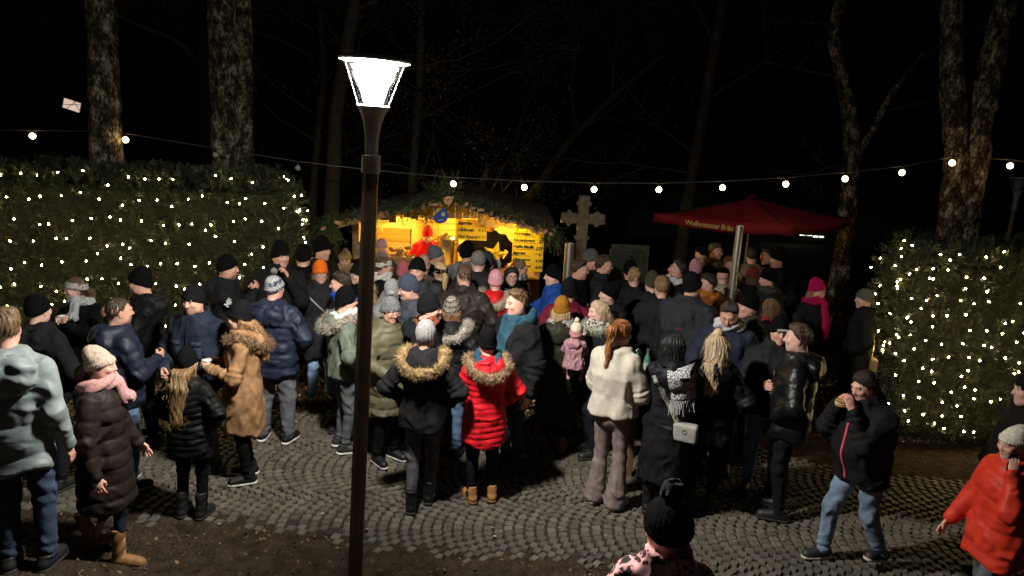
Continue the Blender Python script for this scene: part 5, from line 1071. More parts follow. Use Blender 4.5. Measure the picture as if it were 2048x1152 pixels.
# ---- stainless stove pipes and their fire barrels, tables, notice board
steel = mat('polished_steel', (0.62, 0.6, 0.56), 0.42, 0.1, 3, 0.05, 30, metal=1.0, stretch=(1, 1, .2))
def stove(loc, h, r_, label):
    t = thing('stove_pipe', label, 'steel pipe', loc); MB().lathe([(r_, .62), (r_, h), (r_ * .93, h), (r_ * .93, h - .05)], 22).build('pipe', steel, t, 40)
    MB().lathe([(.0, 0), (.19, 0), (.2, .02), (.2, .55), (.16, .6), (r_ * 1.25, .62), (r_ * 1.25, .66), (r_, .66)], 24).build('stove_body', mat('black_stove', (.015, .014, .013), .7), t, 40); MB().lathe([(r_ + .001, 1.18), (r_ + .006, 1.185), (r_ + .006, 1.215), (r_ + .001, 1.22)], 22).build('pipe_clamp', steel, t, 40); return t
stove((.72, 9.3, 0), 1.89, .062, 'shorter stainless stove pipe in front of the stone cross'); stove((2.7, 8.7, 0), 2.3, .046, 'taller slim stainless stove pipe in front of the red parasol')
tw_ = mat('table_timber', (0.13, 0.075, 0.045), 0.6, 0.35, 3, 0.4, 20, c2=(0.2, 0.12, 0.075), stretch=(1, 7, 1))
def table(loc, w, d, label, rz=0.0):
    t = thing('standing_table', label, 'table', loc, rz)
    n = int(w / .14)
    for k in range(n): MB().box((-w / 2 + k * w / n, -d / 2, 1.02), (-w / 2 + (k + 1) * w / n - .006, d / 2, 1.055), .004).build('table_plank', tw_, t)
    for sx in (-1, 1):
        for sy in (-1, 1): MB().box((sx * (w / 2 - .07) - .03, sy * (d / 2 - .07) - .03, 0), (sx * (w / 2 - .07) + .03, sy * (d / 2 - .07) + .03, 1.018), .005).build('leg', tw_, t)
    MB().box((-w / 2 + .1, -.02, .2), (w / 2 - .1, .02, .26), .004).build('stretcher', tw_, t); return t
tagl = lambda *a: None
table((.3, 8.08, .0), .7, .5, 'timber standing table with glasses by the blue jacket', .25)
table((1.4, 6.78, .0), .5, .45, 'dark standing table with bottles and a lantern among the crowd', .1)
table((.98, 8.5, 0), .42, .36, 'small standing table with beer bottles below the shaved man', 0)
glassm = clear('clear_glass', (.95, .97, .97), .2, .05)
for k, (gx_, gy_) in enumerate(((.2, 8.2), (.28, 8.25), (.37, 8.2), (.14, 8.12), (.44, 8.25), (.3, 8.12))):
    o = MB().lathe([(0, 0), (.03, 0), (.036, .13), (.034, .13), (.028, .008), (0, .008)], 14).build('drinking_glass', glassm, None, 50); o.location = (gx_, gy_, 1.056); tag(o, 'empty clear glass on the timber standing table', 'glass', 'glasses on the timber table')
mug('white mug alone near the edge of the timber table', (.45, 7.93, 1.056), rz=2.5)
pt = MB().lathe([(0, 0), (.07, 0), (.095, .012), (.09, .014), (.06, .005), (0, .005)], 20).build('plate', mat('yellow_plate', (.6, .42, .04), .4, bump=0), None, 50); pt.location = (.54, 8.18, 1.056); tag(pt, 'small yellow plate on the timber standing table', 'plate')
def bottle(label, loc, c, lab):
    t = thing('beer_bottle', label, 'bottle', loc); MB().lathe([(0, 0), (.03, 0), (.032, .006), (.032, .13), (.026, .16), (.014, .19), (.0125, .23), (.014, .232), (.014, .24), (0, .24)], 16).build('glass_body', mat('bottle_glass', c, .12, .05, spec=.7, bump=0), t, 40)
    MB().lathe([(.0325, .04), (.033, .042), (.033, .11), (.0325, .112)], 16).build('paper_label', mat('label_paper', lab, .5, .1, bump=0), t, 50); MB().lathe([(.0145, .2), (.0155, .202), (.0155, .243), (0, .245)], 12).build('foil', mat('foil', (.4, .4, .42), .35, metal=.8, bump=0), t, 50); return t
bottle('dark beer bottle with blue label on the small standing table', (.92, 8.45, 1.056), (.03, .012, .006), (.05, .12, .4)); bottle('dark beer bottle with pale neck beside the blue labelled one', (1.07, 8.42, 1.056), (.03, .012, .006), (.4, .4, .4))
bottle('clear green bottle on the dark table beside the white mug', (1.34, 6.7, 1.056), (.08, .2, .15), (.3, .35, .3))
mug('white mug on the dark standing table behind the cream sweater', (1.46, 6.66, 1.056), rz=.6)
ln_ = thing('glass_lantern', 'small green glass candle lantern on the dark standing table', 'lantern', (1.26, 6.82, 1.056)); MB().lathe([(0, 0), (.05, 0), (.055, .02), (.03, .04), (.05, .08), (.048, .17), (.03, .2), (.03, .2), (.0, .2)], 16).build('body', clear('green_glass', (.6, .85, .75), .25), ln_, 50); MB().sphere((0, 0, .08), .012).build('flame', emit('lantern_spark', (.75, 1.0, .85), 9.0), ln_)
nb = thing('notice_board', 'dark green framed notice board standing behind the crowd', 'board', (1.75, 10.6, 0)); MB().box((-.3, 0, 1.05), (.22, .03, 1.62)).build('panel', mat('board_green', (.02, .025, .016), .7, .3), nb)
for lo, hi in (((-.33, -.012, 1.02), (-.301, .042, 1.65)), ((.221, -.012, 1.02), (.25, .042, 1.65)), ((-.3, -.012, 1.621), (.22, .042, 1.65)), ((-.3, -.012, 1.02), (.22, .042, 1.049))): MB().box(lo, hi, .003).build('frame_rail', mat('grey_timber', (.045, .042, .034), .8, .3), nb)
for xx in (-.28, .2): MB().box((xx - .03, .045, 0), (xx + .03, .09, 1.5)).build('post', mat('grey_timber', (.045, .042, .034), .8, .3), nb)
plk = thing('timber_beam', 'loose weathered beam lying on top of the notice board', 'beam', (1.75, 10.66, 1.652)); MB().box((-.3, -.05, 0), (.26, .05, .05), .006, Matrix.Rotation(-.0, 4, 'Y')).build('beam', mat('grey_timber', (.045, .042, .034), .8, .3), plk)
nm_ = thing('number_plate_sign', 'small pale sign reading fifty on the hut side below the menu', 'sign', (.62, 10.7, .0)); MB().box((-.06, 0, .9), (.08, .01, 1.02)).build('plate', mat('grey_sign', (.12, .12, .11), .7), nm_); letters(nm_, '50', .09, (-.045, -.003, .96), mat('faded_print', (.3, .3, .28), .7, bump=0)); MB().box((-.01, .012, 0), (.02, .03, .95)).build('post', tw_, nm_)
PEOPLE = [
 {'id': 'teal', 'H': 1.78, 'f': 100, 'hy': 25, 'L': 'person in pale teal puffer jacket with hood, short fair hair, back turned', 'hair': ('short', (0.1, 0.062, 0.03)), 'j': {'c': (0.19, 0.225, 0.225), 'q': 0.21, 'qa': 0.012, 'hood': 1.25, 'l': 0.72, 'th': 0.0, 'w': 0.0025}, 'w': 0.92, 't': {'c': (0.022, 0.034, 0.06), 'k': 'denim', 'r': 0.01}, 'la': 'down', 'ra': 'down', 'big': 1, 'sk': 1, 'at': (-3.153, 4.352), 'n': 1, 'z': 0.262},
 {'H': 1.718, 'f': 80, 'L': 'person in black beanie and plain black jacket behind the pale teal puffer', 'hat': ('beanie', (0.0055, 0.0055, 0.006), {}), 'j': {'c': (0.009, 0.009, 0.0105), 'hood': 1}, 'at': (-3.954, 5.82), 'n': 2, 'z': 0.026},
 {'id': 'mugwoman', 'H': 1.621, 's': 'f', 'f': 262, 'hy': -38, 'L': 'woman in grey headband and pale grey scarf holding a white mug in both hands', 'hat': ('headband', (0.42, 0.38, 0.38), {}), 'hair': ('lowpony', (0.09, 0.055, 0.03)), 'j': {'c': (0.0055, 0.0055, 0.006)}, 'la': 'chest', 'ra': 'chest', 'scarf': ((0.38, 0.39, 0.4), 0.1), 'sk': 2, 'hold': 1, 'at': (-4.289, 6.974), 'n': 3, 'z': 0.026},
 {'id': 'oldman', 'H': 1.756, 'w': 1.1, 'f': 205, 'hy': -12, 'full': 1.1, 'L': 'older man in black beanie and black rain jacket looking to the hedge side', 'hat': ('beanie', (0.0055, 0.0055, 0.006), {'tall': 0.02}), 'j': {'c': (0.009, 0.009, 0.0105), 'hood': 1, 'k': 'nylon'}, 'ra': 'cup', 'la': 'cuphigh', 'sk': 0, 'hold': 1, 'at': (-3.594, 6.869), 'n': 4, 'z': 0.026},
 {'H': 1.718, 'f': 50, 'hy': -5, 'L': 'bareheaded man in navy quilted jacket with black hood, dark cropped hair', 'hair': ('buzz', (0.035, 0.022, 0.014)), 'j': {'c': (0.012, 0.016, 0.032), 'q': 0.075, 'hood': 1, 'l': 0.8}, 't': {'c': (0.065, 0.1, 0.17), 'k': 'denim'}, 'sh': {'c': (0.02, 0.025, 0.035), 'sole': (0.6, 0.58, 0.55)}, 'ra': 'cup', 'la': 'pocket', 'beard': (0.2, 0.12, 0.09), 'sk': 1, 'at': (-3.333, 5.907), 'n': 5, 'z': 0.026},
 {'id': 'navyfront', 'H': 1.737, 'w': 1.12, 'f': 258, 'full': 1.12, 'L': 'stocky man in black beanie facing forward in navy jacket with chest pockets', 'hat': ('beanie', (0.009, 0.009, 0.0105), {'tall': 0.015}), 'j': {'c': (0.014, 0.02, 0.037), 'collar': 1, 'l': 0.8}, 't': {'c': (0.075, 0.078, 0.088), 'k': 'denim'}, 'ra': 'waist', 'la': 'pocket', 'beard': (0.35, 0.2, 0.14), 'sk': 0, 'pock': 1, 'hold': 1, 'at': (-2.859, 6.357), 'n': 6, 'z': 0.026},
 {'id': 'beige', 'H': 1.63, 's': 'f', 'f': 10, 'L': 'walking woman in cream knit hat, pink scarf and long dark brown quilted coat', 'hat': ('beanie', (0.42, 0.33, 0.26), {'tall': 0.045, 'slouch': 0.035, 'rib': 0.003}), 'hair': ('lowpony', (0.09, 0.055, 0.03)), 'j': {'c': (0.02, 0.014, 0.012), 'q': 0.12, 'l': 0.5, 'fl': 0.03, 'n': 'coat'}, 'scarf': ((0.5, 0.26, 0.25), 0.12), 't': {'c': (0.012, 0.016, 0.03), 'hemz': 0.29, 'r': -0.014}, 'sh': {'c': (0.28, 0.14, 0.05), 'sole': (0.12, 0.07, 0.03), 'h': 0.33}, 'stride': 0.13, 'la': 'stride', 'ra': 'down', 'big': 1, 'sk': 0, 'at': (-2.893, 4.844), 'n': 7, 'z': 0.012},
 {'id': 'girl', 'H': 1.42, 's': 'c', 'f': 85, 'L': 'girl in black beanie with long fair hair over a black quilted jacket', 'hat': ('beanie', (0.0055, 0.0055, 0.006), {}), 'hair': ('xlong', (0.2, 0.122, 0.055)), 'j': {'c': (0.0055, 0.0055, 0.006), 'q': 0.065, 'l': 0.68, 'qa': 0.014}, 't': {'c': (0.0055, 0.0055, 0.006)}, 'sh': {'h': 0.28}, 'big': 1, 'at': (-2.563, 5.484), 'n': 8, 'z': 0.026},
 {'id': 'tan', 'H': 1.647, 's': 'f', 'f': 195, 'hy': -4, 'L': 'woman in camel parka with fur hood and black beanie holding a cup', 'hat': ('beanie', (0.009, 0.009, 0.0105), {'tall': 0.035}), 'hair': ('long', (0.3, 0.17, 0.08)), 'j': {'c': (0.3, 0.165, 0.078), 'hood': 1, 'fur': (0.2, 0.12, 0.07), 'l': 0.52, 'n': 'parka', 'w': 0.011}, 't': {'c': (0.0055, 0.0055, 0.006)}, 'sh': {'c': (0.0055, 0.0055, 0.006), 'sole': (0.55, 0.52, 0.48), 'h': 0.16}, 'la': 'cup', 'ra': 'cup', 'big': 1, 'sk': 2, 'hold': 1, 'at': (-2.363, 6.148), 'n': 9, 'z': 0.026},
 {'id': 'smoker', 'H': 1.756, 'f': 12, 'L': 'man in black beanie and patched biker vest lighting a cigarette with cupped hands', 'hat': ('beanie', (0.0055, 0.0055, 0.006), {}), 'j': {'c': (0.014, 0.014, 0.016), 'hood': 1}, 'la': ((0.05, -0.27, 1.36), (0.7, 0, -0.7), (0, 0.3, 1), 'pinch'), 'ra': ((0.05, -0.29, 1.38), (0.7, 0, -0.7), (0, 0.3, 1), 'pinch'), 'beard': (0.2, 0.1, 0.06), 'sk': 0, 'hold': 1, 'patch': 1, 'at': (-3.136, 7.734), 'n': 10, 'z': 0.026},
 {'H': 1.885, 'w': 1.15, 'f': 292, 'hy': 22, 'L': 'tall broad man in black beanie and black fleece with one hand at his mouth', 'hat': ('beanie', (0.0055, 0.0055, 0.006), {'tall': 0.04}), 'j': {'c': (0.014, 0.014, 0.014), 'collar': 1, 'k': 'wool'}, 'la': 'mouth', 'ra': 'pocket', 'sk': 0, 'at': (-2.656, 8.061), 'n': 11, 'z': 0.012},
 {'id': 'navyback', 'H': 1.726, 'w': 1.18, 'f': 82, 'hy': -8, 'L': 'man in big navy puffer and grey patterned bobble hat, grey jeans, back turned', 'hat': ('beanie', (0.3, 0.3, 0.31), {'pom': (0.16, 0.16, 0.14), 'pr': 0.034, 'tall': 0.02, 'stripe': ((0.03, 0.05, 0.1), (0.5, 0.5, 0.5)), 'sf': 75}), 'j': {'c': (0.016, 0.022, 0.046), 'q': 0.14, 'hood': 1.12, 'qa': 0.015, 'l': 0.74}, 't': {'c': (0.075, 0.078, 0.088), 'k': 'denim', 'r': 0.016}, 'sh': {'c': (0.0055, 0.0055, 0.006), 'sole': (0.65, 0.65, 0.64)}, 'la': 'pocket', 'ra': 'pocket', 'big': 1, 'stance': 0.05, 'at': (-2.371, 7.003), 'n': 12, 'z': 0.026},
 {'id': 'orange', 'H': 1.688, 's': 'f', 'f': 297, 'hy': -2, 'L': 'smiling woman in bright orange beanie and round glasses, dark parka', 'hat': ('beanie', (0.85, 0.16, 0.012), {'tall': 0.035, 'cuff': True}), 'hair': ('long', (0.2, 0.12, 0.06)), 'j': {'c': (0.022, 0.022, 0.024), 'l': 0.6, 'n': 'parka', 'collar': 1}, 't': {'c': (0.16, 0.25, 0.38), 'k': 'denim'}, 'gl': (0.1, 0.05, 0.03), 'sk': 2, 'strap': 1, 'at': (-2.208, 8.136), 'n': 13, 'z': 0.012},
 {'H': 1.646, 's': 'f', 'f': 262, 'L': 'person in black cap hat framed by a thick tan fur hood', 'hat': ('beanie', (0.0055, 0.0055, 0.006), {'tall': 0.03}), 'hair': ('long', (0.2, 0.12, 0.05)), 'j': {'c': (0.0055, 0.0055, 0.006), 'hood': 1, 'fur': (0.36, 0.24, 0.1)}, 'at': (-2.53, 9.231), 'n': 14, 'z': 0.012},
 {'H': 1.808, 'f': 100, 'L': 'dark figure with black cap at the lit hedge corner', 'hat': ('beanie', (0.0055, 0.0055, 0.006), {}), 'j': {'c': (0.0055, 0.0055, 0.006)}, 'at': (-2.485, 8.415), 'n': 15, 'z': 0.012},
 {'H': 1.833, 'f': 330, 'L': 'tall man in black beanie pulled low beside the hut corner', 'hat': ('beanie', (0.0055, 0.0055, 0.006), {'tall': 0.045}), 'j': {'c': (0.0055, 0.0055, 0.006)}, 'sk': 0, 'at': (-2.389, 8.847), 'n': 16, 'z': 0.012},
 {'H': 1.608, 's': 'f', 'f': 282, 'hp': 16, 'L': 'woman with tan headband and tan scarf looking down by the hut', 'hat': ('headband', (0.33, 0.22, 0.1), {}), 'hair': ('bun', (0.09, 0.055, 0.03)), 'j': {'c': (0.25, 0.16, 0.08)}, 'scarf': ((0.33, 0.21, 0.1), 0), 'sk': 0, 'at': (-2.239, 9.483), 'n': 17, 'z': 0.012},
 {'H': 1.652, 's': 'f', 'f': 60, 'L': 'woman with chin length light brown bob seen from behind at the hut wall', 'hair': ('bob', (0.16, 0.11, 0.06)), 'j': {'c': (0.0055, 0.0055, 0.006)}, 'at': (-2.125, 9.877), 'n': 18, 'z': 0.012},
 {'H': 1.718, 'f': 195, 'hy': -3, 'L': 'dark haired man in profile with bright blue collar', 'hair': ('short', (0.03, 0.02, 0.014)), 'j': {'c': (0.009, 0.009, 0.0105)}, 'scarf': ((0.02, 0.07, 0.4), 0), 'sk': 0, 'beard': (0.4, 0.22, 0.16), 'at': (-1.769, 7.402), 'n': 19, 'z': 0.026},
 {'H': 1.621, 's': 'f', 'f': 205, 'hy': 15, 'L': 'blond woman in black beanie and glasses behind the lamp post', 'hat': ('beanie', (0.009, 0.009, 0.0105), {}), 'hair': ('long', (0.5, 0.36, 0.19)), 'j': {'c': (0.0055, 0.0055, 0.006)}, 'gl': (0.12, 0.06, 0.04), 'sk': 2, 'at': (-1.82, 8.437), 'n': 20, 'z': 0.012},
 {'id': 'green', 'H': 1.662, 'f': 28, 'L': 'man in sage green jacket with fur edged white lined hood and black beanie', 'hat': ('beanie', (0.0055, 0.0055, 0.006), {'tall': 0.03}), 'j': {'c': (0.13, 0.155, 0.12), 'hood': 1, 'fur': (0.34, 0.3, 0.24), 'l': 0.84, 'k': 'matte', 'w': 0.012}, 'scarf': ((0.75, 0.73, 0.7), 0), 't': {'c': (0.06, 0.062, 0.068), 'k': 'denim'}, 'sh': {'c': (0.03, 0.03, 0.03), 'sole': (0.65, 0.64, 0.62)}, 'la': 'pocket', 'ra': 'pocket', 'big': 1, 'sk': 0, 'at': (-1.633, 6.872), 'n': 21, 'z': 0.026},
 {'H': 1.621, 's': 'f', 'f': 285, 'hy': 20, 'L': 'woman in pale pink knit hat at the hut hatch', 'hat': ('beanie', (0.55, 0.33, 0.33), {}), 'hair': ('none', (0.09, 0.055, 0.03)), 'j': {'c': (0.06, 0.05, 0.05)}, 'scarf': ((0.3, 0.22, 0.2), 0), 'sk': 0, 'at': (-1.927, 10.392), 'n': 22, 'z': 0.012},
 {'H': 1.632, 's': 'f', 'f': 2, 'hy': 10, 'L': 'woman in white headband and white tube scarf, black coat', 'hat': ('headband', (0.66, 0.62, 0.56), {}), 'hair': ('bun', (0.09, 0.055, 0.03)), 'j': {'c': (0.0055, 0.0055, 0.006)}, 'scarf': ((0.72, 0.7, 0.66), 0), 'sk': 2, 'at': (-1.637, 8.925), 'n': 23, 'z': 0.012},
 {'H': 1.626, 's': 'f', 'f': 90, 'L': 'person in dusty rose beanie mostly hidden behind the grey blue beanie', 'hat': ('beanie', (0.4, 0.11, 0.13), {}), 'j': {'c': (0.3, 0.3, 0.29), 'hood': 1}, 'at': (-1.325, 8.613), 'n': 24, 'z': 0.012},
 {'H': 1.713, 'f': 0, 'L': 'bearded man in grey beanie in profile below the red hooded server', 'hat': ('beanie', (0.12, 0.125, 0.13), {'slouch': 0.03}), 'j': {'c': (0.0055, 0.0055, 0.006)}, 'beard': (0.08, 0.05, 0.03), 'sk': 1, 'at': (-1.042, 9.414), 'n': 25, 'z': 0.012},
 {'H': 1.64, 's': 'f', 'f': 85, 'L': 'person in pale peach hat tucked behind the tall black beanie', 'hat': ('beanie', (0.5, 0.32, 0.24), {}), 'j': {'c': (0.1, 0.08, 0.07)}, 'at': (-1.136, 9.009), 'n': 26, 'z': 0.012},
 {'id': 'work', 'H': 1.821, 'w': 1.08, 'f': 285, 'hy': -22, 'L': 'tall man in black beanie and dark work jacket with pale reflective piping', 'hat': ('beanie', (0.0055, 0.0055, 0.006), {'tall': 0.03}), 'j': {'c': (0.03, 0.033, 0.04), 'hood': 1}, 'sk': 0, 'pipe': 1, 'at': (-1.053, 7.925), 'n': 27, 'z': 0.012},
 {'H': 1.742, 'f': 200, 'hp': 14, 'L': 'man in blue grey beanie in profile, head bowed, slate jacket', 'hat': ('beanie', (0.055, 0.065, 0.1), {'tall': 0.035}), 'j': {'c': (0.05, 0.055, 0.07), 'hood': 1, 'q': 0.11}, 'sk': 0, 'at': (-1.015, 7.3), 'n': 28, 'z': 0.026},
 {'H': 1.61, 's': 'f', 'f': 70, 'L': 'person in pale grey knit hood behind the grey ribbed bobble hat', 'hat': ('beanie', (0.3, 0.3, 0.29), {'tall': 0.02, 'cut': -0.02, 'cuff': False}), 'j': {'c': (0.28, 0.28, 0.27), 'hood': 1, 'k': 'wool'}, 'at': (-1.29, 7.576), 'n': 29, 'z': 0.026},
 {'H': 1.648, 's': 'f', 'f': 125, 'L': 'woman with black headband and blond ponytail seen from behind', 'hat': ('headband', (0.0055, 0.0055, 0.006), {}), 'hair': ('lowpony', (0.45, 0.32, 0.17)), 'j': {'c': (0.009, 0.009, 0.0105)}, 'at': (-0.875, 8.664), 'n': 30, 'z': 0.012},
 {'H': 1.795, 'f': 62, 'L': 'man in black cap and grey hoodie ordering at the counter', 'hat': ('beanie', (0.0055, 0.0055, 0.006), {}), 'j': {'c': (0.16, 0.17, 0.18), 'hood': 1}, 'at': (-0.617, 9.319), 'n': 31, 'z': 0.012},
 {'H': 1.824, 'w': 1.15, 'f': 88, 'L': 'broad man in light grey beanie and dark jacket queuing at the counter', 'hat': ('beanie', (0.18, 0.18, 0.18), {'cuff': False, 'tall': 0.02}), 'j': {'c': (0.025, 0.022, 0.022), 'hood': 1}, 'at': (-0.421, 8.589), 'n': 32, 'z': 0.012},
 {'H': 1.729, 'f': 70, 'L': 'person in charcoal beanie at the counter beside the yellow star', 'hat': ('beanie', (0.04, 0.042, 0.05), {}), 'j': {'c': (0.0055, 0.0055, 0.006)}, 'at': (-0.335, 8.98), 'n': 33, 'z': 0.012},
 {'H': 1.592, 's': 'f', 'f': 80, 'L': 'grey haired person at the counter under the yellow star', 'hair': ('short', (0.3, 0.29, 0.28)), 'j': {'c': (0.06, 0.05, 0.045)}, 'at': (-0.234, 9.37), 'n': 34, 'z': 0.012},
 {'id': 'pinkhat', 'H': 1.653, 's': 'f', 'f': 75, 'hy': 10, 'L': 'woman in pale pink ribbed beanie and bright red jacket with cream fur collar', 'hat': ('beanie', (0.72, 0.35, 0.4), {'rib': 0.004, 'nr': 22}), 'j': {'c': (0.7, 0.014, 0.022), 'hood': 1, 'fur': (0.5, 0.42, 0.32), 'k': 'nylon', 'l': 0.8}, 'at': (-0.193, 8.257), 'n': 35, 'z': 0.012},
 {'H': 1.634, 's': 'f', 'f': 272, 'hy': 6, 'L': 'smiling dark haired woman with glasses beside the pink beanie', 'hair': ('bob', (0.012, 0.01, 0.009)), 'j': {'c': (0.0055, 0.0055, 0.006), 'hood': 1}, 'gl': (0.05, 0.04, 0.04), 'sk': 2, 'at': (-0.014, 8.738), 'n': 36, 'z': 0.012},
 {'H': 1.565, 's': 'f', 'f': 358, 'L': 'woman with pinned up hair and glasses in profile, black and white scarf', 'hair': ('bun', (0.14, 0.09, 0.05)), 'j': {'c': (0.009, 0.009, 0.0105)}, 'gl': (0.05, 0.04, 0.03), 'scarf': ((0.05, 0.05, 0.05), 0, 'wool', (0.6, 0.6, 0.6)), 'sk': 0, 'at': (0.079, 9.574), 'n': 37, 'z': 0.012},
 {'id': 'brownpuff', 'H': 1.776, 'f': 82, 'hy': 28, 'L': 'man with cropped brown hair in dark brown quilted jacket, back turned', 'hair': ('buzz', (0.07, 0.04, 0.022)), 'j': {'c': (0.03, 0.021, 0.017), 'q': 0.055, 'collar': 1, 'qa': 0.013, 'l': 0.8}, 'sk': 0, 'at': (-0.521, 7.879), 'n': 38, 'z': 0.026},
 {'id': 'tealhood', 'H': 1.795, 'w': 1.15, 'f': 214, 'full': 1.12, 'L': 'fair haired man in blue hoodie under an open black jacket, smiling', 'hair': ('quiff', (0.12, 0.07, 0.035)), 'j': {'c': (0.0125, 0.0125, 0.014), 'hood': 1, 'l': 0.74, 'w': 0.012}, 't': {'c': (0.02, 0.028, 0.045), 'k': 'denim'}, 'la': 'down', 'ra': 'down', 'sk': 0, 'big': 1, 'hoodie': (0.025, 0.075, 0.11), 'at': (0.069, 6.653), 'n': 39, 'z': 0.026},
 {'id': 'khaki', 'H': 1.66, 's': 'f', 'f': 318, 'hy': -6, 'hp': 10, 'L': 'woman in grey ribbed bobble hat and glasses, long khaki puffer coat', 'hat': ('beanie', (0.13, 0.135, 0.14), {'rib': 0.005, 'nr': 16, 'pom': (0.2, 0.2, 0.2), 'pr': 0.03, 'tall': 0.03}), 'hair': ('none', (0.035, 0.022, 0.014)), 'j': {'c': (0.1, 0.092, 0.052), 'q': 0.13, 'qa': 0.018, 'l': 0.55, 'n': 'coat', 'hood': 1}, 't': {'c': (0.0055, 0.0055, 0.006)}, 'gl': (0.3, 0.25, 0.2), 'sk': 1, 'sh': {'c': (0.0055, 0.0055, 0.006), 'sole': (0.5, 0.5, 0.48)}, 'ra': 'waist', 'la': 'pocket', 'big': 1, 'at': (-1.16, 6.653), 'n': 40, 'z': 0.026},
 {'H': 1.726, 'f': 2, 'hp': 6, 'L': 'man in black beanie in profile above the light grey beanie, dark jacket', 'hat': ('beanie', (0.009, 0.009, 0.0105), {'tall': 0.03}), 'j': {'c': (0.009, 0.009, 0.0105), 'hood': 1}, 'beard': (0.22, 0.13, 0.09), 'sk': 0, 'scarf': ((0.28, 0.07, 0.02), 0, 'wool', (0.03, 0.03, 0.03)), 'at': (-0.789, 6.527), 'n': 41, 'z': 0.026},
 {'H': 1.632, 's': 'f', 'f': 78, 'L': 'woman in dark patterned beanie with grey fur collar, back turned', 'hat': ('beanie', (0.04, 0.035, 0.03), {'stripe': ((0.2, 0.17, 0.14), (0.3, 0.27, 0.22)), 'sf': 120}), 'hair': ('bob', (0.12, 0.06, 0.03)), 'j': {'c': (0.009, 0.009, 0.0105), 'q': 0.09, 'hood': 1, 'fur': (0.34, 0.31, 0.26)}, 't': {'c': (0.065, 0.1, 0.17), 'k': 'denim'}, 'at': (-0.579, 6.871), 'n': 42, 'z': 0.026},
 {'id': 'furback', 'H': 1.656, 's': 'f', 'f': 85, 'hy': -5, 'L': 'woman in light grey beanie and black jacket with a big blond fur hood, back turned', 'hat': ('beanie', (0.27, 0.265, 0.265), {'rib': 0.004, 'nr': 18, 'tall': 0.02}), 'hair': ('none', (0.035, 0.022, 0.014)), 'j': {'c': (0.01, 0.01, 0.011), 'hood': 1, 'fur': (0.4, 0.28, 0.14), 'l': 0.78}, 't': {'c': (0.055, 0.055, 0.057), 'k': 'denim'}, 'sh': {'c': (0.0055, 0.0055, 0.006), 'h': 0.22}, 'stride': 0.1, 'big': 1, 'stance': -0.02, 'at': (-0.708, 5.83), 'n': 43, 'z': 0.026},
 {'id': 'redback', 'H': 1.567, 's': 'f', 'f': 105, 'L': 'woman in bright red quilted jacket with fur hood and black beanie, tan boots', 'hat': ('beanie', (0.0055, 0.0055, 0.006), {'tall': 0.03}), 'hair': ('none', (0.32, 0.21, 0.1)), 'j': {'c': (0.62, 0.01, 0.02), 'q': 0.06, 'qa': 0.012, 'hood': 1, 'fur': (0.3, 0.2, 0.12), 'l': 0.62, 'w': 0.004}, 'scarf': ((0.02, 0.06, 0.09), 0), 't': {'c': (0.008, 0.008, 0.012)}, 'sh': {'c': (0.36, 0.17, 0.05), 'sole': (0.2, 0.1, 0.04), 'h': 0.17}, 'la': 'cup', 'ra': 'pocket', 'big': 1, 'at': (-0.185, 5.987), 'n': 44, 'z': 0.026},
 {'H': 1.703, 'f': 182, 'L': 'person in black beanie and royal blue jacket at the round table, in profile', 'hat': ('beanie', (0.0055, 0.0055, 0.006), {}), 'j': {'c': (0.015, 0.06, 0.3), 'collar': 1}, 'la': 'cup', 'ra': 'reach', 'sk': 2, 'at': (0.51, 8.511), 'n': 45, 'z': 0.012},
 {'H': 1.698, 'f': 78, 'L': 'person in black beanie and maroon hooded jacket, back turned', 'hat': ('beanie', (0.009, 0.009, 0.0105), {'tall': 0.03}), 'j': {'c': (0.14, 0.008, 0.028), 'hood': 1, 'l': 0.8}, 'at': (0.616, 7.658), 'n': 46, 'z': 0.026},
 {'id': 'mustard', 'H': 1.624, 's': 'f', 'f': 72, 'L': 'woman in mustard beanie and long dark quilted coat carrying a toddler', 'hat': ('beanie', (0.3, 0.13, 0.018), {'tall': 0.05, 'rib': 0.003}), 'hair': ('bob', (0.35, 0.24, 0.12)), 'j': {'c': (0.028, 0.028, 0.02), 'q': 0.16, 'l': 0.36, 'n': 'coat', 'hood': 1}, 'scarf': ((0.3, 0.3, 0.28), 0, 'shiny'), 't': {'c': (0.0055, 0.0055, 0.006)}, 'sh': {'c': (0.1, 0.05, 0.02), 'h': 0.2}, 'la': 'cup', 'ra': 'carry', 'at': (0.509, 7.104), 'n': 47, 'z': 0.026},
 {'id': 'blondmug', 'H': 1.64, 's': 'f', 'f': 190, 'hy': 6, 'L': 'woman with long ash blond hair and leopard scarf holding a red mug', 'hair': ('xlong', (0.36, 0.26, 0.16)), 'j': {'c': (0.009, 0.009, 0.0105), 'hood': 1, 'fur': (0.36, 0.37, 0.3)}, 'scarf': ((0.6, 0.55, 0.48), 0.12, 'wool', (0.02, 0.018, 0.015)), 'la': 'cup', 'ra': ((0.14, -0.2, 1.2), (0.5, 0.3, -0.8), (0, 0, 1), 'grip'), 'sk': 2, 'hold': 1, 'at': (0.893, 7.044), 'n': 48, 'z': 0.026},
 {'H': 1.66, 's': 'f', 'f': 185, 'hp': -2, 'L': 'woman in black beanie and black hooded jacket in profile above the blond woman', 'hat': ('beanie', (0.0055, 0.0055, 0.006), {'slouch': 0.03}), 'j': {'c': (0.009, 0.009, 0.0105), 'hood': 1, 'k': 'nylon'}, 'sk': 2, 'at': (1.07, 7.768), 'n': 49, 'z': 0.026},
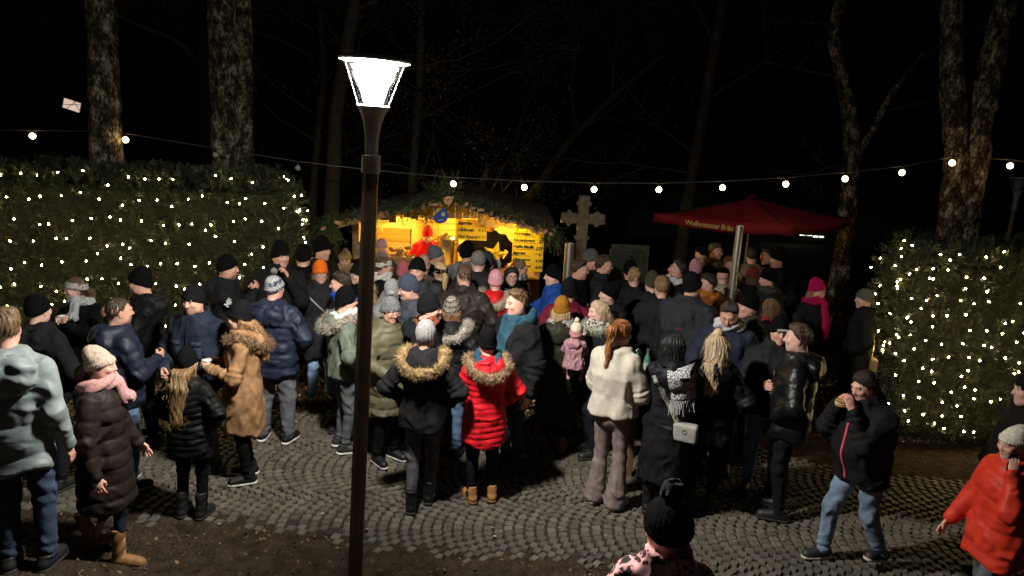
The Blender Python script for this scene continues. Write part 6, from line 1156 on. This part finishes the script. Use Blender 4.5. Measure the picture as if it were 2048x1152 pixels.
 {'H': 1.768, 'f': 340, 'hp': 6, 'L': 'man in grey beanie and mustard jacket with sheepskin collar by the stone cross', 'hat': ('beanie', (0.1, 0.1, 0.095), {'tall': 0.035}), 'j': {'c': (0.3, 0.13, 0.02), 'fur': (0.5, 0.42, 0.32), 'hood': 1}, 'sk': 0, 'at': (0.995, 9.426), 'n': 50, 'z': 0.012},
 {'H': 1.779, 'f': 352, 'L': 'man with shaved sides and beard in black jacket, in profile', 'hair': ('quiff', (0.035, 0.02, 0.013)), 'j': {'c': (0.016, 0.016, 0.018), 'collar': 1}, 'beard': (0.16, 0.09, 0.06), 'sk': 0, 'at': (1.121, 9.029), 'n': 51, 'z': 0.012},
 {'H': 1.745, 'f': 350, 'L': 'man half hidden behind the stainless pipe by the cross', 'hair': ('short', (0.035, 0.022, 0.014)), 'j': {'c': (0.0055, 0.0055, 0.006)}, 'sk': 0, 'at': (0.802, 8.811), 'n': 52, 'z': 0.012},
 {'id': 'white', 'H': 1.712, 's': 'f', 'f': 52, 'hy': -4, 'hp': 8, 'L': 'woman in cream plush sweater and flared taupe trousers with copper ponytail', 'hair': ('pony', (0.26, 0.1, 0.035)), 'j': {'c': (0.46, 0.415, 0.345), 'l': 0.9, 'k': 'plush', 'n': 'sweater', 'th': 0.012, 'w': 0.008}, 't': {'c': (0.2, 0.155, 0.14), 'fl': 0.05, 'w': 0.5, 'hemz': 0.02}, 'sh': {'c': (0.3, 0.22, 0.16), 'sole': (0.3, 0.25, 0.2)}, 'ra': 'cup', 'la': 'cup', 'big': 1, 'sk': 1, 'hold': 1, 'at': (0.941, 6.018), 'n': 53, 'z': 0.026},
 {'H': 1.695, 's': 'f', 'f': 88, 'L': 'person with curly light brown hair and dark fleece collar, back turned', 'hair': ('curly', (0.2, 0.13, 0.065)), 'j': {'c': (0.009, 0.009, 0.0105), 'hood': 1}, 'at': (1.493, 8.723), 'n': 54, 'z': 0.012},
 {'H': 1.694, 'f': 80, 'L': 'person in black bobble cap in front of the dark notice board', 'hat': ('beanie', (0.0055, 0.0055, 0.006), {'pom': (0.0055, 0.0055, 0.006), 'pr': 0.03}), 'j': {'c': (0.0055, 0.0055, 0.006)}, 'at': (1.498, 9.128), 'n': 55, 'z': 0.012},
 {'H': 1.708, 'f': 90, 'L': 'man in olive beanie and dark jacket, back turned', 'hat': ('beanie', (0.055, 0.055, 0.03), {'tall': 0.02}), 'j': {'c': (0.009, 0.009, 0.0105)}, 'at': (1.65, 8.384), 'n': 56, 'z': 0.012},
 {'H': 1.75, 'f': 85, 'L': 'man with short sandy hair and black jacket seen from behind', 'hair': ('short', (0.2, 0.12, 0.055)), 'j': {'c': (0.016, 0.017, 0.02), 'collar': 1}, 't': {'c': (0.012, 0.016, 0.032)}, 'at': (1.68, 7.947), 'n': 57, 'z': 0.012},
 {'H': 1.776, 'f': 190, 'hp': -10, 'hy': -10, 'L': 'dark bearded man tilting his head back, white shirt showing', 'hair': ('short', (0.012, 0.01, 0.009)), 'j': {'c': (0.0055, 0.0055, 0.006)}, 'beard': (0.12, 0.07, 0.05), 'scarf': ((0.6, 0.6, 0.6), 0, 'matte'), 'sk': 1, 'at': (2.044, 8.937), 'n': 58, 'z': 0.012},
 {'id': 'bigback', 'H': 1.83, 'w': 1.2, 'f': 62, 'hy': -28, 'L': 'big man in black beanie and charcoal jacket with a small red chest line', 'hat': ('beanie', (0.009, 0.009, 0.0105), {'tall': 0.02}), 'j': {'c': (0.028, 0.028, 0.036), 'l': 0.8, 'collar': 1, 'w': 0.013}, 't': {'c': (0.012, 0.016, 0.032), 'k': 'denim'}, 'la': 'reach', 'ra': 'down', 'beard': (0.25, 0.13, 0.08), 'sk': 0, 'big': 1, 'at': (1.912, 7.647), 'n': 59, 'z': 0.026},
 {'H': 1.718, 'f': 188, 'L': 'dark haired man in profile with rust brown jacket and orange hood', 'hair': ('short', (0.02, 0.014, 0.01)), 'j': {'c': (0.2, 0.055, 0.01), 'hood': 1}, 'scarf': ((0.42, 0.14, 0.02), 0, 'matte'), 'sk': 0, 'at': (2.345, 8.446), 'n': 60, 'z': 0.012},
 {'H': 1.621, 's': 'f', 'f': 100, 'L': 'person in pale pink beanie under the red parasol', 'hat': ('beanie', (0.5, 0.27, 0.34), {}), 'j': {'c': (0.3, 0.18, 0.2), 'hood': 1}, 'at': (2.525, 9.87), 'n': 61, 'z': 0.012},
 {'H': 1.764, 'f': 275, 'L': 'man in dark cap facing forward at the parasol edge', 'hat': ('cap', (0.0055, 0.0055, 0.006), {}), 'j': {'c': (0.0055, 0.0055, 0.006)}, 'ra': 'mouth', 'sk': 3, 'at': (2.702, 10.393), 'n': 62, 'z': 0.012},
 {'H': 1.768, 'f': 320, 'L': 'dark haired man in tan vest under the parasol', 'hair': ('short', (0.035, 0.022, 0.014)), 'j': {'c': (0.14, 0.1, 0.05)}, 'ra': 'mouth', 'sk': 3, 'at': (2.993, 10.742), 'n': 63, 'z': 0.012},
 {'H': 1.64, 's': 'f', 'f': 300, 'L': 'woman with reddish hair beside the tall steel pole', 'hair': ('short', (0.12, 0.045, 0.03)), 'j': {'c': (0.2, 0.06, 0.06)}, 'sk': 3, 'ra': 'mouth', 'at': (3.111, 10.348), 'n': 64, 'z': 0.012},
 {'H': 1.679, 'f': 80, 'L': 'person in black cap with cream hood behind the rust jacket', 'hat': ('cap', (0.0055, 0.0055, 0.006), {}), 'hair': ('short', (0.012, 0.01, 0.009)), 'j': {'c': (0.4, 0.35, 0.27), 'hood': 1}, 'at': (2.716, 9.205), 'n': 65, 'z': 0.012},
 {'H': 1.753, 'w': 1.15, 'f': 80, 'L': 'person in tan jacket seen from behind under the parasol', 'hair': ('short', (0.012, 0.01, 0.009)), 'j': {'c': (0.24, 0.17, 0.1), 'hood': 1}, 'at': (3.494, 10.516), 'n': 66, 'z': 0.012},
 {'H': 1.621, 's': 'f', 'f': 90, 'L': 'person in maroon striped knit hat near the steel pole', 'hat': ('beanie', (0.1, 0.012, 0.02), {'stripe': ((0.18, 0.05, 0.05), (0.12, 0.02, 0.025)), 'sf': 150}), 'hair': ('bob', (0.06, 0.03, 0.02)), 'j': {'c': (0.0055, 0.0055, 0.006)}, 'at': (3.235, 9.613), 'n': 67, 'z': 0.012},
 {'H': 1.721, 'f': 200, 'L': 'bareheaded man leaning close to a man in black hat', 'hair': ('short', (0.012, 0.01, 0.009)), 'j': {'c': (0.0055, 0.0055, 0.006)}, 'sk': 3, 'at': (3.809, 10.75), 'n': 68, 'z': 0.012},
 {'H': 1.776, 'f': 195, 'L': 'man in black hat at the dark edge of the parasol', 'hat': ('beanie', (0.0055, 0.0055, 0.006), {}), 'j': {'c': (0.0055, 0.0055, 0.006)}, 'sk': 3, 'at': (3.761, 10.166), 'n': 69, 'z': 0.012},
 {'H': 1.756, 'f': 190, 'L': 'young man in black beanie and grey snood in profile', 'hat': ('beanie', (0.0055, 0.0055, 0.006), {'tall': 0.03}), 'j': {'c': (0.016, 0.016, 0.018), 'hood': 1}, 'scarf': ((0.05, 0.045, 0.045), 0), 'sk': 0, 'at': (3.153, 8.744), 'n': 70, 'z': 0.012},
 {'id': 'lookdown', 'H': 1.792, 'f': 248, 'hp': 24, 'lean': 0.12, 'L': 'dark haired man in navy jacket looking down at his hands', 'hair': ('quiff', (0.03, 0.02, 0.015)), 'j': {'c': (0.02, 0.024, 0.042), 'collar': 1}, 'scarf': ((0.5, 0.5, 0.5), 0, 'matte'), 'la': 'waist', 'ra': 'waist', 'sk': 1, 'at': (2.13, 6.838), 'n': 71, 'z': 0.026},
 {'H': 1.76, 'f': 192, 'hy': -5, 'L': 'man in black beanie and dark olive jacket in profile', 'hat': ('beanie', (0.0055, 0.0055, 0.006), {'tall': 0.03}), 'j': {'c': (0.04, 0.037, 0.025), 'collar': 1}, 'sk': 0, 'at': (2.409, 7.13), 'n': 72, 'z': 0.026},
 {'H': 1.563, 's': 'f', 'f': 95, 'L': 'person with fair hair and red collar behind the black beanies', 'hair': ('bob', (0.16, 0.09, 0.045)), 'j': {'c': (0.0055, 0.0055, 0.006), 'hood': 1}, 'scarf': ((0.35, 0.02, 0.04), 0), 'at': (2.886, 7.86), 'n': 73, 'z': 0.026},
 {'id': 'pinkberet', 'H': 1.66, 's': 'f', 'f': 300, 'hy': 8, 'L': 'woman in magenta beanie, glasses and long magenta scarf, black coat', 'hat': ('beanie', (0.42, 0.01, 0.1), {'tall': 0.03}), 'hair': ('bob', (0.3, 0.14, 0.06)), 'j': {'c': (0.01, 0.01, 0.011), 'l': 0.6, 'n': 'coat'}, 'scarf': ((0.42, 0.012, 0.085), 0.42), 'gl': (0.08, 0.05, 0.05), 'sk': 0, 'at': (3.693, 8.665), 'n': 74, 'z': 0.012},
 {'id': 'bagwoman', 'H': 1.64, 's': 'f', 'f': 160, 'hy': 10, 'L': 'woman in grey beanie and black coat with patterned bag strap by the lit hedge', 'hat': ('beanie', (0.1, 0.098, 0.09), {'tall': 0.01, 'rib': 0.003}), 'j': {'c': (0.013, 0.013, 0.012), 'l': 0.45, 'n': 'coat', 'collar': 1}, 'sk': 2, 'at': (4.183, 8.37), 'n': 75, 'z': 0.012},
 {'id': 'beanietext', 'H': 1.713, 'f': 252, 'hy': 10, 'L': 'man in black beanie with white lettering smiling, black jacket with grey front', 'hat': ('beanie', (0.0055, 0.0055, 0.006), {'tall': 0.02}), 'j': {'c': (0.02, 0.021, 0.023), 'collar': 1}, 't': {'c': (0.065, 0.1, 0.17), 'k': 'denim'}, 'la': 'cup', 'ra': 'cup', 'sk': 0, 'hold': 1, 'at': (2.451, 6.398), 'n': 76, 'z': 0.026},
 {'id': 'shiny', 'H': 1.761, 'w': 1.08, 'f': 155, 'L': 'man with brown hair in glossy black puffer jacket, back turned', 'hair': ('short', (0.06, 0.035, 0.022)), 'j': {'c': (0.008, 0.008, 0.009), 'q': 0.13, 'hood': 1, 'k': 'shiny', 'l': 0.76}, 't': {'c': (0.009, 0.009, 0.0105)}, 'at': (2.49, 5.986), 'n': 77, 'z': 0.026},
 {'id': 'bunblond', 'H': 1.64, 's': 'f', 'f': 68, 'L': 'woman with long pale blond hair and bun in short black hooded jacket', 'hair': ('long', (0.42, 0.31, 0.19)), 'bun': 1, 'j': {'c': (0.0055, 0.0055, 0.006), 'hood': 1, 'l': 0.7, 'k': 'nylon'}, 't': {'c': (0.0055, 0.0055, 0.006)}, 'sh': {'c': (0.0055, 0.0055, 0.006), 'h': 0.2}, 'sk': 2, 'big': 1, 'at': (1.801, 6.046), 'n': 78, 'z': 0.026},
 {'id': 'keffi', 'H': 1.64, 's': 'f', 'f': 65, 'L': 'black haired woman in long black coat with fringed checked scarf and shoulder bag', 'hair': ('bob', (0.008, 0.007, 0.007)), 'j': {'c': (0.01, 0.01, 0.012), 'l': 0.34, 'n': 'coat', 'hood': 1, 'k': 'nylon'}, 't': {'c': (0.0055, 0.0055, 0.006)}, 'sh': {'c': (0.0055, 0.0055, 0.006), 'h': 0.3}, 'big': 1, 'la': 'cup', 'ra': 'cup', 'at': (1.406, 5.929), 'n': 79, 'z': 0.026},
 {'id': 'pomlady', 'hs': 1.25, 'H': 1.7, 's': 'f', 'f': 88, 'L': 'woman in black bobble hat and pink leopard print jacket in the foreground', 'hat': ('beanie', (0.005, 0.005, 0.005), {'pom': (0.006, 0.006, 0.006), 'pr': 0.045, 'tall': -0.012, 'cut': 0.02, 'cuff': True, 'rib': 0.003}), 'j': {'c': (0.5, 0.2, 0.2), 'collar': 1, 'k': 'wool'}, 't': {'c': (0.0055, 0.0055, 0.006)}, 'big': 1, 'leo': 1, 'at': (0.751, 2.923), 'n': 80, 'z': 0.012},
 {'id': 'sandwich', 'H': 1.631, 'w': 1.12, 'f': 198, 'hp': 20, 'lean': 0.1, 'L': 'stocky dark haired person in black jacket with pink zip eating a roll, blue jeans', 'hair': ('bob', (0.014, 0.008, 0.007)), 'j': {'c': (0.011, 0.011, 0.012), 'l': 0.78, 'collar': 1, 'w': 0.008}, 't': {'c': (0.11, 0.15, 0.215), 'k': 'denim', 'r': 0.006}, 'sh': {'c': (0.02, 0.02, 0.022), 'sole': (0.5, 0.45, 0.38)}, 'la': 'mouth', 'ra': 'mouth', 'stride': 0.2, 'big': 1, 'sk': 0, 'belly': 0.07, 'hold': 1, 'zip': 1, 'at': (2.82, 5.279), 'n': 81, 'z': 0.026},
 {'id': 'redphone', 'H': 1.563, 's': 'f', 'f': 192, 'hp': 8, 'L': 'person in white hat and orange red puffer jacket with a phone at the ear', 'hat': ('beanie', (0.62, 0.58, 0.5), {'tall': 0.02, 'slouch': 0.03, 'rib': 0.003}), 'j': {'c': (0.58, 0.035, 0.015), 'q': 0.2, 'qa': 0.014, 'l': 0.7, 'hood': 1}, 't': {'c': (0.06, 0.062, 0.07), 'k': 'denim'}, 'la': 'phone', 'ra': 'stride', 'stride': -0.22, 'big': 1, 'sk': 0, 'hold': 1, 'at': (3.337, 4.425), 'n': 82, 'z': 0.012},
 {'H': 1.718, 'f': 170, 'L': 'dark figure cut off by the picture edge above the white hat', 'hat': ('beanie', (0.012, 0.009, 0.008), {}), 'j': {'c': (0.012, 0.009, 0.008), 'l': 0.6}, 'at': (3.854, 5.069), 'n': 83, 'z': 0.012},
 {'id': 'redserver', 'at': (-1.42, 11.55), 'H': 1.66, 'z': 0.06, 's': 'f', 'f': 285, 'hp': 26, 'lean': 0.12, 'L': 'server in bright red hooded jacket bending inside the hut', 'hat': ('beanie', (0.6, 0.01, 0.015), {'tall': 0.02, 'cut': -0.03, 'cuff': False, 'rib': 0}), 'j': {'c': (0.6, 0.01, 0.015), 'hood': 0, 'k': 'matte'}, 'la': 'waist', 'ra': 'waist', 'sk': 0, 'n': 84},
 {'id': 'blackserver', 'at': (-0.4, 11.5), 'H': 1.88, 'z': 0.06, 'w': 1.0, 'f': 275, 'L': 'server in black sweater behind the counter, head hidden by the gable', 'hair': ('short', (0.012, 0.01, 0.009)), 'j': {'c': (0.01, 0.01, 0.01), 'k': 'wool'}, 'la': 'hip', 'ra': 'hip', 'sk': 1, 'n': 85},
 {'id': 'toddler', 'at': (0.64, 6.74), 'H': 0.74, 'z': 0.72, 's': 'c', 'hs': 1.7, 'sit': 1, 'f': 75, 'hp': 0, 'L': 'toddler in dusty pink overall and cream bobble hat carried on an arm', 'hat': ('beanie', (0.62, 0.56, 0.42), {'pom': (0.6, 0.55, 0.45), 'pr': 0.035, 'tall': 0.02, 'stripe': ((0.6, 0.16, 0.24), (0.62, 0.56, 0.42)), 'sf': 26}), 'j': {'c': (0.36, 0.19, 0.22), 'hood': 1, 'l': 0.8, 'n': 'overall', 'k': 'matte'}, 't': {'c': (0.33, 0.17, 0.2)}, 'sh': {'c': (0.5, 0.25, 0.3)}, 'la': 'forward', 'ra': 'reach', 'w': 1.25, 'stance': 0.05, 'n': 86},
]

# ================================================================== THE CROWD
def leopard():
    m, nt, b = nodemat('leopard_cloth'); N = nt.nodes; L = nt.links; tc = N.new('ShaderNodeTexCoord'); nz = N.new('ShaderNodeTexNoise'); nz.inputs['Scale'].default_value = 14
    L.new(tc.outputs['Object'], nz.inputs['Vector']); mx = N.new('ShaderNodeMixRGB'); mx.inputs[0].default_value = .12; L.new(tc.outputs['Object'], mx.inputs[1]); L.new(nz.outputs['Color'], mx.inputs[2])
    vo = N.new('ShaderNodeTexVoronoi'); vo.inputs['Scale'].default_value = 24; L.new(mx.outputs[0], vo.inputs['Vector']); rp = N.new('ShaderNodeValToRGB'); e = rp.color_ramp.elements
    rp.color_ramp.interpolation = 'CONSTANT'; e[0].color = (.012, .008, .01, 1); e[1].position = .42; e[1].color = (.62, .26, .27, 1); q = e.new(.56); q.color = (.75, .42, .42, 1)
    L.new(vo.outputs['Distance'], rp.inputs['Fac']); L.new(rp.outputs['Color'], b.inputs['Base Color']); b.inputs['Roughness'].default_value = .9; return m
BY = {}
for S in PEOPLE:
    if S.get('leo'): S['jm'] = leopard()
    if S.get('hoodie'): S['j'].pop('hood', None)
    person(S)
    if S.get('id'): BY[S['id']] = S
def surf_y(S, x, z, side, off=0.004):
    ys = np.linspace(0.62 * side, -0.05 * side, 160).astype(f32); P = np.stack([np.full(160, x), ys, np.full(160, z)], 1).astype(f32); f = S['jf'](P); k = np.argmax(f < 0.001)
    return float(ys[k]) + side * off if f[k] < 0.01 else None
def ribbon(S, name, pts, side, width, m, n=26, thick=0.004, parent=None):
    """A band that follows the garment's surface through (x, z) points."""
    P = np.array(pts, float); d = np.r_[0, np.cumsum(np.linalg.norm(np.diff(P, axis=0), axis=1))]; t = np.linspace(0, d[-1], n); x = np.interp(t, d, P[:, 0]); z = np.interp(t, d, P[:, 1]); V = []; last = None
    for i in range(n):
        dx = x[min(i + 1, n - 1)] - x[max(i - 1, 0)]; dz = z[min(i + 1, n - 1)] - z[max(i - 1, 0)]; l = math.hypot(dx, dz) or 1; nx_, nz_ = -dz / l, dx / l; row = []
        for s_ in (-.5, 0, .5):
            y = surf_y(S, x[i] + nx_ * width * s_, z[i] + nz_ * width * s_, side, thick); y = y if y is not None else (last or 0); last = y; row.append((x[i] + nx_ * width * s_, y, z[i] + nz_ * width * s_))
        V += row
    F_ = [(3 * i + k, 3 * i + k + 1, 3 * i + k + 4, 3 * i + k + 3) for i in range(n - 1) for k in range(2)]
    mb = MB(); mb.raw(V, F_); o = mb.build(name, m, parent or S['root'], 60); q = o.modifiers.new('thick', 'SOLIDIFY'); q.thickness = .003; q.offset = 0; return o
def wpos(S, p): return S['root'].matrix_world @ Vector(p)
bpy.context.view_layer.update()
# garment details
ribbon(BY['sandwich'], 'pink_zip', [(-.02, 1.42), (0, 1.3), (.012, 1.1), (.008, .8)], -1, .018, mat('pink_tape', (.6, .07, .13), .6, bump=0))
pk = mat('pale_piping', (.5, .52, .55), .4, bump=0)
ribbon(BY['work'], 'piping', [(.21, 1.36), (.1, 1.32), (.06, 1.22)], -1, .012, pk); ribbon(BY['work'], 'piping', [(-.21, 1.36), (-.1, 1.32), (-.06, 1.22)], -1, .012, pk); ribbon(BY['work'], 'piping', [(-.16, 1.2), (-.02, 1.2)], -1, .01, pk)
ribbon(BY['orange'], 'bag_strap', [(-.15, 1.36), (.0, 1.2), (.14, .95)], -1, .018, mat('grey_strap', (.35, .35, .36), .5, bump=0))
ribbon(BY['navyfront'], 'zip', [(0, 1.46), (0, 1.2), (.0, .82)], -1, .012, mat('black_zip', (.01, .01, .01), .5, bump=0))
for sx in (-1, 1):
    f_ = ribbon(BY['navyfront'], 'pocket_flap', [(sx * .05, 1.27), (sx * .15, 1.27)], -1, .045, cloth((.025, .036, .066)), 12, .008); ribbon(BY['navyfront'], 'pocket', [(sx * .1, 1.25), (sx * .1, 1.13)], -1, .1, cloth((.024, .034, .063)), 12, .005)
S = BY['tealhood']; hc_ = S['hoodie']; jf_ = S['jf']
def hpanel(p): return smax(jf_(p) - .007, np.maximum(np.abs(p[:, 0] - .01) - (.05 + .13 * np.clip(p[:, 2] - 1.05, 0, .5)), p[:, 1] + .03), .01)
V, Q = snet(hpanel, (-.2, -.36, .8), (.2, .05, 1.56), .014); link('hoodie', mesh_np('hoodie', V, Q, cloth(hc_)), S['root'])
def hroll(p):
    x, y, z = p.T; rr_ = np.sqrt(x * x + (y - .03) ** 2); d = np.sqrt((rr_ - .115) ** 2 + ((z - 1.475 - .05 * np.clip(y * 6, -1, 1)) * .62) ** 2) - .042; d = smin(d, ell(p, (0, .15, 1.43), (.12, .06, .09)), .03); return d - .006 * waves(p, 3, 30, 4)
V, Q = snet(hroll, (-.24, -.2, 1.25), (.24, .28, 1.62), .013); link('hood', mesh_np('hood', V, Q, cloth(hc_)), S['root'])
S = BY['bunblond']; mb = MB(); mb.sphere((0, .06, .14), .048, 14, 10); mb.build('hair_bun', hairmat((.42, .31, .19)), S['root'], 180, S['HM'])
def on_arm(S, sd, txt, size, f, m):
    a = [q for q in S['arms'] if q[0] == sd][0]; p = a[1].lerp(a[2], f); ax = (a[2] - a[1]).normalized(); out = Vector((sd, 0, 0)); out = (out - ax * out.dot(ax)).normalized(); side = ax.cross(out)
    M = Matrix(((side.x * sd, -ax.x, out.x, p.x), (side.y * sd, -ax.y, out.y, p.y), (side.z * sd, -ax.z, out.z, p.z), (0, 0, 0, 1))) @ Matrix.Translation((0, 0, .094)); return link('sleeve_lettering', text_mesh(txt, size, m, align='CENTER', offset=.003), S['root'], M)
on_arm(BY['smoker'], -1, 'MF', .075, .45, white_p); on_arm(BY['smoker'], -1, 'T', .06, .85, white_p)
link('hat_lettering', text_mesh('WINTER', .028, white_p, align='CENTER', offset=.0012), BY['beanietext']['root'], BY['beanietext']['HM'] @ Matrix.Translation((0, -.125, .062)) @ Matrix.Rotation(PI / 2 - .25, 4, 'X'))
ribbon(BY['bigback'], 'red_chest_line', [(-.02, 1.22), (.05, 1.22)], 1, .006, mat('red_print', (.4, .03, .05), .6, bump=0), 8)
# bags
def bag(S, label, strap, sm_, bx, bz, bc, w=.2, h=.15, side=1, words=None):
    t = thing('shoulder_bag', label, 'bag'); t.matrix_world = S['root'].matrix_world.copy()
    ribbon(S, 'strap', strap, side, .042, sm_, 30, .008, t); y = surf_y(S, bx, bz, side, .045) or side * .25
    V, Q = snet(lambda p: np.linalg.norm(np.maximum(np.abs(p - np.array([bx, y, bz], f32)) - np.array([w / 2 - .025, .022, h / 2 - .025], f32), 0), axis=1) - .027, (bx - w, y - .12, bz - h), (bx + w, y + .12, bz + h), .012); b = link('bag_body', mesh_np('bag_body', V, Q, mat('bag_leather', bc, .5, .2, 12, .3, 50)), t)
    MB().torus((bx, y + side * .05, bz + .02), .018, .004, 14, 6, Matrix.Rotation(PI / 2, 4, 'X')).build('clasp', mat('brass', (.5, .4, .2), .3, metal=1, bump=0), b); return t
bs = bag(BY['keffi'], 'grey shoulder bag with wide woven strap on the long black coat', [(.12, 1.4), (.0, 1.2), (-.13, .98)], mat('woven_strap', (.3, .29, .24), .8), -.2, .9, (.28, .27, .25), .22, .17)
lt = text_mesh('VALEN', .05, mat('strap_print', (.06, .06, .06), .7, bump=0), align='CENTER', offset=.001); S = BY['keffi']; yy = (surf_y(S, .02, 1.24, 1, .016) or .25); link('lettering', lt, bs, Matrix.Translation((.02, yy, 1.24)) @ Matrix.Rotation(PI, 4, 'Z') @ Matrix.Rotation(PI / 2, 4, 'X') @ Matrix.Rotation(-.95 + PI, 4, 'Z'))
bag(BY['bagwoman'], 'tan saddle bag on a patterned strap beside the lit hedge', [(-.05, 1.42), (.03, 1.2), (.12, .92)], mat('patterned_strap', (.3, .2, .13), .8, .3, 40, c2=(.55, .45, .35)), .16, .82, (.3, .2, .08), .2, .2)
# checked scarf with a fringe over the long black coat's shoulder
S = BY['keffi']; chk = mat('checked_wool', (.02, .02, .02), .95, .1, 90, .4, 120, c2=(.62, .62, .62), detail=0)
sc_ = ribbon(S, 'checked_scarf', [(-.1, 1.5), (-.13, 1.38), (-.15, 1.2)], 1, .2, chk, 18, .02)
frg = MB()
for k in range(16):
    x_ = -.24 + k * .0125; y_ = (surf_y(S, x_, 1.2, 1, .03) or .2); frg.tube([(x_, y_, 1.2), (x_ + .004, y_ + .012, 1.14), (x_ + rw.uniform(-.01, .01), y_ + .01, 1.07 + rw.uniform(-.015, .015))], [.004, .0035, .003], 4)
frg.build('fringe', mat('fringe_wool', (.45, .45, .45), .95), sc_)
# ---- things held in hands
def hold_mid(S): return wpos(S, (S['hands'][1][0] + S['hands'][-1][0]) / 2)
def hold(S, sd): return wpos(S, S['hands'][sd][0])
p = hold_mid(BY['mugwoman']); mug('white mug in the hands of the woman with the grey headband', (p.x, p.y, p.z - .05), rz=-2.0)
p = hold(BY['tan'], 1); pc = thing('paper_cup', 'white paper cup held by the woman in the camel parka', 'cup', (p.x, p.y, p.z - .05)); MB().lathe([(0, 0), (.028, 0), (.038, .095), (.04, .097), (.038, .1), (.027, .006), (0, .006)], 18).build('cup', ceram, pc, 40); MB().lathe([(.0385, .092), (.0415, .095), (.0415, .101), (.0385, .103)], 18).build('rim', ceram, pc, 40)
p = hold(BY['blondmug'], -1); redm = mat('red_glaze', (.45, .02, .03), .25, .3, 22, 0, spec=.5, c2=(.6, .5, .48)); mug('red and white printed mug held by the ash blond woman', (p.x, p.y, p.z - .05), ceram, .3, redm)
p = hold(BY['white'], -1); mug('white mug held by the woman in the cream sweater', (p.x, p.y, p.z - .05), rz=.5)
p = hold_mid(BY['sandwich']); rl = thing('filled_roll', 'filled bread roll being eaten by the person with the pink zip', 'bread', (p.x - .01, p.y, p.z)); crust = mat('bread_crust', (0.4, 0.2, 0.07), 0.7, 0.4, 14, 0.4, 40)
MB().sphere((0, 0, .018), .06, 14, 8, (1.2, .8, .42)).build('upper_half', crust, rl, 180); MB().sphere((0, 0, -.016), .058, 14, 8, (1.2, .8, .32)).build('lower_half', crust, rl, 180); MB().sphere((0, 0, .001), .062, 14, 6, (1.2, .85, .12)).build('filling', mat('pale_filling', (.55, .4, .25), .6, .4, 30), rl, 180)
S = BY['redphone']; p = hold(S, 1); ph_ = thing('phone', 'dark phone held to the ear of the person in the white hat', 'phone', tuple(p), S['root'].rotation_euler.z); MB().box((-.005, -.036, -.075), (.005, .036, .075), .004).build('phone_case', mat('phone_black', (.015, .015, .017), .25, bump=0), ph_); MB().box((-.0075, -.03, .04), (-.0055, -.006, .068)).build('camera_bump', mat('phone_grey', (.2, .2, .2), .3, bump=0), ph_)
S = BY['smoker']; q = S['HM'] @ Vector((.005, -.105, -.052)); q2 = S['HM'] @ Vector((.012, -.175, -.075)); a_, b_ = wpos(S, q), wpos(S, q2); cg = thing('cigarette', 'white cigarette between the lips of the man in the patched vest', 'cigarette', tuple(a_)); MB().tube([(0, 0, 0), tuple(b_ - a_)], .0045, 8).build('paper', white_p, cg); MB().tube([(0, 0, 0), tuple((b_ - a_) * .3)], .0049, 8).build('filter_tip', mat('cork_tip', (.45, .25, .1), .7, bump=0), cg)
S = BY['beanietext']; p = hold_mid(S); bottle('dark bottle held by the man in the lettered beanie', (p.x, p.y, p.z - .1), (.02, .01, .006), (.1, .15, .3))
